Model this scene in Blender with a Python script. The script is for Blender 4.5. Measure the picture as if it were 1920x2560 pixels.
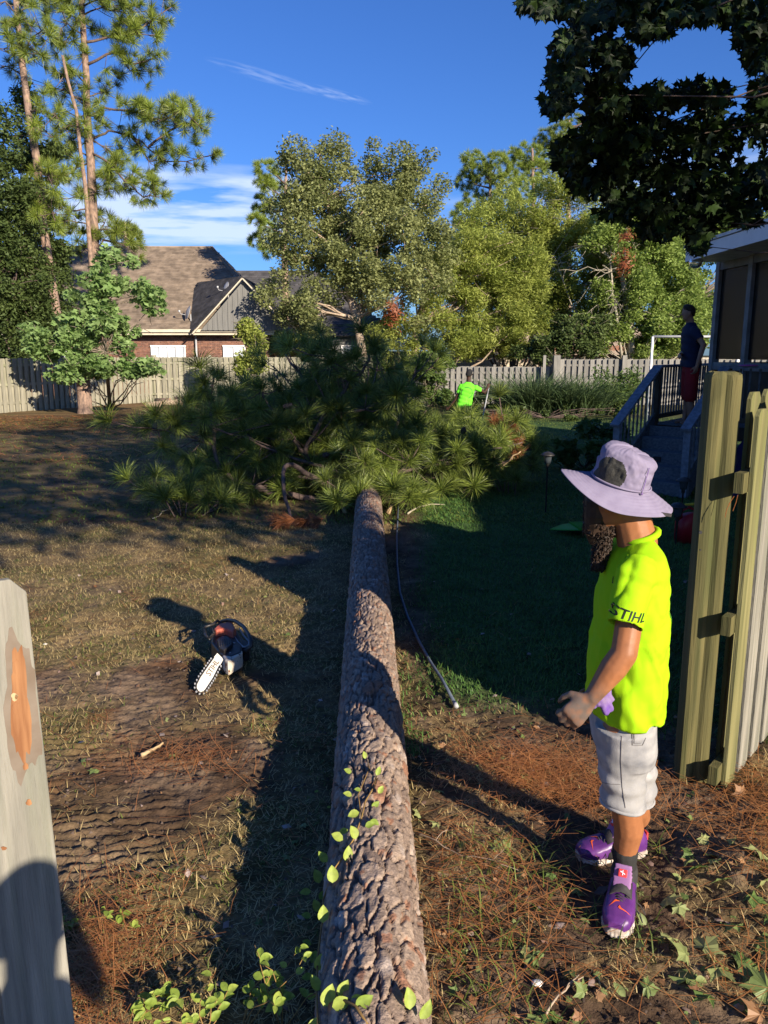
import bpy, bmesh, math, random
import numpy as np
from mathutils import Vector, Matrix, Quaternion
from mathutils.bvhtree import BVHTree
for o in list(bpy.data.objects): bpy.data.objects.remove(o)
SC = bpy.context.scene
COL = SC.collection
PI = math.pi
# ------------------------------------------------------------------ camera
CAMH, TILT, FPX = 1.95, math.radians(11.4), 1980.0
cam_d = bpy.data.cameras.new('camera'); cam = bpy.data.objects.new('camera', cam_d); COL.objects.link(cam)
cam.location = (0, 0, CAMH); cam.rotation_euler = (PI/2-TILT, 0, 0)
cam_d.sensor_fit = 'VERTICAL'; cam_d.sensor_height = 24.0; cam_d.lens = 24.0*FPX/2560
cam_d.clip_start = 0.05; cam_d.clip_end = 1500
SC.camera = cam
# ------------------------------------------------------------------ light
SUN_EL = math.radians(20.5); SX, SY = 0.585, -0.811          # towards the sun, behind the camera and to its right
W = bpy.data.worlds.new('World'); SC.world = W; W.use_nodes = True
nt = W.node_tree; N = nt.nodes; L = nt.links; N.clear()
out = N.new('ShaderNodeOutputWorld'); bg = N.new('ShaderNodeBackground'); sky = N.new('ShaderNodeTexSky')
sky.sky_type = 'NISHITA'; sky.sun_disc = False; sky.sun_elevation = SUN_EL; sky.sun_rotation = math.atan2(SX, SY)
sky.altitude = 0; sky.air_density = 1.0; sky.dust_density = 0.5; sky.ozone_density = 4.0
hs = N.new('ShaderNodeHueSaturation'); hs.inputs['Saturation'].default_value = 1.05; hs.inputs['Value'].default_value = 1.0
L.new(sky.outputs[0], hs.inputs['Color'])
tcw = N.new('ShaderNodeTexCoord')
def cloud(dirn, sx, sz, tilt, scale, amount, seed):
    # a patch of cirrus round one direction of the sky
    d = Vector(dirn).normalized(); r = d.cross(Vector((0,0,1))).normalized(); u = r.cross(d)
    r2 = r*math.cos(tilt)+u*math.sin(tilt); u2 = -r*math.sin(tilt)+u*math.cos(tilt)
    def dot(v):
        n = N.new('ShaderNodeVectorMath'); n.operation = 'DOT_PRODUCT'; n.inputs[1].default_value = v
        L.new(tcw.outputs['Generated'], n.inputs[0]); return n.outputs['Value']
    def m(op, a, b=None):
        n = N.new('ShaderNodeMath'); n.operation = op
        for i, q in enumerate((a, b)):
            if q is None: continue
            if isinstance(q, (int, float)): n.inputs[i].default_value = q
            else: L.new(q, n.inputs[i])
        return n.outputs[0]
    a = m('DIVIDE', dot(r2), sx); b = m('DIVIDE', dot(u2), sz)
    e = m('SUBTRACT', 1.0, m('ADD', m('MULTIPLY', a, a), m('MULTIPLY', b, b)))
    e = m('MULTIPLY', m('MAXIMUM', e, 0.0), m('GREATER_THAN', dot(d), 0.0))
    cb = N.new('ShaderNodeCombineXYZ'); L.new(m('MULTIPLY', a, scale), cb.inputs[0]); L.new(m('MULTIPLY', b, scale*0.9), cb.inputs[1]); cb.inputs[2].default_value = seed
    nz = N.new('ShaderNodeTexNoise'); nz.inputs['Scale'].default_value = 1.6; nz.inputs['Detail'].default_value = 5; L.new(cb.outputs[0], nz.inputs['Vector'])
    f = m('MAXIMUM', m('SUBTRACT', nz.outputs['Fac'], 0.38), 0.0)
    return m('MULTIPLY', m('MULTIPLY', f, e), amount)
def skydir(x, y):
    v = (1280-y*1.1573)/FPX; u = (x*1.1573-960)/FPX
    return (u, math.cos(TILT)+v*math.sin(TILT), -math.sin(TILT)+v*math.cos(TILT))
cl = [cloud(skydir(575,165), .07, .007, -.22, 1.6, .75, 3), cloud(skydir(712,201), .05, .006, -.20, 1.8, .9, 8),
      cloud(skydir(400,440), .30, .045, .02, 1.6, 4.6, 1), cloud(skydir(330,495), .34, .03, .03, 1.8, 3.5, 14), cloud(skydir(1500,380), .4, .04, .03, 1.6, 1.5, 5)]
s = cl[0]
for c in cl[1:]:
    n = N.new('ShaderNodeMath'); n.operation = 'ADD'; L.new(s, n.inputs[0]); L.new(c, n.inputs[1]); s = n.outputs[0]
n = N.new('ShaderNodeMath'); n.operation = 'MINIMUM'; L.new(s, n.inputs[0]); n.inputs[1].default_value = .75
mx = N.new('ShaderNodeMix'); mx.data_type = 'RGBA'; L.new(n.outputs[0], mx.inputs[0]); tint = N.new('ShaderNodeMix'); tint.data_type = 'RGBA'; tint.blend_type = 'MULTIPLY'; tint.inputs[0].default_value = 1; L.new(hs.outputs[0], tint.inputs[6]); tint.inputs[7].default_value = (.50, .745, 1.22, 1); L.new(tint.outputs[2], mx.inputs[6]); mx.inputs[7].default_value = (6.6, 7.6, 9.6, 1)
L.new(mx.outputs[2], bg.inputs['Color']); bg.inputs['Strength'].default_value = 0.068
L.new(bg.outputs[0], out.inputs['Surface'])
sd = bpy.data.lights.new('sun', 'SUN'); sd.energy = 5.0; sd.angle = math.radians(0.5); sd.color = (1.0, 0.86, 0.68)
so = bpy.data.objects.new('sun', sd); COL.objects.link(so); so.location = (10, -14, 12)
SUNV = Vector((SX*math.cos(SUN_EL), SY*math.cos(SUN_EL), math.sin(SUN_EL)))
so.rotation_euler = SUNV.to_track_quat('Z', 'Y').to_euler()
SC.view_settings.view_transform = 'Standard'; SC.view_settings.look = 'None'; SC.view_settings.exposure = 0.92; SC.view_settings.gamma = 1
try: SC.view_settings.use_curve_mapping = False
except Exception: pass
try:
    SC.cycles.max_bounces = 6; SC.cycles.diffuse_bounces = 2; SC.cycles.glossy_bounces = 2; SC.cycles.transmission_bounces = 4; SC.cycles.transparent_max_bounces = 6
except Exception: pass

# ------------------------------------------------------------------ helpers
random.seed(7); RNG = np.random.default_rng(11)
def at(x, y, Y):
    # the point Y metres ahead of the camera seen at photo position (x, y)
    u = (x*1.1573-960)/FPX; v = (1280-y*1.1573)/FPX
    d = Vector((u, math.cos(TILT)+v*math.sin(TILT), -math.sin(TILT)+v*math.cos(TILT)))
    return Vector((0, 0, CAMH)) + d*(Y/d.y)
def on(x, y, z=0.0):
    u = (x*1.1573-960)/FPX; v = (1280-y*1.1573)/FPX
    d = Vector((u, math.cos(TILT)+v*math.sin(TILT), -math.sin(TILT)+v*math.cos(TILT)))
    return Vector((0, 0, CAMH)) + d*((z-CAMH)/d.z)
def lnk(o, parent=None):
    COL.objects.link(o)
    if parent is not None: o.parent = parent
    return o
def tag(o, label=None, cat=None, group=None, kind=None):
    if label: o['label'] = label
    if cat: o['category'] = cat
    if group: o['group'] = group
    if kind: o['kind'] = kind
    return o
def thing(name, label, cat, loc=(0,0,0), rz=0, group=None):
    o = bpy.data.objects.new(name, None); o.empty_display_size = .1; COL.objects.link(o)
    o.location = loc; o.rotation_euler = (0, 0, rz); return tag(o, label, cat, group)
def mk(name, verts, faces, mats, smooth=False, fmat=None, attrs=None):
    """mesh data from arrays; faces is an (n,k) array or a list of lists"""
    me = bpy.data.meshes.new(name)
    verts = np.asarray(verts, dtype=np.float32).reshape(-1, 3)
    if isinstance(faces, np.ndarray):
        k = faces.shape[1]; n = len(faces)
        me.vertices.add(len(verts)); me.vertices.foreach_set('co', verts.ravel())
        me.loops.add(n*k); me.loops.foreach_set('vertex_index', faces.astype(np.int32).ravel())
        me.polygons.add(n); me.polygons.foreach_set('loop_start', np.arange(n, dtype=np.int32)*k)
        me.update(calc_edges=True)
    else:
        me.from_pydata(verts.tolist(), [], faces); me.update()
    if not isinstance(mats, (list, tuple)): mats = [mats]
    for m in mats: me.materials.append(m)
    if fmat is not None: me.polygons.foreach_set('material_index', np.asarray(fmat, dtype=np.int32))
    if smooth: me.polygons.foreach_set('use_smooth', np.ones(len(me.polygons), dtype=bool))
    for k_, v_ in (attrs or {}).items():
        v_ = np.asarray(v_, dtype=np.float32)
        if v_.ndim == 1:
            a = me.attributes.new(k_, 'FLOAT', 'POINT'); a.data.foreach_set('value', v_)
        else:
            a = me.attributes.new(k_, 'FLOAT_COLOR', 'POINT'); a.data.foreach_set('color', np.c_[v_, np.ones(len(v_))].astype(np.float32).ravel())
    return me
def ob(name, me, parent=None, loc=None, rot=None, scale=None):
    o = bpy.data.objects.new(name, me)
    lnk(o, parent)
    if loc is not None: o.location = loc
    if rot is not None: o.rotation_euler = rot
    if scale is not None: o.scale = scale if hasattr(scale, '__len__') else (scale,)*3
    return o
class MB:
    """gathers boxes, bars, tubes"""
    def __init__(s): s.v = []; s.f = []; s.m = []
    def add(s, v, f, mi=0):
        b = len(s.v); s.v.extend([tuple(q) for q in v]); s.f.extend([[i+b for i in q] for q in f]); s.m.extend([mi]*len(f))
    def box(s, c, d, rz=0, mi=0, M=None):
        x, y, z = d[0]/2, d[1]/2, d[2]/2
        v = [Vector(p) for p in ((-x,-y,-z),(x,-y,-z),(x,y,-z),(-x,y,-z),(-x,-y,z),(x,-y,z),(x,y,z),(-x,y,z))]
        R = M if M is not None else Matrix.Rotation(rz, 3, 'Z')
        s.add([R@q+Vector(c) for q in v], [[0,3,2,1],[4,5,6,7],[0,1,5,4],[1,2,6,5],[2,3,7,6],[3,0,4,7]], mi)
    def bar(s, a, b, w, h, up=(0,0,1), mi=0):
        a = Vector(a); b = Vector(b); d = (b-a); ln = d.length; d.normalize()
        r = d.cross(Vector(up))
        if r.length < 1e-4: r = d.cross(Vector((0,1,0)))
        r.normalize(); u = r.cross(d)
        s.box((a+b)/2, (w, ln, h), M=Matrix((r, d, u)).transposed(), mi=mi)
    def tube(s, pts, rad, n=8, mi=0, cap=True):
        pts = [Vector(p) for p in pts]
        if not hasattr(rad, '__len__'): rad = [rad]*len(pts)
        b = len(s.v); prev = None
        for i, p in enumerate(pts):
            d = (pts[min(i+1, len(pts)-1)]-pts[max(i-1, 0)])
            if d.length < 1e-9: d = Vector((0,0,1))
            d.normalize()
            if prev is None: r = d.cross(Vector((0,0,1)) if abs(d.z) < .9 else Vector((1,0,0)))
            else: r = prev - d*prev.dot(d)
            r.normalize(); prev = r; u = d.cross(r)
            for k in range(n):
                a = 2*PI*k/n; s.v.append(tuple(p+(r*math.cos(a)+u*math.sin(a))*rad[i]))
        for i in range(len(pts)-1):
            for k in range(n):
                k2 = (k+1) % n; s.f.append([b+i*n+k, b+i*n+k2, b+(i+1)*n+k2, b+(i+1)*n+k]); s.m.append(mi)
        if cap:
            s.f.append([b+k for k in range(n)][::-1]); s.m.append(mi)
            s.f.append([b+(len(pts)-1)*n+k for k in range(n)]); s.m.append(mi)
    def lathe(s, prof, c=(0,0,0), n=16, mi=0, M=None):
        b = len(s.v); M = M or Matrix.Identity(3)
        for r, z in prof:
            for k in range(n):
                a = 2*PI*k/n; s.v.append(tuple(M@Vector((r*math.cos(a), r*math.sin(a), z))+Vector(c)))
        for i in range(len(prof)-1):
            for k in range(n):
                k2 = (k+1) % n; s.f.append([b+i*n+k, b+i*n+k2, b+(i+1)*n+k2, b+(i+1)*n+k]); s.m.append(mi)
    def me(s, name, mats, smooth=False): return mk(name, s.v, s.f, mats, smooth, s.m)
    def ob(s, name, mats, parent=None, smooth=False, **k): return ob(name, s.me(name, mats, smooth), parent, **k)
def bevel(o, w=.005, seg=2):
    m = o.modifiers.new('bevel', 'BEVEL'); m.width = w; m.segments = seg; m.limit_method = 'ANGLE'; return o
def apply_mods(o):
    dg = bpy.context.evaluated_depsgraph_get(); dg.update(); me = bpy.data.meshes.new_from_object(o.evaluated_get(dg)); o.modifiers.clear(); o.data = me; return o
# numpy noise
def _h(i, j, k, seed):
    n = (i*374761393 + j*668265263 + k*2147483647 + seed*974634777) & 0xffffffff
    n = ((n ^ (n >> 13))*1274126177) & 0xffffffff
    return ((n ^ (n >> 16)) & 0xffff)/65535.0
def vnoise(x, y, z=0.0, seed=0):
    x = np.asarray(x, float); y = np.asarray(y, float); z = np.asarray(z, float)+0*x
    xi = np.floor(x).astype(np.int64); yi = np.floor(y).astype(np.int64); zi = np.floor(z).astype(np.int64)
    fx, fy, fz = x-xi, y-yi, z-zi; fx = fx*fx*(3-2*fx); fy = fy*fy*(3-2*fy); fz = fz*fz*(3-2*fz)
    r = 0
    for a in (0, 1):
        for b in (0, 1):
            for c in (0, 1):
                r = r + _h(xi+a, yi+b, zi+c, seed)*(fx if a else 1-fx)*(fy if b else 1-fy)*(fz if c else 1-fz)
    return r
def fbm(x, y, z=0.0, seed=0, oct=4):
    r = 0; a = .5; t = 0
    for i in range(oct): r = r + a*vnoise(np.asarray(x)*2**i, np.asarray(y)*2**i, np.asarray(z)*2**i, seed+i); t += a; a *= .5
    return r/t
def ss(a, b, x): t = np.clip((x-a)/(b-a), 0, 1); return t*t*(3-2*t)
def cell(x, y, seed=0):
    """Voronoi: F1, F2, id hash"""
    xi = np.floor(x).astype(np.int64); yi = np.floor(y).astype(np.int64)
    f1 = np.full(x.shape, 9.0); f2 = f1.copy(); idh = np.zeros(x.shape)
    for a in (-1, 0, 1):
        for b in (-1, 0, 1):
            px = xi+a+_h(xi+a, yi+b, 0, seed); py = yi+b+_h(xi+a, yi+b, 1, seed); d = np.hypot(px-x, py-y); hh = _h(xi+a, yi+b, 2, seed)
            near = d < f1; f2 = np.where(near, f1, np.minimum(f2, d)); idh = np.where(near, hh, idh); f1 = np.where(near, d, f1)
    return f1, f2, idh
# ------------------------------------------------------------------ materials
def lin(c): return tuple(c)+(1.0,)
def mat(name, c1, c2=None, scale=8, rough=.85, bump=0.0, stretch=(1,1,1), detail=5, spec=.3, metal=0, rnd=0.0, trans=0.0, c3=None, s3=2.0, lo=.35, hi=.65, attr=None, bscale=None, coord='Object', f3=(.5,.7)):
    m = bpy.data.materials.new(name); m.use_nodes = True; n = m.node_tree.nodes; l = m.node_tree.links
    p = n['Principled BSDF']; p.inputs['Roughness'].default_value = rough; p.inputs['Metallic'].default_value = metal
    p.inputs['Specular IOR Level'].default_value = spec
    tc = n.new('ShaderNodeTexCoord'); mp = n.new('ShaderNodeMapping'); mp.inputs['Scale'].default_value = stretch
    l.new(tc.outputs[coord], mp.inputs['Vector'])
    colr = None
    def noise(sc, det=detail):
        t = n.new('ShaderNodeTexNoise'); t.inputs['Scale'].default_value = sc; t.inputs['Detail'].default_value = det; l.new(mp.outputs[0], t.inputs['Vector']); return t.outputs['Fac']
    def mrange(s, a, b):
        t = n.new('ShaderNodeMapRange'); t.inputs[1].default_value = a; t.inputs[2].default_value = b; l.new(s, t.inputs[0]); return t.outputs[0]
    def mix(f, a, b, mode='MIX'):
        t = n.new('ShaderNodeMix'); t.data_type = 'RGBA'; t.blend_type = mode
        if isinstance(f, float): t.inputs[0].default_value = f
        else: l.new(f, t.inputs[0])
        for i, q in ((6, a), (7, b)):
            if isinstance(q, tuple): t.inputs[i].default_value = q
            else: l.new(q, t.inputs[i])
        return t.outputs[2]
    if attr:
        a = n.new('ShaderNodeAttribute'); a.attribute_name = attr[0]
        if attr[1] == 'col': colr = a.outputs['Color']
        else: colr = mix(a.outputs['Fac'], lin(c1), lin(c2))
        if c2 is not None and attr[1] == 'col':
            pass
        f = mrange(noise(scale), lo, hi); colr = mix(f, colr, mix(1.0, colr, (.6,.6,.6,1), 'MULTIPLY'))
    else:
        colr = lin(c1)
        if c2 is not None: colr = mix(mrange(noise(scale), lo, hi), lin(c1), lin(c2))
    if c3 is not None: colr = mix(mrange(noise(s3, 3), f3[0], f3[1]), colr, lin(c3))
    if rnd > 0:
        oi = n.new('ShaderNodeObjectInfo'); h = n.new('ShaderNodeHueSaturation')
        h.inputs['Hue'].default_value = .5
        l.new(colr if not isinstance(colr, tuple) else mix(0.0, colr, colr), h.inputs['Color'])
        mr = n.new('ShaderNodeMapRange'); mr.inputs[3].default_value = 1-rnd; mr.inputs[4].default_value = 1+rnd; l.new(oi.outputs['Random'], mr.inputs[0]); l.new(mr.outputs[0], h.inputs['Value'])
        colr = h.outputs['Color']
    if isinstance(colr, tuple): p.inputs['Base Color'].default_value = colr
    else: l.new(colr, p.inputs['Base Color'])
    if bump:
        b = n.new('ShaderNodeBump'); b.inputs['Strength'].default_value = 1.0; b.inputs['Distance'].default_value = bump
        l.new(noise(bscale or scale*2), b.inputs['Height']); l.new(b.outputs[0], p.inputs['Normal'])
    if trans:
        tr = n.new('ShaderNodeBsdfTranslucent'); ms = n.new('ShaderNodeMixShader'); ms.inputs[0].default_value = trans
        if isinstance(colr, tuple): tr.inputs['Color'].default_value = colr
        else: l.new(colr, tr.inputs['Color'])
        l.new(p.outputs[0], ms.inputs[1]); l.new(tr.outputs[0], ms.inputs[2]); l.new(ms.outputs[0], n['Material Output'].inputs['Surface'])
    return m
M = {}
M['fence_back'] = mat('fence_back', (.31,.295,.225), (.21,.20,.155), 3, .9, .003, (6,6,.7), rnd=.22, c3=(.22,.24,.12), s3=.8)
M['fence_grey'] = mat('fence_grey', (.27,.26,.23), (.18,.175,.16), 3, .9, .003, (6,6,.7), rnd=.22)
M['picket_near'] = mat('picket_near', (.30,.285,.24), (.17,.165,.14), 4, .85, .003, (10,10,.6), bscale=30, c3=(.17,.18,.13), s3=1.6)
M['picket_green'] = mat('picket_green', (.21,.195,.085), (.11,.11,.045), 3, .85, .002, (10,10,.5), bscale=20, rnd=.08, c3=(.15,.17,.05), s3=.9)
M['post'] = mat('post', (.135,.118,.045), (.07,.068,.025), 4, .85, .003, (9,9,.45), bscale=16, c3=(.06,.07,.022), s3=1.6)
M['wood_orange'] = mat('wood_orange', (.34,.17,.075), (.20,.085,.035), 7, .8, .001, (10,10,.8))
M['wood_stain'] = mat('wood_stain', (.15,.115,.085), (.20,.165,.13), 14, .85)
M['deck_wood'] = mat('deck_wood', (.17,.18,.19), (.09,.095,.10), 4, .85, .002, (3,3,3), rnd=.15)
M['deck_dark'] = mat('deck_dark', (.10,.075,.05), (.06,.05,.04), 5, .85, rnd=.15)
M['rail_grey'] = mat('rail_grey', (.22,.25,.30), (.13,.15,.19), 4, .8, .002, (4,4,4))
M['tread'] = mat('tread', (.16,.18,.20), (.09,.10,.12), 5, .85, .002, (2,8,8))
M['white'] = mat('white', (.85,.85,.85), (.78,.78,.78), 4, .6)
M['white_dirty'] = mat('white_dirty', (.75,.74,.72), (.6,.58,.55), 5, .6)
M['porch_frame'] = mat('porch_frame', (.26,.255,.25), (.17,.17,.17), 6, .8)
M['brick'] = mat('brick', (.30,.15,.10), (.20,.10,.075), 9, .9, attr=('c', 'mix'))
M['mortar'] = mat('mortar', (.42,.38,.33), (.34,.30,.26), 20, .95)
M['roof'] = mat('roof', (.30,.235,.175), (.21,.165,.125), 3, .95, attr=('c', 'mix'))
M['roof2'] = mat('roof2', (.10,.095,.10), (.06,.06,.065), 3, .95, attr=('c', 'mix'))
M['siding'] = mat('siding', (.19,.19,.18), (.15,.15,.145), 3, .8, stretch=(8,8,.6))
M['gutter'] = mat('gutter', (.62,.56,.44), (.52,.47,.37), 3, .6)
M['glass'] = mat('glass', (.05,.06,.07), None, rough=.08, spec=.8)
M['blind'] = mat('blind', (.55,.60,.66), (.45,.50,.56), 3, .5)
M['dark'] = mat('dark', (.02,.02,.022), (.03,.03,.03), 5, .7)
M['metal_grey'] = mat('metal_grey', (.42,.43,.45), (.32,.33,.35), 4, .5)
M['bark_pine'] = mat('bark_pine', (.34,.23,.17), (.15,.11,.09), 14, .95, .02, (1,1,.45), rnd=.05)
M['bark_grey'] = mat('bark_grey', (.26,.22,.17), (.14,.115,.09), 12, .95, .01, (1,1,.5))
M['bark_light'] = mat('bark_light', (.42,.34,.25), (.26,.19,.14), 9, .9, .008)
M['bark_limb'] = mat('bark_limb', (.17,.12,.10), (.08,.06,.055), 20, .95, .006)
M['dead_wood'] = mat('dead_wood', (.42,.38,.30), (.28,.25,.19), 12, .9)
M['cut_wood'] = mat('cut_wood', (.50,.38,.22), (.38,.26,.14), 12, .9)
def leafm(name, a, b, t=.35): return mat(name, a, b, 3, .55, spec=.35, trans=t, attr=('c', 'mix'), lo=.4, hi=.9)
M['leaf_birch'] = leafm('leaf_birch', (.15,.19,.06), (.42,.45,.19), .42)
M['leaf_yellow'] = leafm('leaf_yellow', (.20,.27,.04), (.50,.55,.14), .42)
M['leaf_mid'] = leafm('leaf_mid', (.13,.21,.035), (.38,.49,.13), .42)
M['leaf_dark'] = leafm('leaf_dark', (.04,.07,.02), (.13,.18,.05), .25)
M['leaf_sap'] = leafm('leaf_sap', (.13,.25,.05), (.36,.50,.20), .4)
M['leaf_shrub'] = leafm('leaf_shrub', (.06,.12,.025), (.16,.23,.06), .3)
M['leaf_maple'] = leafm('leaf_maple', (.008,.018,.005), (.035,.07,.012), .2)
M['leaf_red'] = leafm('leaf_red', (.22,.06,.025), (.34,.12,.05), .3)
M['leaf_vine'] = leafm('leaf_vine', (.22,.34,.05), (.42,.52,.10), .35)
M['leaf_litter'] = leafm('leaf_litter', (.12,.19,.05), (.30,.33,.13), .2)
M['leaf_brown'] = leafm('leaf_brown', (.20,.09,.04), (.38,.22,.11), .15)
M['grass'] = leafm('grass', (.075,.125,.02), (.22,.27,.06), .3)
M['grass_dry'] = leafm('grass_dry', (.32,.24,.09), (.72,.57,.28), .25)
M['lawn'] = leafm('lawn', (.06,.15,.03), (.14,.27,.06), .3)
M['reed'] = leafm('reed', (.05,.09,.03), (.13,.19,.08), .25)
M['straw'] = leafm('straw', (.33,.12,.035), (.55,.25,.09), .15)
def needlem(name, a, b): return mat(name, a, b, 5, .45, spec=.5, trans=.2, rnd=.25, attr=('c', 'mix'), lo=.45, hi=.9)
M['needle'] = needlem('needle', (.035,.07,.014), (.27,.34,.06))
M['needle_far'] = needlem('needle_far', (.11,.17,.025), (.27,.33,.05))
M['needle_dark'] = needlem('needle_dark', (.03,.065,.02), (.08,.13,.035))
M['needle_brown'] = needlem('needle_brown', (.22,.08,.035), (.36,.15,.06))
# ------------------------------------------------------------------ ground
def gh(x, y):
    x = np.asarray(x, float); y = np.asarray(y, float)
    h = .035*(fbm(x*.7, y*.7, 0, 3, 3)-.5) + .030*(fbm(x*5, y*5, 0, 5, 5)-.5)
    near = 1-ss(6, 11, np.hypot(x+.5, y-4))
    h = h*(.5+.5*near) + .014*near*(fbm(x*28, y*28, 0, 8, 3)-.5)*2 + .006*near*(ss(.5, .75, fbm(x*45, y*45, 0, 18, 3)))
    # ridges a tracked machine left in the soil
    def ridges(cx, cy, ang, ln, wd, per):
        dx = x-cx; dy = y-cy; a = dx*math.cos(ang)+dy*math.sin(ang); b = -dx*math.sin(ang)+dy*math.cos(ang)
        m = ss(wd, wd*.75, np.abs(a))*ss(ln, ln*.8, np.abs(b))
        ph = b+.015*np.sin(a*5)+.035*vnoise(a*5, b*5, 0, 31)+.012*vnoise(a*25, b*25, 0, 32)
        w = np.sin(ph*2*PI/per); return m*(.0048*np.clip(w*1.3, -1, 1))*ss(.40, .60, fbm(a*5, b*6, 0, 77, 4))*1.1
    h = h + ridges(-1.4, 3.0, .18, 1.0, .62, .052) + ridges(-.50, 4.35, .22, 1.0, .34, .07) + ridges(-2.5, 6.5, .3, 1.1, .5, .08)*.7
    h = h + .07*np.exp(-((x-1.35)**2+(y-2.62)**2)/.06)*(1+.8*(fbm(x*14, y*14, 0, 9, 3)-.5)) + .06*np.exp(-((x-1.75)**2+(y-2.95)**2)/.1)
    h = h - .10*np.exp(-((x+.05)**2)/.09)*(y < 11)*.25
    far = ss(45, 120, np.hypot(x, y)); return h*(1-far)
def gz(x, y): return float(gh(np.array([x]), np.array([y]))[0])
def band(a, b, step): return list(np.arange(a, b, step))
xs = np.array([-500,-250,-120,-70,-45,-30]+band(-22,-9,1.0)+band(-9,-4.5,.25)+band(-4.5,-2.6,.06)+band(-2.6,2.3,.019)+band(2.3,4.5,.06)+band(4.5,10,.3)+band(10,22,1.2)+[24,32,48,75,125,250,500])
ys = np.array([-400,-150,-60,-30,-15,-8,-4,-2,-.5,.4,1.0]+band(1.3,2.0,.02)+band(2.0,5.6,.0095)+band(5.6,8,.03)+band(8,14,.08)+band(14,40,.35)+[42,46,54,70,100,160,260,500])
X, Y = np.meshgrid(xs, ys); Z = gh(X, Y)
nx, ny = len(xs), len(ys)
idx = np.arange(nx*ny).reshape(ny, nx)
F = np.stack([idx[:-1,:-1], idx[:-1,1:], idx[1:,1:], idx[1:,:-1]], -1).reshape(-1, 4)
def cover(x, y):
    """(green grass, dry grass, straw) shares of the soil at a point"""
    n1 = fbm(x*1.1, y*1.1, 0, 21, 4); n2 = fbm(x*2.3+7, y*2.3, 0, 22, 4); n3 = fbm(x*.45, y*.45, 0, 23, 3)
    lawn = ss(.15, .45, x+.55*(n1-.5)-.02*(y-4))*ss(3.9, 4.5, y+.5*(n1-.5)+.25*(x-.7))       # kept lawn right of the log
    left = ss(.36, .54, n1+.16*ss(3.4, 4.6, y)-.02)*(1-ss(.0, .3, x))
    far = ss(7, 11, y)
    green = np.clip(lawn + (1-lawn)*left*.55*ss(.42, .6, n2) + .22*far*ss(.4, .6, n3), 0, 1)
    dry = np.clip((1-lawn)*(left*.9 + .6*ss(.5, .62, n2)*(x > .25)), 0, 1)
    bare = ss(1.05, .45, np.hypot((x+1.45)/.9, (y-3.0)/.95)+.5*(n2-.5))
    green = green*(1-bare*.9); dry = dry*(1-bare*.75)
    straw = ss(.60, .76, n2)*(1-lawn)*.7 + 1.0*np.exp(-((x-.72)**2/.10+(y-3.45)**2/.06)) + np.exp(-((x+.95)**2/.04+(y-2.25)**2/.08)) + 1.1*np.exp(-((x-1.75)**2/.10+(y-2.9)**2/.12)) + ss(18.5, 20.5, y+2*(n3-.5))*ss(-3.2, -5.5, x)
    return green, dry, np.clip(straw, 0, 1)
g_, d_, s_ = cover(X, Y)
soil = np.array([.10,.064,.040]); soil2 = np.array([.19,.133,.088]); cg = np.array([.085,.085,.028]); cd = np.array([.27,.195,.085]); cs = np.array([.24,.105,.045]); farg = np.array([.075,.105,.03])
t = ss(.4, .62, fbm(X*3, Y*3, 0, 44, 4))[..., None]
c = soil*(1-t)+soil2*t
for wgt, cc in ((s_*.40, cs), (d_*.6, cd), (g_*.85, cg)):
    c = c*(1-wgt[..., None]) + cc*wgt[..., None]
lw_ = (ss(.15, .5, X-.02*(Y-4))*ss(3.9, 4.5, Y+.25*(X-.7))*ss(26, 22, Y)*.8)[..., None]; c = c*(1-lw_)+np.array([.055,.125,.035])*lw_
c = c*(.45+1.1*fbm(X*9, Y*9, 0, 50, 5))[..., None]*(.7+.6*fbm(X*40, Y*40, 0, 52, 2))[..., None]
M['ground'] = mat('ground', (1,1,1), None, 60, .95, .006, attr=('c', 'col'), bscale=90, spec=.15, lo=.3, hi=.7)
tag(ob('ground', mk('ground', np.c_[X.ravel(), Y.ravel(), Z.ravel()], F, M['ground'], True, attrs={'c': c.reshape(-1, 3)})), kind='structure')

# ------------------------------------------------------------------ scattering
def frames(nrm, roll):
    n = nrm/np.linalg.norm(nrm, axis=1, keepdims=True)
    a = np.where(np.abs(n[:, 2:3]) < .9, np.array([[0,0,1.]]), np.array([[1.,0,0]]))
    t = np.cross(a, n); t /= np.linalg.norm(t, axis=1, keepdims=True); b = np.cross(n, t)
    c, s = np.cos(roll)[:, None], np.sin(roll)[:, None]
    return t*c+b*s, -t*s+b*c, n
def scatter(tv, tf, pos, size, nrm, roll):
    """copies of a small template (x along, y across, z normal) at many places; returns verts, faces"""
    tv = np.asarray(tv, float); tf = np.asarray(tf); n = len(pos); k = len(tv)
    X_, Y_, Z_ = frames(np.asarray(nrm, float), roll)
    size = np.asarray(size).reshape(-1, 1, 1) if np.ndim(size) else size
    R = np.stack([X_, Y_, Z_], 1)                        # n,3,3
    v = (tv[None]@R)*size + np.asarray(pos)[:, None, :]
    f = tf[None] + (np.arange(n)*k)[:, None, None]
    return v.reshape(-1, 3), f.reshape(-1, tf.shape[1])
LEAF4 = ([(-.5,0,0),(0,-.28,.03),(.5,0,-.04),(0,.28,.03)], [(0,1,2,3)])
LEAF_NARROW = ([(-.6,0,0),(0,-.15,.03),(.6,0,-.08),(0,.15,.03)], [(0,1,2,3)])
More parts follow.
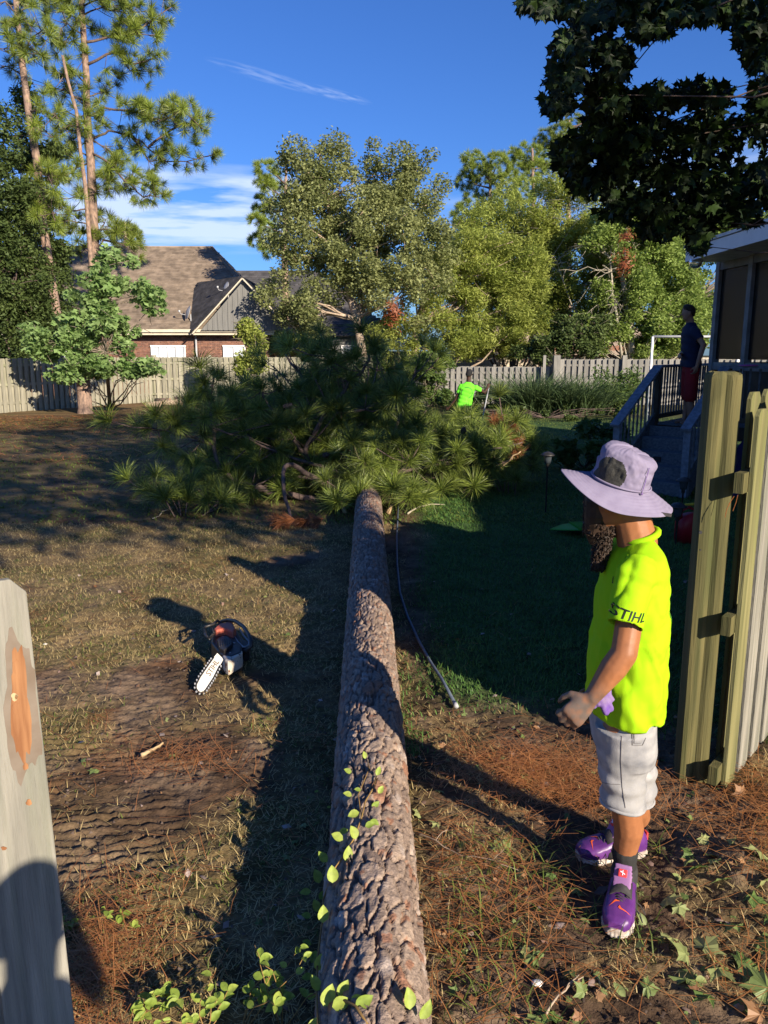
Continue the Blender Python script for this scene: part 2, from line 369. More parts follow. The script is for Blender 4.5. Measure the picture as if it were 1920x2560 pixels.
def lobed(n=5, inner=.66):
    # five pointed leaf as a triangle fan, stalk at the origin end
    pts = [(0,0,0)]
    tips = [(-125,.55),(-62,.85),(0,1.0),(62,.85),(125,.55)]
    seq = []
    for i, (a, r) in enumerate(tips):
        a = math.radians(a)
        for da, rr in ((-.24, .62), (-.09, .80), (0, 1.0), (.09, .80), (.24, .62)): seq.append((math.cos(a+da)*r*rr*.55, math.sin(a+da)*r*rr*.62, -.10*r*rr*abs(math.sin(a))-.06*rr*rr))
        if i < 4:
            b = math.radians((tips[i][0]+tips[i+1][0])/2); seq.append((math.cos(b)*inner*.5, math.sin(b)*inner*.5, -.01))
    seq.append((-.10, .02, 0)); seq = [(-.10, -.02, 0)]+seq
    pts += seq; f = [(0, i, i+1) for i in range(1, len(seq))]
    return pts, f
MAPLE = lobed()
LOB3 = ([(0,0,0),(-.35,-.05,0),(-.1,-.38,-.05),(.1,-.14,0),(.5,-.22,-.06),(.32,0,0),(.5,.22,-.06),(.1,.14,0),(-.1,.38,-.05),(-.35,.05,0)], [(0,i,i+1) for i in range(1,9)]+[(0,9,1)])
def leaves(name, pos, size, material, parent, tpl=LEAF4, up=.5, seed=1, crot=0.0, stuff=False, down=False):
    r = np.random.default_rng(seed); n = len(pos)
    nr = r.normal(size=(n, 3)); nr[:, 2] = np.abs(nr[:, 2])+up
    sz = size*(.65+.7*r.random(n))
    v, f = scatter(tpl[0], tpl[1], pos, sz, nr, r.random(n)*2*PI)
    # neighbours share a tone: clumps lighter or darker as real foliage is
    p = np.asarray(pos); tone = np.clip(.35*r.random(n)+.9*fbm(p[:,0]*1.1+seed, p[:,1]*1.1, p[:,2]*1.1, seed, 3)-.1, 0, 1)
    o = ob(name, mk(name, v, f, material, attrs={'c': np.repeat(tone, len(tpl[0]))}), parent)
    if stuff: o['kind'] = 'stuff'
    return o
def clump_points(centres, radii, n, seed, shell=.55, flat=.8):
    r = np.random.default_rng(seed); c = np.asarray(centres, float); rad = np.asarray(radii, float)
    w = rad**2; k = r.choice(len(c), n, p=w/w.sum()); d = r.normal(size=(n, 3)); d /= np.linalg.norm(d, axis=1, keepdims=True)
    rr = rad[k]*(shell+(1-shell)*r.random(n))**.7*(.55+.6*r.random(n)); p = c[k]+d*rr[:, None]*np.array([1,1,flat]); return p
def bend(a, b, n=5, sag=.12, rnd=.05, rs=random):
    a = Vector(a); b = Vector(b); ln = (b-a).length; out = []
    off = Vector((rs.uniform(-1,1), rs.uniform(-1,1), rs.uniform(-.3,1)))*ln*rnd
    for i in range(n+1):
        t = i/n; p = a.lerp(b, t); p.z -= sag*ln*(t*(1-t))*2; p += off*math.sin(t*PI)+Vector((rs.uniform(-1,1), rs.uniform(-1,1), rs.uniform(-1,1)))*ln*rnd*.35*(0 < i < n)
        out.append(p)
    return out
def wpx(x, y, Yd): return at(x, y, Yd)
def crown_tree(name, label, base, trunk_pts, r0, blobs, nclump, nleaf, lsize, leafmat, barkmat, seed, tpl=LEAF4, cr=.55, group=None, extra=None, limbs=True, up=.5, twigs=60, cat='tree', gaps=.0, drop=0.0):
    """blobs: (centre, radius vector) big masses; small clumps fill them, each reached by a limb"""
    rs = random.Random(seed); r = np.random.default_rng(seed)
    t = thing(name, label, cat, base, 0, group)
    B = Vector(base)
    cs = []; rads = []
    wt = [b[1][0]*b[1][2] for b in blobs]
    for i in range(nclump):
        b = rs.choices(blobs, wt)[0]
        d = Vector((rs.gauss(0,1), rs.gauss(0,1), rs.gauss(0,1))).normalized()*(rs.random()**.38)
        cs.append(Vector(b[0])+Vector((d.x*b[1][0], d.y*b[1][1], d.z*b[1][2]))-B); rads.append(cr*rs.uniform(.55, 1.25))
    pos = clump_points([tuple(q) for q in cs], rads, nleaf, seed)
    if drop: pos[:, 2] -= drop*r.random(len(pos))**3
    pos = pos[pos[:, 2] > .05]
    tp = [Vector(p)-B for p in trunk_pts]
    m = MB(); rr = [max(.03, r0*(1-.8*i/(len(tp)-1))) for i in range(len(tp))]; m.tube(tp, rr, 10); m.ob('trunk', barkmat, t, True)
    if limbs:
        m = MB()
        for k in range(min(twigs, len(cs))):
            c = cs[k]; j = min(range(len(tp)), key=lambda q: (tp[q]-c).length+max(0, tp[q].z-c.z+.4)*3)
            q = bend(tp[j], c, 5, .05, .09, rs); w = rr[j]*.42
            m.tube(q, [max(.012, w*(1-.85*i/5)) for i in range(6)], 5)
            for s in range(3):
                a = q[3+s % 3]; e = a+Vector((rs.gauss(0,1), rs.gauss(0,1), rs.gauss(0,.7)))*cr*.8; m.tube(bend(a, e, 3, .03, .1, rs), [.014,.01,.008,.004], 4)
        m.ob('limbs', barkmat, t, True)
    leaves('crown', pos, lsize, leafmat, t, tpl, up, seed)
    if extra: extra(t, B)
    return t
def ell(x, y, Yd, wx, hz, dy=None):
    """blob from photo position, its half width and half height in photo pixels"""
    c = at(x, y, Yd); k = Yd/1711.0; return (tuple(c), (wx*k, (dy or wx*k*.8), hz*k))
# needle tufts
def tuft_mesh(name, material, n=110, ln=.26, wid=.0035, spread=1.25, droop=.12, seed=0, core=True):
    r = np.random.default_rng(seed); v = []; f = []; a = []
    for i in range(n):
        th = spread*math.sqrt(r.random()) if r.random() < .8 else spread*1.15*r.random(); ph = r.random()*2*PI; l = ln*(.75+.35*r.random()); s0 = r.random()*ln*.35
        d = Vector((math.sin(th)*math.cos(ph), math.sin(th)*math.sin(ph), math.cos(th))); p0 = Vector((0,0,s0*.6))
        side = d.cross(Vector((r.normal(), r.normal(), r.normal()))).normalized()*wid*.5
        p1 = p0+d*l*.55-Vector((0,0,droop*l*.2)); p2 = p0+d*l-Vector((0,0,droop*l))
        b = len(v); v += [p0-side, p0+side, p1+side, p1-side, p2]; f += [[b,b+1,b+2,b+3],[b+3,b+2,b+4]]; a += [r.random()]*5
    m = mk(name, [tuple(q) for q in v], f, material, attrs={'c': a}); return m
TUFTS = [tuft_mesh('needle_tuft', M['needle'], 190, .30, .0042, 1.3, .22, i) for i in range(4)]
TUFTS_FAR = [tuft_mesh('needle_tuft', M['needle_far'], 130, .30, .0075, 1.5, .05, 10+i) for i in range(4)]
TUFTS_BROWN = [tuft_mesh('brown_tuft', M['needle_brown'], 140, .27, .0040, .75, .5, 20+i) for i in range(2)]
def place_tuft(tm, p, d, parent, s=1.0, name='needle_tuft', roll=None):
    o = bpy.data.objects.new(name, tm); lnk(o, parent)
    q = Vector(d).normalized().to_track_quat('Z', 'Y') @ Quaternion((0,0,1), random.uniform(0, 6.28))
    o.rotation_mode = 'QUATERNION'; o.rotation_quaternion = q; o.location = p; o.scale = (s, s, s); return o
def joined_tufts(name, tms, items, parent, material):
    V = []; Fq = []; A = []; base = 0
    cache = {}
    for (tm, p, d, s) in items:
        if tm not in cache:
            n = len(tm.vertices); co = np.zeros(n*3); tm.vertices.foreach_get('co', co); at_ = np.zeros(n); tm.attributes['c'].data.foreach_get('value', at_)
            cache[tm] = (co.reshape(-1, 3), at_, [list(q.vertices) for q in tm.polygons])
        co, a_, fs = cache[tm]; R = np.array((Vector(d).normalized().to_track_quat('Z', 'Y') @ Quaternion((0,0,1), random.uniform(0, 6.28))).to_matrix())
        V.append(co@R.T*s+np.array(p)); A.append(a_); b = base; Fq.append((fs, b)); base += len(co)
    faces = [];
    for fs, b in Fq:
        faces.extend([[i+b for i in q] for q in fs])
    return ob(name, mk(name, np.concatenate(V), faces, material, attrs={'c': np.concatenate(A)}), parent)
# ------------------------------------------------------------------ fences
def picket_me(name, m, w=.14, h=1.75, t=.018, ear=.03):
    v = []
    for y in (-t/2, t/2):
        v += [(-w/2,y,0),(w/2,y,0),(w/2,y,h-ear),(w/2-ear,y,h),(-w/2+ear,y,h),(-w/2,y,h-ear)]
    f = [[0,1,2,3,4,5],[11,10,9,8,7,6]]+[[i,i+6,(i+1)%6+6,(i+1)%6] for i in range(6)]
    return mk(name, v, f, m)
def run_fence(root, pts, h, pm, pitch=.215, off=0.0, mats=None, rs=random.Random(4), back=True, post_step=2.4, drop=None):
    """shadowbox fence: pickets on both faces of three rails"""
    for i in range(len(pts)-1):
        a = Vector(pts[i]+(0,)); b = Vector(pts[i+1]+(0,)); d = (b-a); ln = d.length; d.normalize(); nrm = Vector((d.y, -d.x, 0)); rz = math.atan2(d.y, d.x)
        n = int(ln/pitch)
        for k in range(n):
            for side in ((0, 1) if back else (0,)):
                p = a+d*(pitch*(k+.5+.5*side)) + nrm*(.034 if side == 0 else -.034)
                o = bpy.data.objects.new('picket', pm); lnk(o, root); o.location = (p.x, p.y, gz(p.x, p.y)-.02+rs.uniform(-.012, .012)); o.rotation_euler = (0, rs.uniform(-.006, .006), rz); o.scale = (1, 1, h/1.75)
        for z in (.3, .9, h-.25):
            MBb = MB(); MBb.bar(a+Vector((0,0,z)), b+Vector((0,0,z)), .036, .08); MBb.ob('rail', mats, root)
        m = max(1, int(round(ln/post_step)))
        for k in range(m+1):
            p = a+d*(ln*k/m) - nrm*.09
            MBb = MB(); MBb.box((p.x, p.y, (h+.06)/2), (.10, .10, h+.06), rz); MBb.ob('post', mats, root)
pm_b = picket_me('picket', M['fence_back']); pm_g = picket_me('picket', M['fence_grey'])
fb = thing('wooden_fence', 'sunlit weathered shadowbox fence running behind the pines and the young tree on the left', 'fence')
run_fence(fb, [(-16.0,21.2),(-13.2,25.0),(-9.2,32.3),(-.5,33.2)], 1.78, pm_b, .225, mats=M['fence_back'], back=True)
fb2 = thing('wooden_fence', 'grey picket fence behind the worker and the ornamental grass, with dark gaps', 'fence')
run_fence(fb2, [(-.3,33.2),(2.1,31.2),(6.4,30.6)], 1.43, pm_g, .225, mats=M['fence_grey'], back=True)
run_fence(fb2, [(6.6,30.4),(16.5,29.9)], 1.72, pm_g, .225, mats=M['fence_grey'], back=True)
for x_, y_, w_ in ((6.5,30.35,.24),(9.0,30.2,.16),(6.05,30.4,.10)):
    m = MB(); m.box((x_, y_, .92), (w_, w_, 1.84)); m.ob('post', M['fence_grey'], fb2)
ff = thing('neighbour_fence', 'pale beige board fence farther off, seen over the grey picket fence', 'fence')
pm_f = picket_me('board', mat('fence_pale', (.52,.46,.36), (.44,.38,.30), 3, .85, rnd=.1), .19, 1.75, .02, .01)
for i in range(90):
    x_ = 2.0+i*.21; o = bpy.data.objects.new('board', pm_f); lnk(o, ff); o.location = (x_, 47+.02*x_, -.1)
m = MB(); m.bar((2, 47.1, 1.3), (20.8, 47.4, 1.3), .05, .1); m.ob('rail', M['fence_back'], ff)

# ------------------------------------------------------------------ houses
def courses(org, u, v, lu, lv, du, dv, th, rs, half=True, clip=None, gap=.0, lap=1.0):
    """rows of small slabs on a plane; u along a course, v across it"""
    org = Vector(org); u = Vector(u).normalized(); v = Vector(v).normalized(); n = u.cross(v)
    V = []; F_ = []; A = []
    for j in range(int(lv/dv)):
        s0 = (-du/2 if (j % 2 and half) else 0)
        i = 0
        while s0+i*du < lu:
            a = max(0, s0+i*du)+gap/2; b = min(lu, s0+(i+1)*du)-gap/2; i += 1
            if b-a < .03: continue
            y0 = j*dv+gap/2; y1 = (j+lap)*dv-gap/2
            if clip and not clip((a+b)/2, (y0+y1)/2): continue
            t0 = th*rs.uniform(.8, 1.25); t1 = t0*.35 if lap > 1 else t0
            k = len(V); q = [org+u*a+v*y0, org+u*b+v*y0, org+u*b+v*y1, org+u*a+v*y1]
            V += q + [q[0]+n*t0, q[1]+n*t0, q[2]+n*t1, q[3]+n*t1]
            F_ += [[k+4,k+5,k+6,k+7],[k,k+1,k+5,k+4],[k+1,k+2,k+6,k+5],[k+2,k+3,k+7,k+6],[k+3,k,k+4,k+7]]; A += [rs.random()]*8
    return [tuple(q) for q in V], F_, A
def course_ob(name, m, parent, *a, **k):
    v, f, at_ = courses(*a, **k); o = ob(name, mk(name, v, f, m, attrs={'c': at_}), parent); o['kind'] = 'stuff'; return o
rs = random.Random(3)
def window(parent, x, y, z, w, h, panes=2, fm=None, gm=None, rz=0):
    """a window in a wall facing -Y: frame proud of the wall, panes set back"""
    f = MB()
    for a, b, c, d in ((0, h/2, w+.1, .06), (0, -h/2, w+.16, .07)): f.box((x+a, y-.03, z+b), (c, .08, d))
    for i in range(panes+1): f.box((x-w/2+w*i/panes, y-.03, z), (.06, .07, h))
    fo = f.ob('window', fm or M['white'], parent)
    for i in range(panes):
        g = MB(); g.box((x-w/2+w*(i+.5)/panes, y-.004, z), (w/panes-.06, .012, h-.06)); g.ob('pane', gm or M['blind'], fo)
    return fo
H1 = thing('brick_house', 'brick house with brown shingle roof and a small siding gable behind the left fence', 'house', (0,0,0))
HX0, HX1, HY, EZ = -22.5, -5.3, 36.6, 2.95
m = MB(); m.box(((HX0+HX1)/2, HY+5.1, EZ/2), (HX1-HX0, 10, EZ)); m.ob('wall', M['mortar'], H1)
course_ob('brick_facing', M['brick'], H1, (HX0, HY+.1, 0), (1,0,0), (0,0,1), HX1-HX0, EZ-.05, .215, .076, .018, rs, gap=.011)
course_ob('brick_facing', M['brick'], H1, (HX1, HY+.1, 0), (0,1,0), (0,0,1), 10, EZ-.05, .215, .076, .018, rs, gap=.011)
rise, run = 4.2, 6.0; RX0, RX1 = -19, -8.7; ey = HY-.45
m = MB()
a = (HX0-.4, ey, EZ); b = (HX1+.4, ey, EZ); c_ = (HX1+.4, ey+12, EZ); d_ = (HX0-.4, ey+12, EZ); r0 = (RX0, ey+run, EZ+rise); r1 = (RX1, ey+run, EZ+rise)
m.add([a,b,c_,d_,r0,r1], [[0,1,5,4],[1,2,5],[2,3,4,5],[3,0,4],[3,2,1,0]]); rf = m.ob('roof', M['roof'], H1)
sl = math.hypot(rise, run); vv = Vector((0, run, rise)).normalized()
def clipf(s, t): f = t/sl; return (RX0-HX0+.4)*f < s < (HX1+.4-HX0+.4)-(HX1+.4-RX1)*f
course_ob('shingles', M['roof'], rf, (HX0-.4, ey-.02, EZ+.015), (1,0,0), vv, HX1-HX0+.8, sl, .34, .145, .014, rs, clip=clipf, lap=1.15)
vh = (Vector(r1)-Vector((HX1+.4, ey+run, EZ))).normalized(); lh = (Vector(r1)-Vector((HX1+.4, ey+run, EZ))).length
def cliph(s, t): f = t/lh; return abs(s-6) < 6*(1-f)
course_ob('shingles', M['roof'], rf, (HX1+.42, ey, EZ+.01), (0,1,0), vh, 12, lh, .34, .145, .014, rs, clip=cliph, lap=1.15)
m = MB(); m.tube([(RX0, ey+run, EZ+rise+.03), (RX1, ey+run, EZ+rise+.03)], .07, 6); m.tube([r1, (HX1+.4, ey, EZ+.05)], .06, 6); m.ob('ridge_cap', M['roof'], rf)
m = MB(); m.box(((HX0+HX1)/2, ey-.07, EZ-.06), (HX1-HX0+.9, .13, .13)); m.box(((HX0+HX1)/2, ey-.02, EZ-.18), (HX1-HX0+.8, .03, .12)); m.ob('gutter', M['gutter'], H1)
m = MB(); m.box(((HX0+HX1)/2, ey+.22, EZ-.235), (HX1-HX0+.8, .46, .02)); m.ob('soffit', M['gutter'], H1)
gx, gw, gy = -6.15, 1.95, ey-.25                                      # the small gable
m = MB(); pk = 2.05
m.add([(gx-gw,gy,EZ-.05),(gx+gw,gy,EZ-.05),(gx,gy,EZ+pk),], [[0,1,2]]); gab = m.ob('gable', M['siding'], H1)
for i in range(17):
    x_ = gx-gw+.1+i*.23; hh = pk*(1-abs(x_-gx)/gw)-.06
    if hh > .1: m = MB(); m.box((x_, gy-.012, EZ-.04+hh/2), (.045, .022, hh)); m.ob('batten', M['siding'], gab)
m = MB(); o1 = .16
for s_ in (-1, 1):
    e0 = Vector((gx+s_*(gw+.32), gy-o1, EZ-.20)); e1 = Vector((gx, gy-o1, EZ+pk+.10)); m.bar(e0, e1, .05, .17, up=(0,1,0))
m.ob('barge_board', M['gutter'], H1)
for s_ in (-1, 1):
    e0 = Vector((gx+s_*(gw+.32), gy-o1, EZ-.12)); e1 = Vector((gx, gy-o1, EZ+pk+.17)); up_ = (e1-e0); L0 = up_.length
    m = MB(); back = Vector((-2.7*(s_ < 0), 3.3, 0)); m.add([e0, e1, e1+back, e0+back*.30], [[0,1,2,3],[3,2,1,0]]); gr = m.ob('gable_roof', M['roof2'], H1)
    if s_ < 0: course_ob('shingles', M['roof2'], gr, e1+Vector((0,0,.02)), back, (e0-e1), back.length, L0, .34, .145, .02, rs, clip=lambda s, t: s < back.length*(1-.7*t/L0), lap=1.15)
window(H1, (372-829)/1711*HY+0, HY+.06, 1.95+HY*6/1711-.42, 1.5, 1.15, 4); window(H1, (512-829)/1711*HY, HY+.06, 1.66, .95, 1.15, 2)
window(H1, -15.0, HY+.06, 1.9, 1.2, 1.0, 2); window(H1, -18.0, HY+.06, 1.9, 1.2, 1.0, 2)
m = MB(); m.tube([((432-829)/1711*HY, HY-.02, EZ-.2), ((432-829)/1711*HY, HY-.02, .1)], .045, 8); m.ob('downspout', M['metal_grey'], H1)
p_ = at(368, 573, 41.2); m = MB(); m.tube([p_-Vector((0,0,.5)), p_], .06, 8); m.tube([p_-Vector((0,0,.52)), p_-Vector((0,0,.40))], [.16, .07], 8); m.ob('vent_pipe', M['metal_grey'], H1)
def dish(px, py, Yd, yaw, label, s=1.0):
    p = at(px, py, Yd); t = thing('satellite_dish', label, 'satellite dish', p, yaw, 'satellite dishes on the shingle roof')
    R = Matrix.Rotation(math.radians(72), 3, 'X')
    m = MB(); m.lathe([(.0,.10),(.12,.088),(.24,.055),(.31,.02),(.315,.02),(.305,0.0),(.22,.03),(.1,.065),(0,.08)], (0,-.1,.62*s), 20, 0, R); m.ob('dish', M['metal_grey'], t, True)
    m = MB(); m.tube([(0,0,-.35),(0,0,.55)], .025, 8); m.tube([(-.4,-.2,-.35),(0,0,.1)], .014, 6); m.tube([(.4,-.2,-.35),(0,0,.1)], .014, 6); m.ob('mast', M['metal_grey'], t)
    m = MB(); m.tube([(0,-.1,.5),(0,-.42,.55),(0,-.5,.66)], .014, 6); m.box((0,-.5,.68), (.16,.07,.07)); m.ob('feed_arm', M['metal_grey'], t)
dish(494, 655, 36.4, -1.05, 'satellite dish on the dark gable slope, the upper one'); dish(413, 706, 36.6, -1.15, 'lower satellite dish on splayed struts near the gutter')

H2 = thing('far_house', 'house with dark grey roof between the brick house and the big tree', 'house')
m = MB(); m.box((-6.0, 54, 1.45), (12, 8, 2.9)); m.ob('wall', M['siding'], H2)
m = MB(); A0 = [(-14,49.6,2.9),(1,49.6,2.9),(1,58.6,2.9),(-14,58.6,2.9),(-12,54,7.2),(-4.6,54,7.2)]
m.add(A0, [[0,1,5,4],[1,2,5],[2,3,4,5],[3,0,4],[3,2,1,0]]); rf2 = m.ob('roof', M['roof2'], H2)
course_ob('shingles', M['roof2'], rf2, (-14,49.57,2.93), (1,0,0), Vector((0,4.4,4.3)), 15, 6.15, .5, .2, .018, rs, clip=lambda s, t: 2*t/6.15 < s < 15-5.6*t/6.15, lap=1.1)
for x_ in (-5.4, -4.2, -2.2): window(H2, x_, 49.98, 1.6, .8, 1.5, 2)
P2 = thing('white_sunroom', 'white framed sunroom behind the dark branches left of the log crown', 'sunroom')
m = MB(); m.box((-5.2, 41.2, 2.68), (3.6, 2.4, .16)); m.ob('roof', M['white_dirty'], P2)
for i in range(5):
    m = MB(); m.box((-6.9+i*.85, 40.1, 1.3), (.12, .12, 2.6)); m.ob('post', M['white'], P2)
for i in range(4):
    m = MB(); m.box((-6.47+i*.85, 40.15, 1.5), (.70, .02, 1.9)); m.ob('pane', M['blind'], P2)
SH = thing('garden_shed', 'small shed with pale metal roof under the big tree behind the fence', 'shed')
m = MB(); m.box((.9, 39.5, 1.0), (2.2, 1.8, 2.0)); m.ob('wall', M['deck_dark'], SH)
m = MB()
for i in range(12): m.box((-.4+i*.22, 39.4, 2.35), (.2, 2.2, .03), M=Matrix.Rotation(.25, 3, 'X')); 
m.ob('roof', M['metal_grey'], SH)
H3 = thing('low_house', 'low brick house with brown roof edge glimpsed over the pale fence', 'house')
m = MB(); m.box((13, 60, 1.2), (16, 8, 2.4)); m.ob('wall', M['brick'], H3)
m = MB(); m.add([(4.5,55.4,1.78),(21.5,55.4,1.78),(21.5,64,1.9),(4.5,64,1.9),(8,60,4.0),(18,60,4.0)], [[0,1,5,4],[1,2,5],[2,3,4,5],[3,0,4],[3,2,1,0]]); m.ob('roof', M['bark_light'], H3)

# ------------------------------------------------------------------ trees behind
rs = random.Random(12)
def base_at(x, Yd): p = at(x, 800, Yd); return (p.x, p.y, 0)
Yt = 35.0
b0 = base_at(800, Yt)
crown_tree('birch_tree', 'tallest leafy tree in the middle, grey green with a pale orange trunk', b0,
    [b0, at(770,690,Yt), at(735,560,Yt), at(705,430,Yt), at(690,330,Yt)], .22,
    [ell(640,395,Yt,68,85), ell(735,350,Yt,60,62), ell(830,345,Yt,60,75), ell(905,400,Yt,52,85), ell(690,500,Yt,110,90), ell(850,490,Yt,105,90), ell(610,560,Yt,55,80), ell(730,610,Yt,110,70), ell(890,600,Yt,80,80), ell(660,680,Yt,60,50), ell(950,520,Yt,50,60), ell(740,470,Yt,110,110), ell(800,560,Yt,120,110), ell(590,650,Yt,40,50), ell(560,600,Yt,32,40)],
    250, 88000, .135, M['leaf_birch'], M['bark_light'], 5, LEAF4, .62, 'trees beyond the fence', drop=.6)
b0 = base_at(890, 37)
crown_tree('willow_tree', 'pale yellow green leafy tree right of the tallest one, reaching low over the fence', b0,
    [b0, at(900,700,37), at(930,600,37), at(960,520,37)], .2,
    [ell(960,600,37,80,90), ell(1040,560,37,70,110), ell(1090,660,37,90,70), ell(980,710,37,100,48), ell(860,705,37,80,50), ell(1130,600,37,60,90)],
    200, 66000, .15, M['leaf_yellow'], M['bark_light'], 6, LEAF_NARROW, .6, 'trees beyond the fence', drop=.9)
b0 = base_at(1190, 40)
crown_tree('oak_tree', 'yellow green tree with pale bare branches showing, behind the ornamental grass', b0,
    [b0, at(1190,690,40), at(1170,600,40), at(1140,500,40)], .24,
    [ell(1120,480,40,80,80), ell(1200,450,40,80,70), ell(1240,560,40,90,90), ell(1170,650,40,90,70), ell(1260,690,40,60,60), ell(1290,480,40,50,70), ell(1060,520,40,50,70), ell(1120,580,40,80,60), ell(1300,600,40,50,60)],
    190, 64000, .155, M['leaf_yellow'], M['dead_wood'], 7, LEAF_NARROW, .68, 'trees beyond the fence', drop=.8)
b0 = base_at(1370, 37)
crown_tree('oak_tree', 'mid green tree with a bleached forked trunk right of the red leaf clump', b0,
    [b0, at(1360,690,37), at(1345,600,37), at(1335,520,37), at(1350,460,37)], .2,
    [ell(1330,500,37,80,70), ell(1400,540,37,70,80), ell(1350,620,37,80,70), ell(1420,680,37,60,60), ell(1300,700,37,55,60), ell(1460,600,37,55,80), ell(1380,460,37,70,50), ell(1480,700,37,50,60), ell(1400,740,37,60,30)],
    190, 60000, .15, M['leaf_mid'], M['dead_wood'], 8, LEAF4, .6, 'trees beyond the fence', drop=.5)
b0 = base_at(1500, 40)
crown_tree('oak_tree', 'leafy tree behind the screen porch corner, rising above its roof', b0,
    [b0, at(1500,650,40), at(1510,540,40)], .2,
    [ell(1490,520,40,70,60), ell(1580,500,40,90,50), ell(1500,640,40,60,110), ell(1640,540,40,80,70), ell(1430,730,40,60,40)],
    130, 40000, .16, M['leaf_mid'], M['bark_grey'], 9, LEAF4, .7, 'trees beyond the fence')
b0 = base_at(1240, 34)
crown_tree('dark_shrub', 'dark green broadleaf shrub behind the fence above the ornamental grass', b0,
    [b0, at(1240,720,34)], .07, [ell(1230,725,34,60,45), ell(1290,735,34,50,38), ell(1150,745,34,50,30)], 30, 9000, .15, M['leaf_dark'], M['bark_grey'], 10, LEAF4, .45, cat='shrub')
b0 = base_at(1110, 43)
crown_tree('oak_tree', 'deeper green tree filling the gap between the two yellow green ones', b0, [b0, at(1105,650,43), at(1100,520,43)], .2,
    [ell(1090,560,43,70,90), ell(1180,540,43,60,80), ell(1060,640,43,80,70), ell(1150,680,43,90,60), ell(1000,560,43,50,80)], 110, 34000, .17, M['leaf_mid'], M['bark_limb'], 51, LEAF4, .75, 'trees beyond the fence')
b0 = base_at(1440, 44)
crown_tree('oak_tree', 'deeper green tree behind the bleached trunk and beside the porch eave', b0, [b0, at(1440,650,44), at(1440,520,44)], .2,
    [ell(1420,560,44,80,100), ell(1330,600,44,70,100), ell(1480,690,44,70,60), ell(1300,540,44,60,80), ell(1380,480,44,90,50), ell(1250,640,44,60,80)], 120, 36000, .17, M['leaf_mid'], M['bark_limb'], 52, LEAF4, .75, 'trees beyond the fence')
for (x_, w_, h_, l_, s_) in ((985, 75, 26, 'low yellow green shrub behind the fence right of the worker', 61), (1080, 60, 24, 'low leafy shrub behind the pale fence, under the big yellow green tree', 62), (1400, 60, 30, 'low leafy shrub behind the grey fence beside the goal frame', 63), (640, 60, 34, 'leafy shrub behind the fence left of the dark crown top', 64)):
    b0 = base_at(x_, 38.5); crown_tree('leafy_shrub', l_, b0, [b0, at(x_, 755, 38.5)], .06, [ell(x_, 750, 38.5, w_, h_), ell(x_+w_*.4, 738, 38.5, w_*.5, h_)], 30, 8000, .15, M['leaf_yellow' if s_ != 63 else 'leaf_mid'], M['bark_grey'], s_, LEAF_NARROW, .5, cat='shrub')
# dead branches and red leaf clumps among the right trees
def dead(name, label, pts, Yd, n, spread, seed):
    rs = random.Random(seed); P_ = [at(x, y, Yd) for x, y in pts]; t = thing(name, label, 'dead branch' if n > 20 else 'tree', P_[0])
    P_ = [p-P_[0] for p in P_]; m = MB(); m.tube(P_, [.07*(1-.7*i/(len(P_)-1)) for i in range(len(P_))], 7); m.ob('trunk', M['dead_wood'], t, True)
    m = MB()
    for i in range(n):
        k = rs.randint(1, len(P_)-1); a = P_[k].lerp(P_[k-1], rs.random()); e = a+Vector((rs.gauss(-.5,.9), rs.gauss(-.3,.4), rs.gauss(-.2,.6)))*spread
        q = bend(a, e, 5, -.12, .12, rs); m.tube(q, [.03,.024,.018,.013,.009,.005], 4)
        for j in range(4):
            a2 = q[rs.randint(1,4)]; m.tube(bend(a2, a2+Vector((rs.gauss(-.3,.5), rs.gauss(0,.3), rs.gauss(-.4,.5)))*spread*.5, 3, 0, .15, rs), [.014,.011,.008,.004], 4)
    m.ob('twigs', M['dead_wood'], t)
dead('dead_tree', 'bleached dead tree with a tangle of bare twigs right of centre', [(1345,790),(1335,700),(1325,640),(1318,560),(1325,500)], 36.5, 34, 1.0, 3)
dead('leaning_trunk', 'thin leaning pale trunk beside the dark shrub', [(1290,790),(1270,720),(1235,660),(1200,560)], 38.5, 14, .9, 5)
def clumpleaf(name, label, cx, cy, Yd, w, h, n, mt, size, seed):
    t = thing(name, label, 'leaf clump', at(cx, cy, Yd)); r = np.random.default_rng(seed); k = Yd/1711
    leaves('leaves', r.normal(size=(n, 3))*np.array([w*k*.5, .3, h*k*.5]), size, mt, t, LEAF_NARROW, .2, seed)
    m = MB(); m.tube([(0,0,h*k*.8),(0.05,0,0),(0,0,-h*k*.7)], [.03,.02,.01], 5); m.ob('twig', M['bark_limb'], t)
clumpleaf('red_leaf_clump', 'rust red dead leaf clump low in the tallest leafy tree', 848, 672, 33.6, 22, 34, 300, M['leaf_red'], .17, 1)
clumpleaf('red_leaf_clump', 'rust red leaf clump hanging on the bleached tree above the fence, right', 1348, 566, 33.3, 16, 30, 240, M['leaf_red'], .16, 2)
clumpleaf('red_leaf_clump', 'small rust red leaf clump high under the dark maple leaves', 1352, 510, 33.3, 14, 12, 120, M['leaf_red'], .15, 3)

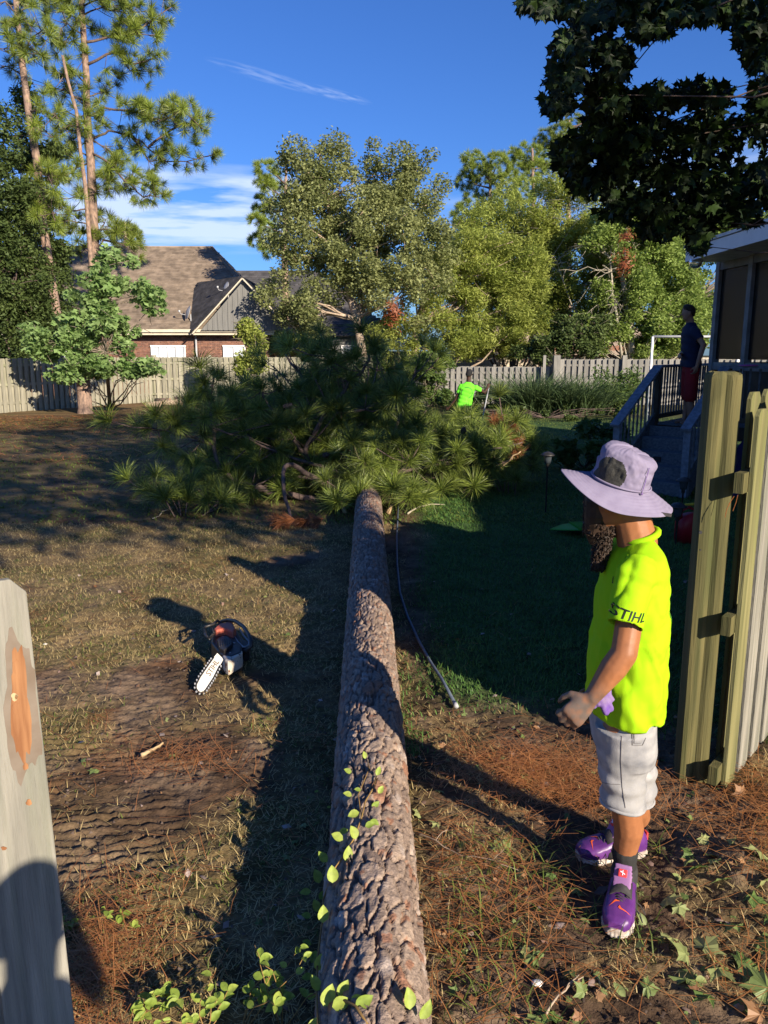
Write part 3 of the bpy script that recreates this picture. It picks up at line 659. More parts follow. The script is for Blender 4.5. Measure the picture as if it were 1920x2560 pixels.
# pines beyond
def puff(items, c, r, n, rs):
    for i in range(n):
        d = Vector((rs.gauss(0,1), rs.gauss(0,1), rs.gauss(0,1))).normalized(); p = Vector(c)+Vector((d.x*r, d.y*r, d.z*r*.75))*rs.uniform(.55, 1)
        items.append((rs.choice(TUFTS_FAR), p, d+Vector((0,0,.7)), rs.uniform(.9, 1.35)))
def far_pine(label, tx, top, Yd, puffs, seed, sc=1.0):
    rs = random.Random(seed); b = base_at(tx, Yd); t = thing('pine_tree', label, 'pine tree', b, 0, 'pines beyond the fence'); B = Vector(b)
    P_ = [Vector((0,0,0)), at(tx+rs.uniform(-6,6), 600, Yd)-B, at(tx, top, Yd)-B]; m = MB(); m.tube(P_, [.28,.2,.06], 8); m.ob('trunk', M['bark_pine'], t, True)
    items = []; m = MB()
    for (x, y, r) in puffs:
        c = at(x, y, Yd+rs.uniform(-1.5, 1.5))-B; puff(items, c, r*Yd/1711, max(8, int(r*1.3)), rs); m.tube(bend(Vector((P_[-1].x, P_[-1].y, max(.5, c.z-.6))), c, 4, .1, .06, rs), [.07,.05,.04,.03,.02], 5)
    m.ob('limbs', M['bark_limb'], t, True)
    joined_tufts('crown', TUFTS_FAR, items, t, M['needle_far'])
far_pine('pine with a rounded green crown right of the tallest leafy tree', 1060, 350, 50, [(1020,350,26),(1040,370,30),(1075,355,28),(1005,390,22),(1060,400,34),(1100,390,30),(1020,440,30),(1000,470,26),(1090,440,34),(1045,480,30),(1120,430,26),(1010,510,24)], 1)
far_pine('pine just left of the dark maple foliage, with light green puffs', 1150, 320, 52, [(1110,340,24),(1140,330,26),(1120,370,26),(1160,360,26),(1185,350,26),(1150,400,30)], 2)
far_pine('highest of the pines beyond, its top meeting the dark maple leaves', 1230, 260, 56, [(1180,300,26),(1210,285,28),(1240,270,24),(1190,330,26),(1230,310,30),(1270,290,28),(1265,330,28),(1300,260,24),(1310,300,26),(1330,250,20)], 3)
far_pine('pine peeping out left of the tallest leafy tree', 618, 350, 48, [(575,365,22),(598,390,26),(572,400,20),(563,440,22),(585,455,24),(555,480,18),(575,500,22),(552,518,14),(582,540,20)], 4)
far_pine('small pine top above the brick house roof', 270, 480, 52, [(275,500,20),(290,510,16),(262,515,18),(285,535,20),(265,545,18)], 5)

# tall pines on the left, built limb by limb
def limb_pine(label, trunk, Yd, r0, limbs, tufts, seed, group='tall pines at the left'):
    rs = random.Random(seed); b = at(*trunk[-1], Yd); b.z = 0; t = thing('pine_tree', label, 'pine tree', b, 0, group); B = Vector(b)
    P_ = [Vector((0,0,-.2))]+[at(x, y, Yd)-B for x, y in trunk[::-1][1:]]; n = len(P_)
    m = MB(); m.tube(P_, [r0*(1-.55*i/(n-1)) for i in range(n)], 14); m.ob('trunk', M['bark_pine'], t, True)
    cnt = 0; over = []
    for L_ in limbs:
        dy = rs.uniform(-1.6, 1.2); k = len(L_); q = [at(x, y, Yd+dy*i/(k-1))-B for i, (x, y) in enumerate(L_)]
        # resample
        pts = []
        for i in range(k-1):
            for s in range(3): pts.append(q[i].lerp(q[i+1], s/3)+Vector((rs.gauss(0,.02), rs.gauss(0,.02), rs.gauss(0,.03))))
        pts.append(q[-1]); m = MB(); w = .055 if k > 3 else .035; m.tube(pts, [max(.012, w*(1-.8*i/len(pts))) for i in range(len(pts))], 6)
        nt = max(3, int(tufts*(q[0]-q[-1]).length/2.2)); spots = []
        for j in range(nt):
            f = .3+.7*(j+.5)/nt; i = min(len(pts)-2, int(f*(len(pts)-1))); a = pts[i]; e = a+Vector((rs.gauss(0,.30), rs.gauss(0,.34), rs.gauss(.08,.22)))
            if j == nt-1: e = pts[-1]
            else: m.tube([a, a.lerp(e, .5)+Vector((0,0,-.03)), e], [.014,.012,.009], 4)
            spots.append((e, (e-a)+(pts[min(i+1, len(pts)-1)]-pts[i]).normalized()*.3+Vector((0,0,.12))))
        m.ob('limb', M['bark_limb'], t, True)
        for e, d in spots:
            cnt += 1; s_ = rs.uniform(.9, 1.3)*Yd/27.5
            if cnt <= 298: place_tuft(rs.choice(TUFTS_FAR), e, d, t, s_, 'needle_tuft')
            else: over.append((rs.choice(TUFTS_FAR), e, d, s_))
    if over: joined_tufts('needle_mass', TUFTS_FAR, over, t, M['needle_far'])['kind'] = 'stuff'
    return cnt
hc = lambda L_: [(x*.5, y*.5) for x, y in L_]
PT2 = [(175,-60),(176,10),(182,100),(187,170),(186,220),(192,300),(196,350),(199,420),(203,500),(204,575),(212,700),(222,840)]
LB2 = [hc(q) for q in (
 [(385,500),(450,470),(560,480),(700,520),(780,480),(880,560)], [(560,480),(640,500),(700,545)], [(385,620),(410,590),(470,570),(560,580),(640,640),(720,700),(850,690),(940,665)], [(560,580),(610,640),(640,700),(690,690)],
 [(640,640),(740,560),(800,530),(830,545)], [(700,520),(740,460),(790,450)], [(395,660),(470,700),(540,780),(620,850),(700,850)], [(540,780),(640,800),(720,840)], [(370,190),(480,160),(600,130),(740,30)], [(480,160),(560,150),(680,150)], [(600,130),(660,80),(700,100)],
 [(375,280),(500,215),(580,280),(660,250)], [(500,215),(560,300),(640,310)], [(370,120),(300,60),(220,50)], [(370,150),(290,110),(210,130)], [(365,60),(440,30),(520,20)], [(365,20),(460,-20),(560,-10)], [(440,30),(540,60),(640,50)],
 [(370,360),(300,290),(240,380)], [(375,460),(300,400),(220,380)], [(380,560),(310,560),(240,590)], [(385,680),(300,620),(230,640)], [(385,700),(310,740),(250,700)], [(390,800),(320,850),(250,870)], [(395,840),(450,800),(490,730)], [(380,420),(440,400),(500,370)], [(380,500),(330,500),(260,470)],
 [(400,980),(300,950),(240,960)], [(405,1090),(450,1040),(540,1060),(600,1110)], [(405,1060),(440,980),(470,940)], [(405,1100),(340,1060),(260,1070)], [(400,1000),(480,990),(560,1040)], [(365,-20),(280,-30),(200,-10)], [(365,0),(300,160),(250,230)], [(380,600),(460,640),(520,700)], [(385,740),(470,780),(470,830)])]
c2_ = limb_pine('tall sunlit pine with long bare limbs reaching right over the brick house', PT2, 33.4, .215, LB2, 16, 21)
PT1 = [(30,-40),(36,20),(44,100),(52,170),(66,270),(80,350),(92,480),(110,600),(124,690),(130,850)]
LB1 = [hc(q) for q in ([(75,60),(130,20),(190,50)], [(75,60),(20,10),(-30,30)], [(80,130),(40,90),(-20,110)], [(85,190),(140,210),(180,240)], [(85,200),(30,220),(-20,200)], [(100,330),(50,290),(-30,290)], [(90,250),(140,170),(200,110)],
 [(75,20),(120,-30),(180,-20)], [(130,520),(190,560),(240,600)], [(150,700),(210,760),(230,820)], [(150,720),(190,800),(190,860)], [(170,850),(220,900),(240,960)], [(120,480),(200,480),(260,520)])]
c1_ = limb_pine('tall pine at the left edge with a long bare trunk', PT1, 29.8, .18, LB1, 15, 22)
PT3 = [(135,120),(148,180),(165,240),(174,330),(184,400),(190,480),(196,560),(205,850)]
limb_pine('slender pink barked young pine leaning beside the taller sunlit one', PT3, 32.4, .10, [hc(q) for q in ([(310,420),(280,380),(240,400)], [(340,560),(300,540),(250,560)], [(350,700),(300,760),(260,760)], [(370,900),(310,910),(270,900)])], 5, 23)
# broadleaf trees at the left
b0 = base_at(20, 28.4)
crown_tree('evergreen_tree', 'dense dark leafy tree filling the left edge in front of the fence', b0, [b0, at(15,650,28.4), at(20,400,28.4)], .16,
    [ell(30,470,28.4,60,80), ell(50,610,28.4,68,85), ell(40,730,28.4,70,75), ell(-20,560,28.4,70,180), ell(20,260,28.4,30,45), ell(80,690,28.4,45,80), ell(10,350,28.4,46,60)], 170, 52000, .125, M['leaf_dark'], M['bark_limb'], 31, LEAF4, .52, drop=.5)
b0 = base_at(96, 31)
crown_tree('evergreen_tree', 'airy leafy tree round the left pine trunk, greyer than its neighbour', b0, [b0, at(90,700,31), at(75,500,31)], .1,
    [ell(80,480,31,42,70), ell(80,330,31,38,70), ell(110,640,31,38,80), ell(60,230,31,26,25), ell(120,540,31,28,60)], 90, 19000, .13, M['leaf_dark'], M['bark_limb'], 32, LEAF4, .48)
b0 = on(238, 884); b0.z = 0
crown_tree('young_tree', 'young tree with pale lobed leaves standing in front of the sunny fence', b0, [b0, at(228,760,25), at(222,660,25), at(215,590,25)], .07,
    [ell(232,610,25,45,28), ell(300,632,25,50,22), ell(335,655,25,22,12), ell(200,650,25,50,35), ell(240,700,25,62,32), ell(250,760,25,52,24), ell(300,800,25,45,16), ell(175,720,25,35,60), ell(120,780,25,40,40), ell(90,735,25,35,25), ell(280,575,25,30,18), ell(190,800,25,50,26), ell(225,560,25,22,22), ell(330,800,25,24,12)], 120, 7500, .22, M['leaf_sap'], M['bark_grey'], 33, LOB3, .35, up=.6)
b0 = base_at(545, 28.4)
crown_tree('yellow_shrub', 'slim yellow green shrub before the fence left of the fallen crown', b0, [b0, at(545,780,28.4), at(542,710,28.4)], .05, [ell(545,730,28.4,24,32), ell(540,790,28.4,28,38), ell(530,700,28.4,14,14)], 40, 6500, .11, M['leaf_yellow'], M['bark_grey'], 34, LEAF4, .3, cat='shrub')
b0 = base_at(925, 29)
crown_tree('fence_shrub', 'bright topped green shrub by the fence just left of the worker', b0, [b0, at(925,800,29), at(925,760,29)], .05, [ell(925,775,29,36,22), ell(920,815,29,42,35), ell(940,850,29,36,25), ell(955,800,29,22,28)], 50, 8500, .12, M['leaf_shrub'], M['bark_grey'], 35, LEAF4, .32, cat='shrub')
# stump, firewood, ground cover
sp = on(185, 893); m = MB(); hgt = 1.28
t_ = thing('tree_stump', 'tall dark sawn stump standing before the left fence', 'stump', (sp.x, sp.y, 0)); m.tube([(0,0,-.1),(0,0,.15),(0,0,hgt)], [.30,.23,.21], 18, cap=False); m.ob('trunk', M['bark_pine'], t_, True)
m = MB(); m.tube([(0,0,hgt-.02),(0,0,hgt+.01)], [.21,.205], 18); m.ob('cut_face', M['cut_wood'], t_)
for i, (x_, y_, ln_, a_) in enumerate(((332,880,.55,.3),(352,872,.6,-.2),(372,876,.7,.5),(395,868,.6,.1),(415,870,.5,-.5))):
    p = on(x_, y_); t_ = thing('firewood_piece', ['reddish split log at the left end of the pile by the fence', 'bark covered log second from the left by the fence', 'longest log of the pile before the sunny fence', 'log lying fourth along the fence pile', 'short log at the right end of the fence pile'][i], 'log', (p.x, p.y, .10), a_, 'cut logs along the sunny fence')
    m = MB(); m.tube([(-ln_/2,0,0),(ln_/2,0,.02)], .11, 10); m.ob('log', M['bark_limb' if i % 2 else 'bark_light'], t_, True); m = MB(); m.tube([(ln_/2,0,.02),(ln_/2+.008,0,.02)], .102, 10); m.tube([(-ln_/2-.008,0,0),(-ln_/2,0,0)], .102, 10); m.ob('cut_face', M['cut_wood'], t_)
# ------------------------------------------------------------------ the fallen pine
def lx(y): return -.03-.0208*(y-1.8)
def lr(y): return .150-.0004*y-.0015*max(0, y-9.5)
LOGZ = .142
yy = [-1.2]
while yy[-1] < 16.5: yy.append(yy[-1]+(.05 if yy[-1] < .9 else max(.0062, .0036*abs(yy[-1]))))
yy = np.array(yy); NT = 190; th = np.linspace(0, 2*PI, NT+1)
YY, TH = np.meshgrid(yy, th, indexing='ij'); R0 = np.vectorize(lr)(YY); ARC = (TH)*R0
sc = 1+.09*np.clip(YY-1.5, 0, 6)
wa = YY+.03*fbm(YY*6, ARC*9, 0, 61, 3)*2; wb = ARC+.035*(fbm(YY*5, ARC*7, 3, 62, 3)-.5)*2
f1, f2, idh = cell(wa*sc/.170+.9*fbm(YY*14, ARC*22, 7, 68, 4), wb*sc/.046+1.0*fbm(YY*10, ARC*18, 9, 69, 4), 64); g1, g2, idg = cell(wa*sc/.045+.4*fbm(YY*30, ARC*30, 1, 60, 2), wb*sc/.028, 65)
plate = ss(.015, .115, f2-f1); fine = fbm(YY*55, ARC*60, 0, 66, 4); flak = np.floor(fbm(YY*13, ARC*30, 0, 67, 5)*9)/9
hgt_ = .016*plate + 1*.005*idh*plate + .0028*ss(0, .10, g2-g1)*plate*(idg > .3) + .015*flak*plate + .0045*(fine-.5) - .016
RR = R0+hgt_
PX = np.vectorize(lx)(YY)+RR*np.sin(TH); PZ = LOGZ-RR*np.cos(TH); PY = YY
nn, mm = YY.shape; idx = np.arange(nn*mm).reshape(nn, mm); F = np.stack([idx[:-1,:-1], idx[1:,:-1], idx[1:,1:], idx[:-1,1:]], -1).reshape(-1, 4)[:, ::-1]
cA = np.array([.27,.20,.16]); cB = np.array([.42,.32,.25]); cR = np.array([.36,.17,.10]); cL = np.array([.56,.47,.41]); cC = np.array([.17,.105,.075])
k1 = idh[..., None]; colr = cA*(1-k1)+cB*k1
w = (ss(.62, .8, fbm(YY*9, ARC*14, 2, 71, 3))*plate)[..., None]; colr = colr*(1-w*.7)+cL*w*.7
w = (((idg > .90)*ss(.05,.2,g2-g1)*plate+(idh > .965)*plate).clip(0,1))[..., None]; colr = colr*(1-w*.8)+cR*w*.8
w = (1-plate)[..., None]; colr = colr*(1-w*.55)+cC*w*.55
colr = colr*(.8+.4*fine[..., None])
M['log_bark'] = mat('log_bark', (1,1,1), None, 90, .9, .004, attr=('c', 'col'), bscale=140, spec=.2, lo=.3, hi=.7)
FP = thing('fallen_pine_tree', 'felled long needled pine lying across the yard, scaly trunk towards the viewer and crown beyond', 'fallen tree', (0,0,0))
log_me = mk('trunk', np.c_[PX.ravel(), PY.ravel(), PZ.ravel()], F, M['log_bark'], True, attrs={'c': colr.reshape(-1, 3)}); log_ob = ob('trunk', log_me, FP)
LOGB = BVHTree.FromPolygons([tuple(v) for v in np.c_[PX.ravel(), PY.ravel(), PZ.ravel()][:]], F.tolist())
rs = random.Random(77)
def limb(pts, w0, parent=FP, n=7, seg=4, name='limb'):
    pts = [Vector(p) for p in pts]; q = []
    for i in range(len(pts)-1):
        p0 = pts[max(0, i-1)]; p1 = pts[i]; p2 = pts[i+1]; p3 = pts[min(len(pts)-1, i+2)]
        for s in range(seg):
            t = s/seg; q.append(.5*((2*p1)+(p2-p0)*t+(2*p0-5*p1+4*p2-p3)*t*t+(3*p1-p0-3*p2+p3)*t**3)+Vector((rs.gauss(0,.012), rs.gauss(0,.012), rs.gauss(0,.012))))
    q.append(pts[-1]); m = MB(); m.tube(q, [max(.007, w0*(1-.78*i/len(q))) for i in range(len(q))], n); return m, q
spots = []                                       # (point, direction)
LIMBS = [([(795,1085,10.8),(700,1085,10.6),(640,1072,10.5),(560,1055,10.4),(490,1025,10.4),(462,960,10.5),(455,880,10.7),(462,815,10.9)], .055),
 ([(800,1060,11.4),(720,1020,11.1),(660,985,11.0),(700,900,11.0),(745,840,11.1),(790,790,11.2),(800,745,11.3)], .05),
 ([(740,1065,10.4),(660,1020,10.0),(615,1010,9.7),(618,1080,9.3),(640,1145,9.0),(690,1190,8.8)], .04),
 ([(820,1050,11.6),(900,1040,11.4),(980,1000,11.3),(1040,960,11.4),(1090,925,11.6)], .05), ([(815,1075,11.2),(930,1085,11.0),(1040,1085,11.0),(1110,1088,11.0)], .042),
 ([(790,1090,11.0),(640,1095,10.6),(480,1105,10.2),(370,1088,9.9),(320,1062,9.7)], .045), ([(800,1040,12.0),(850,940,12.0),(880,850,12.2),(900,800,12.4)], .045),
 ([(1000,1000,11.3),(1060,1010,11.1),(1110,985,11.0)], .03), ([(800,1040,12.4),(720,900,12.6),(640,800,12.8),(610,750,13.0)], .045), ([(562,1058,10.4),(500,1075,10.0),(440,1110,9.6),(395,1140,9.4)], .03),
 ([(790,1045,12.6),(600,980,12.4),(450,930,12.2),(340,905,12.0)], .045), ([(800,1040,13),(920,960,13),(1000,930,13.4)], .04), ([(800,1085,10.2),(770,1090,9.9),(730,1090,9.7)], .025), ([(810,1085,10.2),(850,1080,9.9),(890,1085,9.7)], .025), ([(800,1070,10.6),(790,1030,10.3),(780,1000,10.2)], .025), ([(810,1070,10.6),(850,1030,10.3),(880,1000,10.1)], .025), ([(462,960,10.5),(400,940,10.4),(330,925,10.3)], .026), ([(660,985,11.0),(600,900,10.9),(560,840,11.0)], .03), ([(745,840,11.1),(720,790,11.0),(700,765,10.9)], .022), ([(700,900,11.0),(790,880,11.0),(860,845,11.1)], .03)]
for L_, w_ in LIMBS:
    pts = [at(x, y, d) for x, y, d in L_]
    m, q = limb(pts, w_); k = len(q); L3 = (w_ == .04 and L_[0][0] == 740)
    for j in range(int(7+k*.55)):
        i = rs.randint(int(k*.33), k-1); a = q[i]; e = a+Vector((rs.gauss(0,.22), rs.gauss(0,.25), rs.gauss(.06,.17)))
        if e.z < .12: e.z = rs.uniform(.12, .3)
        if L3: continue
        m.tube([a, a.lerp(e, .5)+Vector((0,0,-.03)), e], [.011,.009,.007], 5); spots.append((e, (e-a)+Vector((0,0,.08))))
    if not L3: spots.append((q[-1], q[-1]-q[-3]))
    m.ob('limb', M['bark_limb'], FP, True)
def hcap(x): return float(np.interp(x, [-3.7,-2.9,-2.7,-2.2,-1.9,-.1,.5,.9,2.2], [1.05,1.2,1.75,1.8,2.05,2.1,1.5,.55,.75]))
for i in range(92):                              # smaller limbs filling the dome of the crown
    y0 = rs.uniform(10.7, 15.8); a = Vector((lx(y0), y0, .2)); ph = rs.uniform(-.15, PI+.15); r_ = rs.uniform(1.4, 2.75)*(1-.35*abs(y0-12.5)/3.5)
    e = a+Vector((math.cos(ph)*r_*1.22-.35, rs.uniform(-.7, .9), abs(math.sin(ph))*r_*.66+.08)); e.z = min(e.z, hcap(e.x)); e.x = min(2.25, max(e.x, -3.05))
    m, q = limb([a, a.lerp(e, .35)+Vector((0,0,-.05)), a.lerp(e, .7)+Vector((0,0,-.03)), e], .032, n=5)
    for j in range(9):
        t_ = rs.uniform(.35, 1); k = q[int(t_*(len(q)-1))]; ee = k+Vector((rs.gauss(0,.24), rs.gauss(0,.24), rs.gauss(.03,.2))); ee.z = max(.1, min(ee.z, hcap(ee.x)+.05)); m.tube([k, ee], [.009,.006], 4); spots.append((ee, (ee-k)+Vector((0,0,.08))))
    m.ob('limb', M['bark_limb'], FP, True)
spots.sort(key=lambda s: s[0].y)
for p, d in spots[:290]:
    place_tuft(rs.choice(TUFTS), p, d, FP, rs.uniform(.85, 1.25), 'needle_tuft')
o_ = joined_tufts('needle_mass', TUFTS, [(rs.choice(TUFTS), p, d, rs.uniform(.9, 1.3)) for p, d in spots[290:]], FP, M['needle']); o_['kind'] = 'stuff'
for (x, y, d, dx, dz) in ((700,1195,8.8,-.9,-.25),(640,1200,8.75,-1,-.12),(670,1180,8.85,-.5,-.5),(620,1212,8.7,-1,-.08),(610,1165,8.9,-.6,-.4),(655,1160,8.9,-.3,-.6),(1095,930,11.5,.6,.6),(1080,940,11.4,.9,.3),(1105,950,11.3,.5,-.2),(1110,965,11.0,.2,-.4),(1070,920,11.5,-.1,.5)):
    p = at(x, y, d); p.z = max(p.z, .10); place_tuft(TUFTS_BROWN[rs.randint(0,1)], p, (dx, -.3, dz), FP, 1.15, 'dead_needle_tuft')['label'] = 'rust brown dead needle tuft'
for (x, y, d) in ((612,880,11),(700,985,10.9),(880,1000,11),(1000,935,11.2),(520,940,10.6)):     # cones
    p = at(x, y, d); m = MB()
    for k in range(9): m.lathe([(.012, 0), (.045-.003*abs(k-3), .012), (.02, .02)], (0,0,k*.014), 9)
    o_ = m.ob('pine_cone', M['bark_limb'], FP, True, loc=p, rot=(rs.uniform(0,2), rs.uniform(0,2), 0))
for (a, b_) in (((748,1115),(738,1088)),((838,1110),(846,1090))):
    p = at(a[0], a[1], 9.6); e = at(b_[0], b_[1], 9.7); m = MB(); m.tube([p, e], [.03,.022], 8); m.ob('branch_stub', M['cut_wood'], FP, True)
m, q = limb([at(1080,1010,10.9), at(1095,1000,10.8), at(1125,975,10.7)], .02); m.ob('broken_limb', M['cut_wood'], FP, True)
m, q = limb([at(940,1095,10.4), at(990,1100,10.2), at(1030,1105,10.1)], .03); m.ob('broken_limb', M['cut_wood'], FP, True)

# vine on the trunk
def ontolog(x, y, off=.01):
    d = (at(x, y, 3)-Vector((0,0,CAMH))).normalized(); h = LOGB.ray_cast(Vector((0,0,CAMH)), d)
    if h[0] is None: g_p = on(x, y, .02); return g_p, Vector((0,-.3,1))
    return h[0]+h[1]*off*(1 if h[1].dot(d) < 0 else -1), (h[1] if h[1].dot(d) < 0 else -h[1])
def ovate(w=.62, fold=.16, n=6):
    v = [(0,0,0)]; 
    for i in range(1, n): t = i/n; v.append((t, -w*.5*math.sin(PI*t**.8)**.8, fold*math.sin(PI*t)))
    v.append((1,0,-.05))
    for i in range(n-1, 0, -1): t = i/n; v.append((t, w*.5*math.sin(PI*t**.8)**.8, fold*math.sin(PI*t)))
    c0 = len(v); v.append((.5, 0, 0)); k = c0
    return v, [[c0, i, (i+1) % k] for i in range(k)]
OV = ovate()
def leafme(name, material, tone, w=.62, fold=.17):
    v, f = ovate(w, fold); return mk(name, v, f, material, True, attrs={'c': [tone]*len(v)})
VL = [leafme('leaf', M['leaf_vine'], t_, w_) for t_, w_ in ((.9,.66),(.6,.6),(.3,.62),(1.0,.7))]
def place_leaf(me, p, xdir, nrm, s, parent, name='leaf'):
    x = Vector(xdir).normalized(); z = (Vector(nrm)-x*Vector(nrm).dot(x)).normalized(); y = z.cross(x); o = bpy.data.objects.new(name, me); lnk(o, parent)
    o.matrix_local = Matrix.Translation(p) @ Matrix((x, y, z)).transposed().to_4x4() @ Matrix.Scale(s, 4); return o
V1 = thing('climbing_vine', 'leafy vine with pale sunlit leaves creeping up the near end of the trunk', 'vine')
stem = [(694,2240),(690,2150),(690,2075),(697,1995),(700,1945),(725,1880),(742,1850),(768,1812),(782,1770),(790,1735),(808,1705),(812,1680)]
m = MB(); sp_ = [ontolog(x, y, .008)[0] for x, y in stem]; m.tube(sp_, .0028, 6); sp2 = [ontolog(x, y, .008)[0] for x, y in ((720,2150),(745,2160),(770,2180),(800,2230))]; m.tube(sp2, .0035, 6)
sp3 = [ontolog(x, y, .006)[0] for x, y in ((782,1770),(775,1720),(790,1680),(800,1660),(790,1632))]; m.tube(sp3, .002, 5); m.ob('stem', mat('vine_stem', (.30,.19,.06), (.22,.13,.05), 20, .7), V1, True)
for (x, y, a, s_, k) in ((790,1637,100,.030,0),(765,1665,150,.034,1),(812,1672,70,.036,1),(783,1705,170,.026,2),(760,1718,160,.034,0),(818,1712,60,.032,0),(778,1752,200,.042,0),(796,1738,40,.034,2),(788,1783,20,.036,2),(800,1770,330,.034,2),(745,1812,150,.044,3),(768,1812,110,.046,3),(755,1790,200,.034,2),(712,1848,130,.046,2),(742,1858,80,.048,3),(725,1905,95,.052,3),(690,1900,110,.050,3),(672,1918,185,.040,1),(690,1935,60,.036,2),(687,1962,110,.042,3),(672,1972,170,.034,2),(703,1990,90,.048,3),(683,2045,250,.038,3),(672,2032,160,.030,2),(690,2092,80,.044,3),(675,2100,190,.034,2),(690,2135,120,.046,1),(705,2160,70,.055,3),(722,2172,20,.050,0),(690,2195,260,.050,3),(740,2140,60,.044,0),(752,2152,10,.034,1),(770,2160,30,.050,2),(700,2215,300,.05,1),(884,2180,95,.050,0),(900,2200,60,.050,1),(893,2160,110,.036,2),(688,1700,200,.018,1),(715,1735,190,.018,1)):
    p, nrm = ontolog(x, y+8, .012); a = math.radians(a); xd = Vector((math.cos(a), math.sin(a)*.5, math.sin(a)*.75)); place_leaf(VL[k], p, xd, nrm*.4+Vector((.45,-.75,.75)), s_*1.05, V1)
def seedling(px, py, h, lab, seed, tone=0):
    rs = random.Random(seed); b = on(px, py); t = thing('seedling', lab, 'seedling', (b.x, b.y, gz(b.x, b.y)), 0)
    m = MB(); tips = []
    for i in range(4):
        e = Vector((rs.gauss(0,.09)+.05, rs.gauss(0,.06), h*rs.uniform(.6, 1.0))); q = bend((0,0,0), e, 5, -.1, .12, rs); m.tube(q, [.0022,.002,.0018,.0015,.0012,.001], 5); tips.append(q)
    m.ob('stem', M['leaf_shrub'] if tone else bpy.data.materials['vine_stem'], t, True)
    for q in tips:
        for j in range(7):
            k = q[rs.randint(2, 5)]; a = rs.uniform(0, 6.28); place_leaf(VL[rs.choice((0,1,2,2))], k, (math.cos(a), math.sin(a), rs.uniform(-.2,.5)), (rs.gauss(.3,.3), rs.gauss(-.5,.3), 1), rs.uniform(.022, .042), t)
seedling(520, 2235, .24, 'leafy green seedling with the widest spray in the bottom shadow beside the log', 1)
seedling(610, 2225, .27, 'taller seedling close against the shaded side of the log', 2); seedling(440, 2260, .15, 'low seedling at the bottom edge left of the taller ones', 3)
seedling(290, 2215, .10, 'small dark seedling alone near the weathered picket foot', 4); seedling(150, 2000, .06, 'tiny seedling close to the weathered picket edge', 5)

# ------------------------------------------------------------------ maple overhead at the right
MP = thing('maple_tree', 'dark maple whose shaded leafy boughs hang over the top right', 'maple tree', (5.3,5.6,0)); B = Vector((5.3,5.6,0))
MBL = [(1480,28,110,30,6.7),(1625,70,45,55,6.9),(1400,60,60,30,6.6),(1180,12,60,22,6.2),(1150,0,36,14,6.0),(1290,25,80,38,6.4),(1420,12,90,40,6.8),(1560,12,100,44,7.0),(1655,60,40,70,7.0),(1235,95,45,45,6.2),(1225,165,52,45,6.4),(1205,222,38,32,6.4),(1320,130,48,62,6.6),(1310,215,70,45,6.8),(1410,215,60,40,7.0),(1520,205,75,32,7.2),(1300,290,52,48,7.0),(1400,300,85,52,7.2),(1530,290,90,62,7.4),(1645,250,40,90,7.4),(1330,370,50,40,7.4),(1440,390,90,52,7.4),(1570,400,90,62,7.6),(1645,400,40,60,7.4),(1395,440,42,26,7.5),(1480,450,50,30,7.5),(1560,465,50,26,7.6),(1505,530,20,24,7.4),(1235,335,45,55,7.0),(1275,395,50,40,7.3),(1345,445,60,42,7.4),(1430,490,60,34,7.5),(1500,492,50,26,7.5),(1440,470,60,30,7.5),(1540,440,80,40,7.5),(1350,320,60,60,7.2),(1250,330,30,40,7.0),(1600,468,50,26,7.6),(1650,110,50,60,6.8)]
r = np.random.default_rng(5); pos = []
for x, y, w_, h_, d in MBL:
    n = int(w_*h_*.062)+24; k = d/1711
    for i in range(n):
        a = r.normal(size=3); a /= np.linalg.norm(a); a *= r.random()**.45; p = at(x+a[0]*w_, y+a[2]*h_, d+a[1]*.9); pos.append(tuple(p))
pos = np.array(pos)-np.array(B)
# the 300 that show largest are leaves of their own
order = np.argsort([ (p+np.array(B))[1]+.0*i for i, p in enumerate(pos)]); near_, rest_ = pos[order[:300]], pos[order[300:]]
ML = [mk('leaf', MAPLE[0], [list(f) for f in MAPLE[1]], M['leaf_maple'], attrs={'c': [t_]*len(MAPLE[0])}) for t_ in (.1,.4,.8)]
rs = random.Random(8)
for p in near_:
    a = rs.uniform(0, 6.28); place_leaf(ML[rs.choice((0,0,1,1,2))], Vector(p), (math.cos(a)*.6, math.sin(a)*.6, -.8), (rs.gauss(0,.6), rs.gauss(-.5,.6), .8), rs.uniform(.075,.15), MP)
def hang(name, p, size, seed, tpl, mt, stuff=True):
    r = np.random.default_rng(seed); n = len(p); nr = r.normal(size=(n,3)); nr[:,2] = np.abs(nr[:,2])*.8+.3
    v, f = scatter(tpl[0], tpl[1], p, size*(.75+.5*r.random(n)), nr, r.random(n)*2*PI); o = ob(name, mk(name, v, f, mt, attrs={'c': np.repeat(r.random(n)**2, len(tpl[0]))}), MP); o['kind'] = 'stuff'; return o
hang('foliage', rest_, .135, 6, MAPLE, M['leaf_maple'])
OB = [((4.6,5.2,7.0),(2.3,2.2,1.6)), ((6.6,3.4,6.8),(2.2,2.2,1.7)), ((4.9,7.6,7.4),(2.2,1.8,1.4)), ((4.7,1.6,6.0),(1.8,1.7,1.5)), ((5.0,-.1,4.9),(1.6,1.4,1.2)), ((7.2,-2.4,6.3),(2.0,1.7,1.8)), ((3.3,3.6,5.9),(1.2,1.2,.9)), ((3.4,6.4,6.3),(1.5,1.4,.9)), ((6.9,6.6,6.5),(2.0,2.0,1.7)), ((3.6,-3.0,6.4),(2.1,1.8,1.6)), ((5.6,-4.6,7.3),(2.1,1.8,1.6)), ((3.4,.6,5.1),(.9,.8,.6)), ((5.2,.2,8.5),(2.4,2,1.1)), ((7.6,2.8,8.9),(2.4,2.4,1.2))]
r = np.random.default_rng(9); pos = []
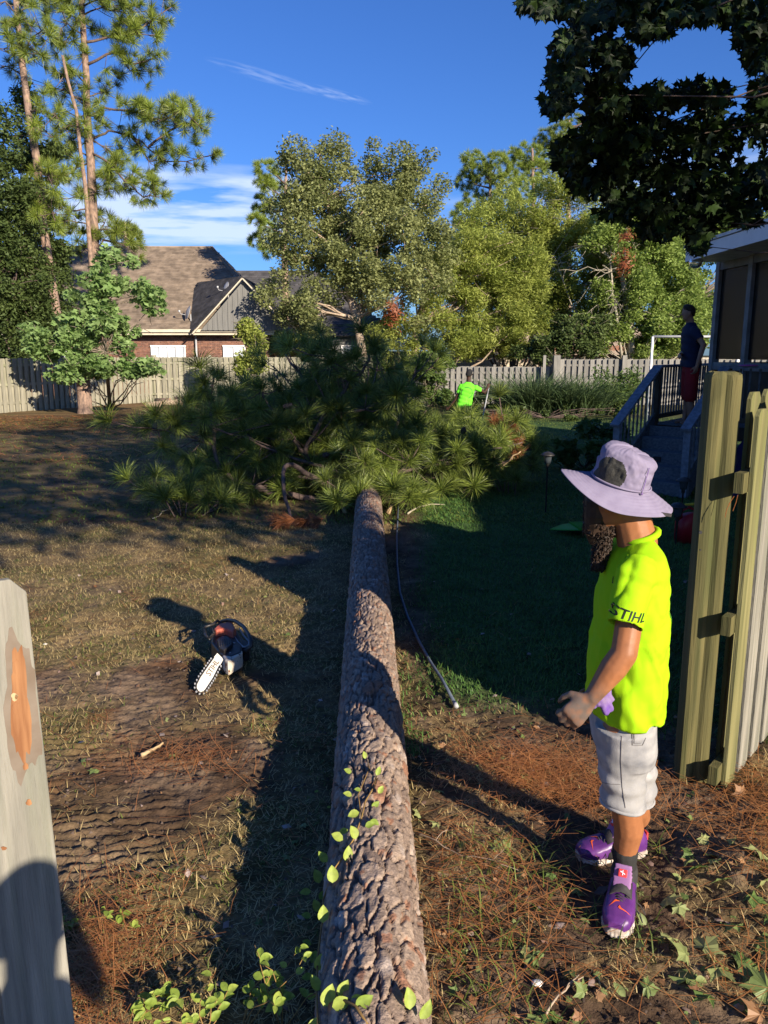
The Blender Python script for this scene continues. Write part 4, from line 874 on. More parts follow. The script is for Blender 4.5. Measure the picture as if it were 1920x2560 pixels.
for c_, q_ in OB:
    n = int(q_[0]*q_[1]*q_[2]*150)
    cc = r.normal(size=(26,3)); cc /= np.linalg.norm(cc,axis=1,keepdims=True); cc *= r.random((26,1))**.4
    k = r.integers(0, 26, n); pos.append(np.array(c_)+(cc[k]+r.normal(size=(n,3))*.16)*np.array(q_))
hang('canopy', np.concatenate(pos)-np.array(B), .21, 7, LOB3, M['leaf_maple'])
m = MB(); m.tube([(0,0,-.2),(0,0,1.5),(-.1,-.1,3.4),(-.2,-.2,5.5),(0,-.3,7.5)], [.24,.19,.16,.11,.04], 12)
for x, y, w_, h_, d in [q for q in MBL[3::2] if q[1] > 200]: e = at(x, y, d)-B; m.tube(bend((-.1,-.1,min(3.4, max(2.2, e.z-.5))), e, 6, -.10, .13, rs), [.022,.018,.014,.010,.007,.005,.003], 5)
for c_, q_ in OB: m.tube(bend((-.1,-.1,3.4), Vector(c_)-B, 5, 0, .05, rs), [.09,.07,.05,.04,.03,.02], 6)
m.ob('trunk', M['bark_limb'], MP, True)

# ------------------------------------------------------------------ deck, stairs, screen porch
D2 = Vector((.65, .76, 0)).normalized(); W2 = Vector((-D2.y, D2.x, 0)); SB = Vector((4.1, 10.67, 0)); DZ = .88
DK = thing('wooden_deck', 'weathered wooden deck with stairs and turned balusters at the right', 'deck')
def bal(parent, a, b, topoff=0):
    m = MB(); h = (b-a).z; s = h/1.0
    m.lathe([(.017,0),(.017,.18*s),(.011,.2*s),(.019,.24*s),(.011,.28*s),(.02,.40*s),(.012,.52*s),(.02,.56*s),(.012,.60*s),(.017,.66*s),(.017,h)], (0,0,0), 8); m.ob('baluster', M['deck_wood'], parent, True, loc=a)
TR = SB+D2*1.32; TL = TR+W2*1.0; BR = SB.copy(); BL = SB+W2*1.0
RZ = 1.74
DR = TR+Vector((1.6,-.55,0)); DL = TL+Vector((.62,.80,0)).normalized()*2.9
# boards of the floor, laid along W2
for k in range(16):
    a = TR+D2*(.07+k*.145)+Vector((.0,0,DZ-.015)); m = MB(); m.bar(a-W2*(1.2+.2*k if k > 0 else .06), a+W2*(1.05 if k < 2 else 1.0), .138, .03, mi=0); m.ob('board', M['tread'], DK)
for i in range(5):                               # risers and treads
    z1 = DZ*(i+1)/5; c_ = SB+D2*(.264*i)+W2*.5
    m = MB(); m.bar(c_-W2*.46+Vector((0,0,z1-.10)), c_+W2*.46+Vector((0,0,z1-.10)), .022, .155); m.ob('riser', M['tread'], DK)
    if i < 4:
        for s_ in (0, 1): m = MB(); q = c_+D2*(.06+.137*s_)+Vector((0,0,z1-.012)); m.bar(q-W2*.47, q+W2*.47, .130, .032); m.ob('tread', M['tread'], DK)
    if i in (2, 4): 
        m = MB(); q = c_-D2*.03+Vector((0,0,z1-.10))-W2*(.12 if i == 4 else -.10); m.bar(q-W2*.05, q+W2*.05, .03, .07); l_ = m.ob('step_light', M['dark'], DK)
for s_, a, b in ((0, BR, TR), (1, BL, TL)):
    m = MB(); m.bar(a+Vector((0,0,.05)), b+Vector((0,0,DZ-.05)), .045, .26); m.ob('stringer', M['tread'], DK)
    m = MB(); m.box(a+Vector((0,0,.47)), (.095,.095,.94), math.atan2(D2.y, D2.x)); m.ob('post', M['rail_grey'], DK)
    m = MB(); m.box(b+Vector((0,0,RZ/2-.02)), (.095,.095,RZ-.04), math.atan2(D2.y, D2.x)); m.ob('post', M['deck_dark'], DK)
    m = MB(); m.bar(a-D2*.12+Vector((0,0,.93)), b+Vector((0,0,RZ+.0)), .14, .038); m.ob('handrail', M['rail_grey'], DK)
    m = MB(); m.bar(a+Vector((0,0,.26)), b+Vector((0,0,RZ-.72)), .04, .07); m.ob('lower_rail', M['deck_wood'], DK)
    for k in range(9):
        t_ = (k+.7)/9.4; q = a.lerp(b, t_); z0 = .26+(RZ-.98)*t_; z1 = .91+(RZ-.93)*t_; bal(DK, q+Vector((0,0,z0)), q+Vector((0,0,z1)))
for a, b, n in ((TL, DL, 22), (TR, DR, 13)):
    m = MB(); m.bar(a+Vector((0,0,RZ)), b+Vector((0,0,RZ)), .14, .038); m.ob('handrail', M['rail_grey'], DK)
    m = MB(); m.bar(a+Vector((0,0,DZ+.09)), b+Vector((0,0,DZ+.09)), .04, .07); m.ob('lower_rail', M['deck_dark'], DK)
    m = MB(); m.bar(a+Vector((0,0,DZ-.11)), b+Vector((0,0,DZ-.11)), .03, .2); m.ob('rim_board', M['deck_dark'], DK)
    for k in range(n): q = a.lerp(b, (k+.6)/(n+.2)); bal(DK, q+Vector((0,0,DZ+.12)), q+Vector((0,0,RZ-.02)))
m = MB()
for q in (TR-W2*1.0, DR, DL): m.box(q+Vector((.1,.1,DZ/2-.1)), (.1,.1,DZ-.2))
m.ob('footing', M['deck_dark'], DK)
fr = thing('flying_disc', 'pink plastic disc lying on the deck railing', 'flying disc', TR+Vector((.28,-.1,RZ+.02))); m = MB(); m.lathe([(0,.018),(.09,.018),(.125,.012),(.135,0),(.128,-.004),(.12,.006),(0,.010)], (0,0,0), 24); m.ob('disc', mat('disc_pink', (.55,.10,.35), None, rough=.4), fr, True)
PC = Vector((5.5,13.45,0)); PE = Vector((5.78,9.3,0)); EZ2 = 3.42
M['screen'] = bpy.data.materials.new('screen'); M['screen'].use_nodes = True; n_ = M['screen'].node_tree.nodes; l_ = M['screen'].node_tree.links
tr_ = n_.new('ShaderNodeBsdfTransparent'); tr_.inputs[0].default_value = (.42,.42,.40,1); ms_ = n_.new('ShaderNodeMixShader'); ms_.inputs[0].default_value = .45; n_['Principled BSDF'].inputs['Base Color'].default_value = (.015,.015,.015,1); n_['Principled BSDF'].inputs['Roughness'].default_value = .35
l_.new(tr_.outputs[0], ms_.inputs[1]); l_.new(n_['Principled BSDF'].outputs[0], ms_.inputs[2]); l_.new(ms_.outputs[0], n_['Material Output'].inputs['Surface'])
PO = thing('screen_porch', 'screened porch with white eave and grey posts beside the standing man', 'porch')
wv = (PE-PC); wl = wv.length; wv.normalize(); rz_ = math.atan2(wv.y, wv.x)
def pbay(a, b, n):
    L_ = (b-a).length; d = (b-a).normalized()
    for k in range(n+1):
        q = a+d*(L_*k/n); m = MB(); m.box(q+Vector((0,0,(DZ+EZ2)/2)), (.12,.12,EZ2-DZ), math.atan2(d.y, d.x)); m.ob('post', M['porch_frame'], PO)
    for z in (DZ+.85, EZ2-.1): m = MB(); m.bar(a+Vector((0,0,z)), b+Vector((0,0,z)), .09, .12); m.ob('beam', M['porch_frame'], PO)
    for k in range(n):
        p0 = a+d*(L_*k/n+.06); p1 = a+d*(L_*(k+1)/n-.06); m = MB(); m.bar(p0+Vector((0,0,(DZ+.85+EZ2)/2)), p1+Vector((0,0,(DZ+.85+EZ2)/2)), .006, EZ2-DZ-1.07); m.ob('screen', M['screen'], PO)
        m = MB(); m.bar(p0+Vector((0,0,DZ+.40)), p1+Vector((0,0,DZ+.40)), .03, .8); m.ob('panel', M['deck_dark'], PO)
pbay(PC, PE, 4); pbay(PC, PC+Vector((4.0,.2,0)), 3)
m = MB(); m.box((7.8,11.3,DZ-.06), (4.3,4.0,.12)); m.ob('floor', M['deck_dark'], PO)
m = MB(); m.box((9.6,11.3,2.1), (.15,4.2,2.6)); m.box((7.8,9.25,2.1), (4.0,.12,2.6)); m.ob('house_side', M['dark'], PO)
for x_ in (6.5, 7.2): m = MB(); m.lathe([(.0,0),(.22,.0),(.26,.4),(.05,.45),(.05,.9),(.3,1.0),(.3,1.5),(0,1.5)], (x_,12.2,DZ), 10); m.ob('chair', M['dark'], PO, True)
e0 = at(1483, 552, 13.3); e1 = at(1610, 517, 11.3); ed = (e1-e0).normalized(); e2 = e0+Vector((e1.x-e0.x, e1.y-e0.y, 0))*2.4
e1 = e2; e1.z = e0.z; nin = Vector((1,.06,0))
m = MB(); m.bar(e0, e1, .03, .20); m.bar(e0+Vector((.01,.02,0)), e0+Vector((4.5,.3,.35)), .03, .20); m.ob('fascia', M['white'], PO)
m = MB(); up_ = Vector((0,0,.11)); m.add([e0+up_+Vector((-.04,.04,0)), e1+up_+Vector((-.04,0,0)), e1+Vector((4.2,.1,.30)), e0+Vector((4.2,.3,.30)), e0+up_*1.3+Vector((-.04,.04,.01)), e1+up_*1.3+Vector((-.04,0,.01)), e1+Vector((4.2,.1,.34)), e0+Vector((4.2,.3,.34))], [[0,3,2,1],[4,5,6,7],[0,1,5,4],[1,2,6,5],[2,3,7,6],[3,0,4,7]]); m.ob('roof', M['white_dirty'], PO)
m = MB(); m.bar(e0+Vector((.3,0,-.09)), e1+Vector((.3,0,-.09)), .58, .02); m.ob('soffit', M['white_dirty'], PO)
gl = thing('globe_lamp', 'clear glass globe lamp hanging under the porch eave corner', 'lamp', at(1503, 566, 13.1)); gm_ = bpy.data.materials.new('globe_glass'); gm_.use_nodes = True; gm_.node_tree.nodes['Principled BSDF'].inputs['Transmission Weight'].default_value = .8; gm_.node_tree.nodes['Principled BSDF'].inputs['Roughness'].default_value = .05
m = MB(); m.lathe([(.04,.09),(.09,.05),(.11,0),(.09,-.06),(.05,-.095),(0,-.10)], (0,0,0), 18); m.ob('globe', gm_, gl, True); m = MB(); m.lathe([(0,.16),(.05,.15),(.05,.09),(.04,.085)], (0,0,0), 12); m.ob('cap', M['metal_grey'], gl, True)
HS = thing('house', 'house body that the screen porch is joined to', 'house')
m = MB(); m.box((10.8,4.2,1.8), (7.6,9.6,3.6)); m.ob('wall', M['siding'], HS)
m = MB(); m.add([(6.6,-1.0,3.55),(15,-1.0,3.55),(15,9.4,3.55),(6.6,9.4,3.55),(9.5,4.2,5.1),(12,4.2,5.1)], [[0,1,4],[1,5,4],[1,2,5],[2,3,4],[2,4,5],[3,0,4],[3,2,1,0]]); m.ob('roof', M['roof2'], HS)
# goal frame
gp = at(1408, 762, 22); gt = thing('goal_frame', 'white tubular goal frame standing before the grey picket fence', 'goal frame', (gp.x, gp.y, 0)); zt = at(1408, 727, 22).z
m = MB(); m.tube([(0,0,0),(0,0,zt)], .034, 8); m.ob('upright', M['white'], gt, True); m = MB(); m.tube([(0,0,zt),(2.4,.1,zt)], .034, 8); m.ob('crossbar', M['metal_grey'], gt, True); m = MB(); m.tube([(2.4,.1,zt),(2.4,.1,0)], .045, 8); m.ob('upright', M['white'], gt, True)
# ------------------------------------------------------------------ bodies grown as one skin
def caps(m, a, b, ra, rb, n=12):
    a = Vector(a); b = Vector(b); d = (b-a); L_ = d.length
    if L_ < 1e-5: d = Vector((0,0,1)); L_ = 1e-5
    d.normalize(); q = d.to_track_quat('Z', 'Y').to_matrix(); pr = []
    for i in range(5): t = PI/2*(i/4); pr.append((max(1e-4, ra*math.sin(t)), -ra*math.cos(t)))
    for i in range(5): t = PI/2*(i/4); pr.append((max(1e-4, rb*math.cos(t)), L_+rb*math.sin(t)))
    m.lathe(pr, a, n, 0, q)
    k = len(m.v); m.f.append([k-n+i for i in range(n)]); m.m.append(0); m.f.append([k-10*n+i for i in range(n)][::-1]); m.m.append(0)
def chain(m, pts, rads):
    for i in range(len(pts)-1): caps(m, pts[i], pts[i+1], rads[i], rads[i+1])
def loft(m, rings, n=24, sq=2.0):
    """rings: (centre, vector a, vector b); closed ends"""
    b0 = len(m.v)
    for c, a, b in rings:
        c, a, b = Vector(c), Vector(a), Vector(b)
        for k in range(n):
            t = 2*PI*k/n; cx, sx = math.cos(t), math.sin(t); e = 2/sq
            m.v.append(tuple(c+a*math.copysign(abs(cx)**e, cx)+b*math.copysign(abs(sx)**e, sx)))
    R_ = len(rings)
    for i in range(R_-1):
        for k in range(n):
            k2 = (k+1) % n; m.f.append([b0+i*n+k, b0+i*n+k2, b0+(i+1)*n+k2, b0+(i+1)*n+k]); m.m.append(0)
    m.f.append([b0+k for k in range(n)][::-1]); m.m.append(0); m.f.append([b0+(R_-1)*n+k for k in range(n)]); m.m.append(0)
def skin(name, m, material, parent, voxel=.01, smooth=6, factor=.6, cut=None, disp=None, attr=None):
    me = m.me(name, material); bm = bmesh.new(); bm.from_mesh(me); bmesh.ops.recalc_face_normals(bm, faces=bm.faces); bm.to_mesh(me); bm.free()
    o = ob(name, me, None); md = o.modifiers.new('r', 'REMESH'); md.mode = 'VOXEL'; md.voxel_size = voxel; md.use_smooth_shade = True
    if smooth: s_ = o.modifiers.new('s', 'SMOOTH'); s_.iterations = smooth; s_.factor = factor
    apply_mods(o); me = o.data
    if disp:
        n = len(me.vertices); co = np.zeros(n*3); me.vertices.foreach_get('co', co); no = np.zeros(n*3); me.vertices.foreach_get('normal', no); co = co.reshape(-1, 3); no = no.reshape(-1, 3)
        co = co + no*disp(co)[:, None]; me.vertices.foreach_set('co', co.ravel()); me.update()
    if cut:
        bm = bmesh.new(); bm.from_mesh(me); dl = [f for f in bm.faces if cut(f.calc_center_median(), f.normal)]; bmesh.ops.delete(bm, geom=dl, context='FACES'); bm.to_mesh(me); bm.free()
    if attr:
        n = len(me.vertices); co = np.zeros(n*3); me.vertices.foreach_get('co', co); a = me.attributes.new('c', 'FLOAT', 'POINT'); a.data.foreach_set('value', attr(co.reshape(-1, 3)).astype(np.float32))
    me.polygons.foreach_set('use_smooth', np.ones(len(me.polygons), dtype=bool)); me.update()
    if not me.materials: me.materials.append(material)
    o.parent = parent; o.location = (0,0,0); return o
M['skin'] = mat('skin', (.36,.145,.06), (.15,.115,.095), 30, .5, .0006, attr=('c', 'mix'), spec=.35, lo=.3, hi=.9)
M['skin_dark'] = mat('skin_dark', (.07,.035,.022), (.05,.028,.02), 10, .5)
M['skin_pale'] = mat('skin_pale', (.34,.19,.13), (.28,.15,.10), 10, .5)
M['neon'] = mat('neon', (.37,.68,.012), (.33,.62,.010), 3, .8, .0008, bscale=400, spec=.1, trans=.06)
M['neon_green'] = mat('neon_green', (.16,.72,.04), (.13,.62,.03), 3, .75, spec=.15)
M['denim'] = mat('denim', (.40,.395,.39), (.18,.185,.20), 14, .9, .0007, stretch=(1,1,1.3), bscale=260, spec=.1, lo=.3, hi=.75, c3=(.38,.37,.35), s3=7, f3=(.56,.72))
M['thread'] = mat('thread', (.14,.13,.13), None, rough=.9)
M['hat'] = mat('hat', (.235,.21,.30), (.205,.18,.265), 30, .85, .0003, bscale=500, spec=.15)
M['mesh_black'] = mat('mesh_black', (.018,.018,.016), (.045,.045,.04), 250, .7)
M['hair'] = mat('hair', (.014,.009,.006), (.05,.030,.019), 30, .6)
M['sock'] = mat('sock', (.022,.022,.022), (.035,.035,.034), 20, .95, .001, (1,1,.05), bscale=300)
M['shoe'] = mat('shoe', (.13,.035,.20), (.07,.018,.13), 12, .38, .0005, spec=.5)
M['shoe_grey'] = mat('shoe_grey', (.30,.16,.33), (.25,.12,.28), 12, .6)
M['strap'] = mat('strap', (.03,.028,.03), (.055,.05,.05), 40, .8, .0008)
M['sole'] = mat('sole', (.62,.56,.50), (.30,.24,.19), 22, .7)
M['red'] = mat('red', (.75,.06,.06), None, rough=.5)
M['orange'] = mat('orange', (.85,.13,.03), None, rough=.45)
M['glove'] = mat('glove', (.13,.06,.30), (.22,.15,.30), 30, .75, .001)
M['navy'] = mat('navy', (.012,.018,.05), (.02,.025,.06), 5, .85)
M['shorts_red'] = mat('shorts_red', (.28,.015,.02), (.22,.012,.016), 5, .8)
M['black_cloth'] = mat('black_cloth', (.012,.012,.014), (.02,.02,.02), 5, .9)
M['print_black'] = mat('print_black', (.015,.02,.012), None, rough=.7)
M['print_green'] = mat('print_green', (.05,.22,.03), None, rough=.7)
M['print_white'] = mat('print_white', (.85,.82,.88), None, rough=.6)

def drape(name, txt, size, centre, xd, yd, target, material, parent, off=.0022, font_scale=(1,1), shear=0.0, poly=None, extr=0.0):
    """lay flat print on a curved surface: every corner is dropped on to it"""
    xd = Vector(xd).normalized(); yd = Vector(yd).normalized(); nd = xd.cross(yd).normalized(); centre = Vector(centre)
    if poly is None:
        cu = bpy.data.curves.new(name, 'FONT'); cu.body = txt; cu.size = size; cu.align_x = 'CENTER'; cu.align_y = 'CENTER'; cu.resolution_u = 3; cu.offset = size*.012; o = bpy.data.objects.new(name, cu); COL.objects.link(o)
        dg = bpy.context.evaluated_depsgraph_get(); dg.update(); me = bpy.data.meshes.new_from_object(o.evaluated_get(dg)); bpy.data.objects.remove(o); bm = bmesh.new(); bm.from_mesh(me)
    else:
        bm = bmesh.new(); 
        for P_ in poly:
            vs = [bm.verts.new((x*size, y*size, 0)) for x, y in P_]; bm.faces.new(vs)
        me = bpy.data.meshes.new(name)
    bmesh.ops.triangulate(bm, faces=bm.faces); bmesh.ops.subdivide_edges(bm, edges=[e for e in bm.edges if e.calc_length() > size*.2], cuts=2); bmesh.ops.triangulate(bm, faces=bm.faces)
    tm = target.data; mw = target.matrix_world.copy(); bv = BVHTree.FromPolygons([tuple(v.co) for v in tm.vertices], [list(p.vertices) for p in tm.polygons])
    for v in bm.verts:
        x, y = v.co.x*font_scale[0]+shear*v.co.y, v.co.y*font_scale[1]; p = centre+xd*x+yd*y; h = bv.ray_cast(p+nd*.12, -nd)
        v.co = (h[0]+nd*off) if h[0] is not None else p
    bm.to_mesh(me); bm.free(); me.materials.clear(); me.materials.append(material); return ob(name, me, parent)
LEAFPOLY = [[(0,-.5),(.04,-.2),(.28,-.32),(.24,-.18),(.5,-.08),(.38,.02),(.46,.22),(.26,.16),(.24,.3),(.12,.16),(.12,.42),(0,.55),(-.12,.42),(-.12,.16),(-.24,.3),(-.26,.16),(-.46,.22),(-.38,.02),(-.5,-.08),(-.24,-.18),(-.28,-.32),(-.04,-.2)]]
def ringpoly(r, w, n=40): return [[(r*math.cos(2*PI*i/n), r*math.sin(2*PI*i/n)), ((r+w)*math.cos(2*PI*i/n), (r+w)*math.sin(2*PI*i/n)), ((r+w)*math.cos(2*PI*(i+.8)/n), (r+w)*math.sin(2*PI*(i+.8)/n)), (r*math.cos(2*PI*(i+.8)/n), r*math.sin(2*PI*(i+.8)/n))] for i in range(n)]

def fingers(m, wrist, hd, back, side, s=1.0, curl=1.0, thumb=1, rad=.0085):
    """hand: hd along the palm, back = out of the back of the hand, side towards the index finger"""
    wrist = Vector(wrist); hd = Vector(hd).normalized(); back = Vector(back).normalized(); side = Vector(side).normalized()
    loft(m, [(wrist, side*.026*s, back*.019*s), (wrist+hd*.035*s, side*.036*s, back*.017*s), (wrist+hd*.075*s, side*.042*s, back*.015*s), (wrist+hd*.092*s, side*.038*s, back*.011*s)], 16)
    for i, (o_, L_) in enumerate(((.031,.92),(.0105,1.0),(-.0105,.95),(-.031,.78))):
        k = wrist+hd*(.088-.006*abs(i-1.3))*s+side*o_*s; c = curl*(1+.12*i)
        p = k; ang = 0
        for j, (ln, da) in enumerate(((.042, .55), (.027, .95), (.022, .6))):
            ang += da*c; d = hd*math.cos(ang)-back*math.sin(ang)+side*(.02*(1.5-i)); q = p+d.normalized()*ln*L_*s; caps(m, p, q, (rad+.0008-.0006*j)*s, (rad-.0004-.0006*j)*s, 8); p = q
        caps(m, wrist+hd*.03*s+side*o_*.7*s, k, .010*s, .0102*s, 8)
    t0 = wrist+hd*.022*s+side*.022*s; t1 = t0+(hd*.55+side*.75-back*.35)*.036*s; t2 = t1+(hd*.85+side*.25-back*.5)*.032*s; t3 = t2+(hd*.8-side*.1-back*.6)*.024*s
    chain(m, [t0, t1, t2, t3], [.014*s, .0115*s, .010*s, .0085*s])

# ---------------------------------------------------------- the near person
YP = 2.52
def P(x, y, dy=0.0): return at(x, y, YP+dy)
pb = Vector((.85, 2.6, 0))
PN = thing('person', 'person in lilac sun hat, neon yellow tee and pale denim shorts beside the log', 'person', (0,0,0))
# body
m = MB()
hc_ = P(1330,1062); nb = P(1378,1150)
FY = Vector((-.80,.60,0)); SYd = Vector((.60,.80,0))
loft(m, [(hc_+Vector((.0,0,.085)), FY*.03, SYd*.03), (hc_+Vector((0,0,.06)), FY*.078, SYd*.064), (hc_, FY*.094, SYd*.074), (hc_+FY*.008+Vector((0,0,-.05)), FY*.084, SYd*.068), (hc_+FY*.02+Vector((0,0,-.09)), FY*.062, SYd*.052), (hc_+FY*.035+Vector((0,0,-.12)), FY*.03, SYd*.03)], 20)
caps(m, hc_+FY*.088+Vector((0,0,-.02)), hc_+FY*.100+Vector((0,0,-.045)), .009, .011, 8)                        # nose
for s_ in (-1, 1): caps(m, hc_+SYd*.077*s_+Vector((0,0,.0)), hc_+SYd*.076*s_+Vector((0,0,-.045)), .016, .010, 8); caps(m, hc_+FY*.078+SYd*.03*s_, hc_+FY*.080+SYd*.032*s_, .012, .012, 8)   # ears, lids
chain(m, [hc_+Vector((.015,0,-.02)), P(1362,1112), nb+Vector((0,0,-.03))], [.068,.060,.066])
loft(m, [(P(1380,1165), (.05,0,0), (0,.08,0)), (P(1375,1210), (.07,0,0), (0,.13,0)), (P(1365,1300), (.085,0,0), (0,.14,0)), (P(1352,1440), (.075,0,0), (0,.13,0)), (P(1345,1540), (.07,0,0), (0,.13,0)), (P(1345,1590), (.06,0,0), (0,.11,0))], 20)
sl_, el_, wr_ = P(1378,1226,-.15), P(1348,1412,-.235), P(1280,1505,-.235)
chain(m, [sl_, sl_.lerp(el_, .5), el_, el_.lerp(wr_, .35), wr_], [.038,.042,.041,.042,.026])
hd_ = (P(1238,1545,-.235)-wr_).normalized(); fingers(m, wr_+hd_*.005, hd_, (-.25,-.95,.25), (-.62,.18,.74), 1.02, .95)
sr_, er_, wr2 = P(1380,1226,.15), P(1360,1400,.24), P(1290,1490,.22)
chain(m, [sr_, sr_.lerp(er_, .5), er_, er_.lerp(wr2, .35), wr2], [.038,.042,.041,.042,.026]); fingers(m, wr2, (-.6,0,-.75), (-.1,.95,.2), (-.7,-.1,.7), 1.0, .8)
toe_l = on(1328,2034); heel_l = toe_l+Vector((.12,.285,0)).normalized()*.300; toe_r = on(1243,1862); heel_r = toe_r+Vector((.285,.05,0))
kl, al = P(1352,1740,-.03), heel_l.lerp(toe_l, .24)+Vector((0,0,.125)); hl = P(1348,1580,-.09)
chain(m, [hl, kl, kl.lerp(al, .35)+Vector((.012,0,0)), kl.lerp(al, .7), al], [.078,.052,.052,.042,.032])
ar_ = heel_r.lerp(toe_r, .24)+Vector((0,0,.125)); kr = P(1372,1745,.15); hr = P(1352,1580,.10)
chain(m, [hr, kr, kr.lerp(ar_, .35)+Vector((.012,0,0)), kr.lerp(ar_, .7), ar_], [.078,.052,.052,.042,.032])
caps(m, al, al.lerp(toe_l, .45)*1-Vector((0,0,.03)), .030, .022); caps(m, ar_, ar_.lerp(toe_r, .45)-Vector((0,0,.03)), .030, .022)
hw = np.array(wr_+hd_*.06); hw2 = np.array(wr2)
def skinattr(co):
    d = np.linalg.norm(co-hw, axis=1); return np.clip(ss(.15, .05, d)*(.2+1.3*fbm(co[:,0]*60, co[:,1]*60, co[:,2]*60, 3, 3)), 0, 1)
skin('body', m, M['skin'], PN, .0052, 5, .5, attr=skinattr)
# eyes below the brim
m = MB()
for s_ in (-1, 1): m.lathe([(0,-.009),(.009,0),(0,.009)], hc_+FY*.086+SYd*.03*s_+Vector((0,0,-.002)), 10)
m.ob('eye', M['print_white'], PN, True)
# T-shirt
rows = [(1152,1352,1404,.075),(1166,1336,1418,.115),(1185,1320,1430,.165),(1212,1305,1437,.195),(1260,1292,1441,.205),(1340,1277,1440,.20),(1420,1266,1438,.195),(1490,1260,1437,.19),(1515,1262,1432,.19),(1530,1266,1428,.185)]
m = MB(); rg = []
for y, a, b, d in rows:
    c = P((a+b)/2, y); hx = (P(b, y)-P(a, y)).length/2*.90; rg.append((c, (hx, 0, 0), (0, d, 0)))
loft(m, rg, 28, 2.25)
cL = P(1349,1347,-.235); cR = P(1340,1352,.24)
for s0, c0 in ((sl_, cL), (sr_, cR)):
    ax = (c0-s0).normalized(); u1 = Vector((0,1,0)).cross(ax).normalized(); u2 = ax.cross(u1)
    loft(m, [(s0-ax*.035, u1*.050, u2*.05), (s0+ax*.02, u1*.070, u2*.062), (s0.lerp(c0,.5), u1*.066, u2*.060), (c0, u1*.062, u2*.060), (c0+ax*.012, u1*.062, u2*.060)], 20)
hemz = rg[-1][0].z
def folds(co):
    x, y, z = co[:,0], co[:,1], co[:,2]
    a = fbm(x*7+z*5, y*7, z*3.2-x*5, 5, 3)-.5; b = np.sin((z*.8+(x-.75)*1.5)*34+6*fbm(x*4, y*4, z*4, 9, 2))
    low = ss(1.25, .9, z); a = fbm(x*10+z*3, y*10, z*2.2-x*2, 5, 4)-.5; r = .022*a + .0045*b*low*(.2+fbm(x*5, y*5, z*5, 12, 2)) + .003*(1-np.abs(2*fbm(x*11+z*6, y*9, z*5, 14, 2)-1))*1.0
    sl = np.exp(-((y-(YP-.24))**2)/.004)*ss(1.15, 1.35, z); rd = fbm(x*7+z*4.5, y*6, z*3-x*5, 31, 3); r = r + .011*(np.clip(1-np.abs(2*rd-1)*3.2, 0, 1)**1.5)*(.25+.75*low) - .007*(np.clip(1-np.abs(2*fbm(x*5-z*7, y*5, z*3+x*5, 33, 3)-1)*3.5, 0, 1)**1.5)
    return r - .006 + .004*np.sin((z+x*.7+.3*fbm(x*6,y*6,z*6,2,2))*80)*sl
def cutf(c, n):
    if n.z < -.7 and c.z < hemz+.022: return True
    for s0, c0 in ((sl_, cL), (sr_, cR)):
        ax = (c0-s0).normalized()
        if n.dot(ax) > .75 and (c-c0).dot(ax) > -.014 and (c-c0).length < .10: return True
    return False
tee = skin('t_shirt', m, M['neon'], PN, .0075, 4, .5, cut=cutf, disp=folds)
sm = tee.modifiers.new('thick', 'SOLIDIFY'); sm.thickness = .003; sm.offset = -1
m = MB(); n_ = 22; q = [P(1380,1146)+Vector((.054*math.cos(2*PI*i/n_)+.004, .068*math.sin(2*PI*i/n_), .018*math.cos(2*PI*i/n_)-.016)) for i in range(n_+1)]; m.tube(q, .0115, 8, cap=False); m.ob('collar', M['neon'], tee, True)
armd = (cL-sl_).normalized()
sd1 = Vector((0,-1,0)); tx = (armd.cross(sd1)).normalized(); 
if tx.x > 0: tx = -tx
drape('sleeve_print', 'STIHL', .040, cL-armd*.045+Vector((-.010,-.02,0)), Vector((.97,0,-.24)), Vector((.24,0,.97)), tee, M['print_black'], tee, font_scale=(1.05,1), shear=.25)
drape('chest_print', 'LS', .03, P(1292,1262,-.12), Vector((.5,-.87,0)), (0,0,1), tee, M['print_black'], tee)
for (ch, x, y, s_) in (('T',1428,1290,.035),('R',1424,1330,.04),('E',1427,1350,.035),('S',1420,1388,.04),('(',1434,1320,.05)):
    drape('back_print', ch, s_, P(x, y, -.10), Vector((.45,.9,0)), (0,0,1), tee, M['print_green'], tee)
drape('back_print', '', .09, P(1435,1250,.0), (0,1,0), (0,0,1), tee, M['print_green'], tee, poly=LEAFPOLY)
# beard
bc = P(1305,1150); m = MB()
loft(m, [(P(1314,1098,.03), (.036,0,0), (0,.042,0)), (P(1306,1125,.03), (.036,0,0), (0,.042,0)), (P(1303,1160,.03), (.030,0,0), (0,.035,0)), (P(1297,1195,.02), (.020,0,0), (0,.025,0)), (P(1293,1225,.01), (.007,0,0), (0,.01,0))], 16)
rs = random.Random(3)
for i in range(1100):
    t_ = rs.random()**.8; c = P(1312-20*t_, 1098+132*t_, .03-.02*t_); rr = .040*(1-.62*t_); a = rs.uniform(0, 2*PI); p = c+Vector((rr*math.cos(a), rr*1.05*math.sin(a), 0)); r_ = rs.uniform(.004,.0075); ax = Vector((rs.gauss(0,1), rs.gauss(0,1), rs.gauss(0,1))).normalized(); u1 = ax.orthogonal().normalized(); u2 = ax.cross(u1)
    m.tube([p+(u1*math.cos(k*1.5)+u2*math.sin(k*1.5))*r_+ax*.0025*k for k in range(5)], .0024, 3)
m.ob('beard', M['hair'], PN)
m = MB(); fr_ = hc_+FY*.045
loft(m, [(fr_+Vector((0,0,.02)), FY*.040, SYd*.064), (fr_+Vector((0,0,-.03)), FY*.052, SYd*.072), (fr_+Vector((0,0,-.08)), FY*.052, SYd*.068), (fr_+FY*.01+Vector((0,0,-.14)), FY*.042, SYd*.05), (fr_+FY*.01+Vector((0,0,-.18)), FY*.02, SYd*.03)], 18)
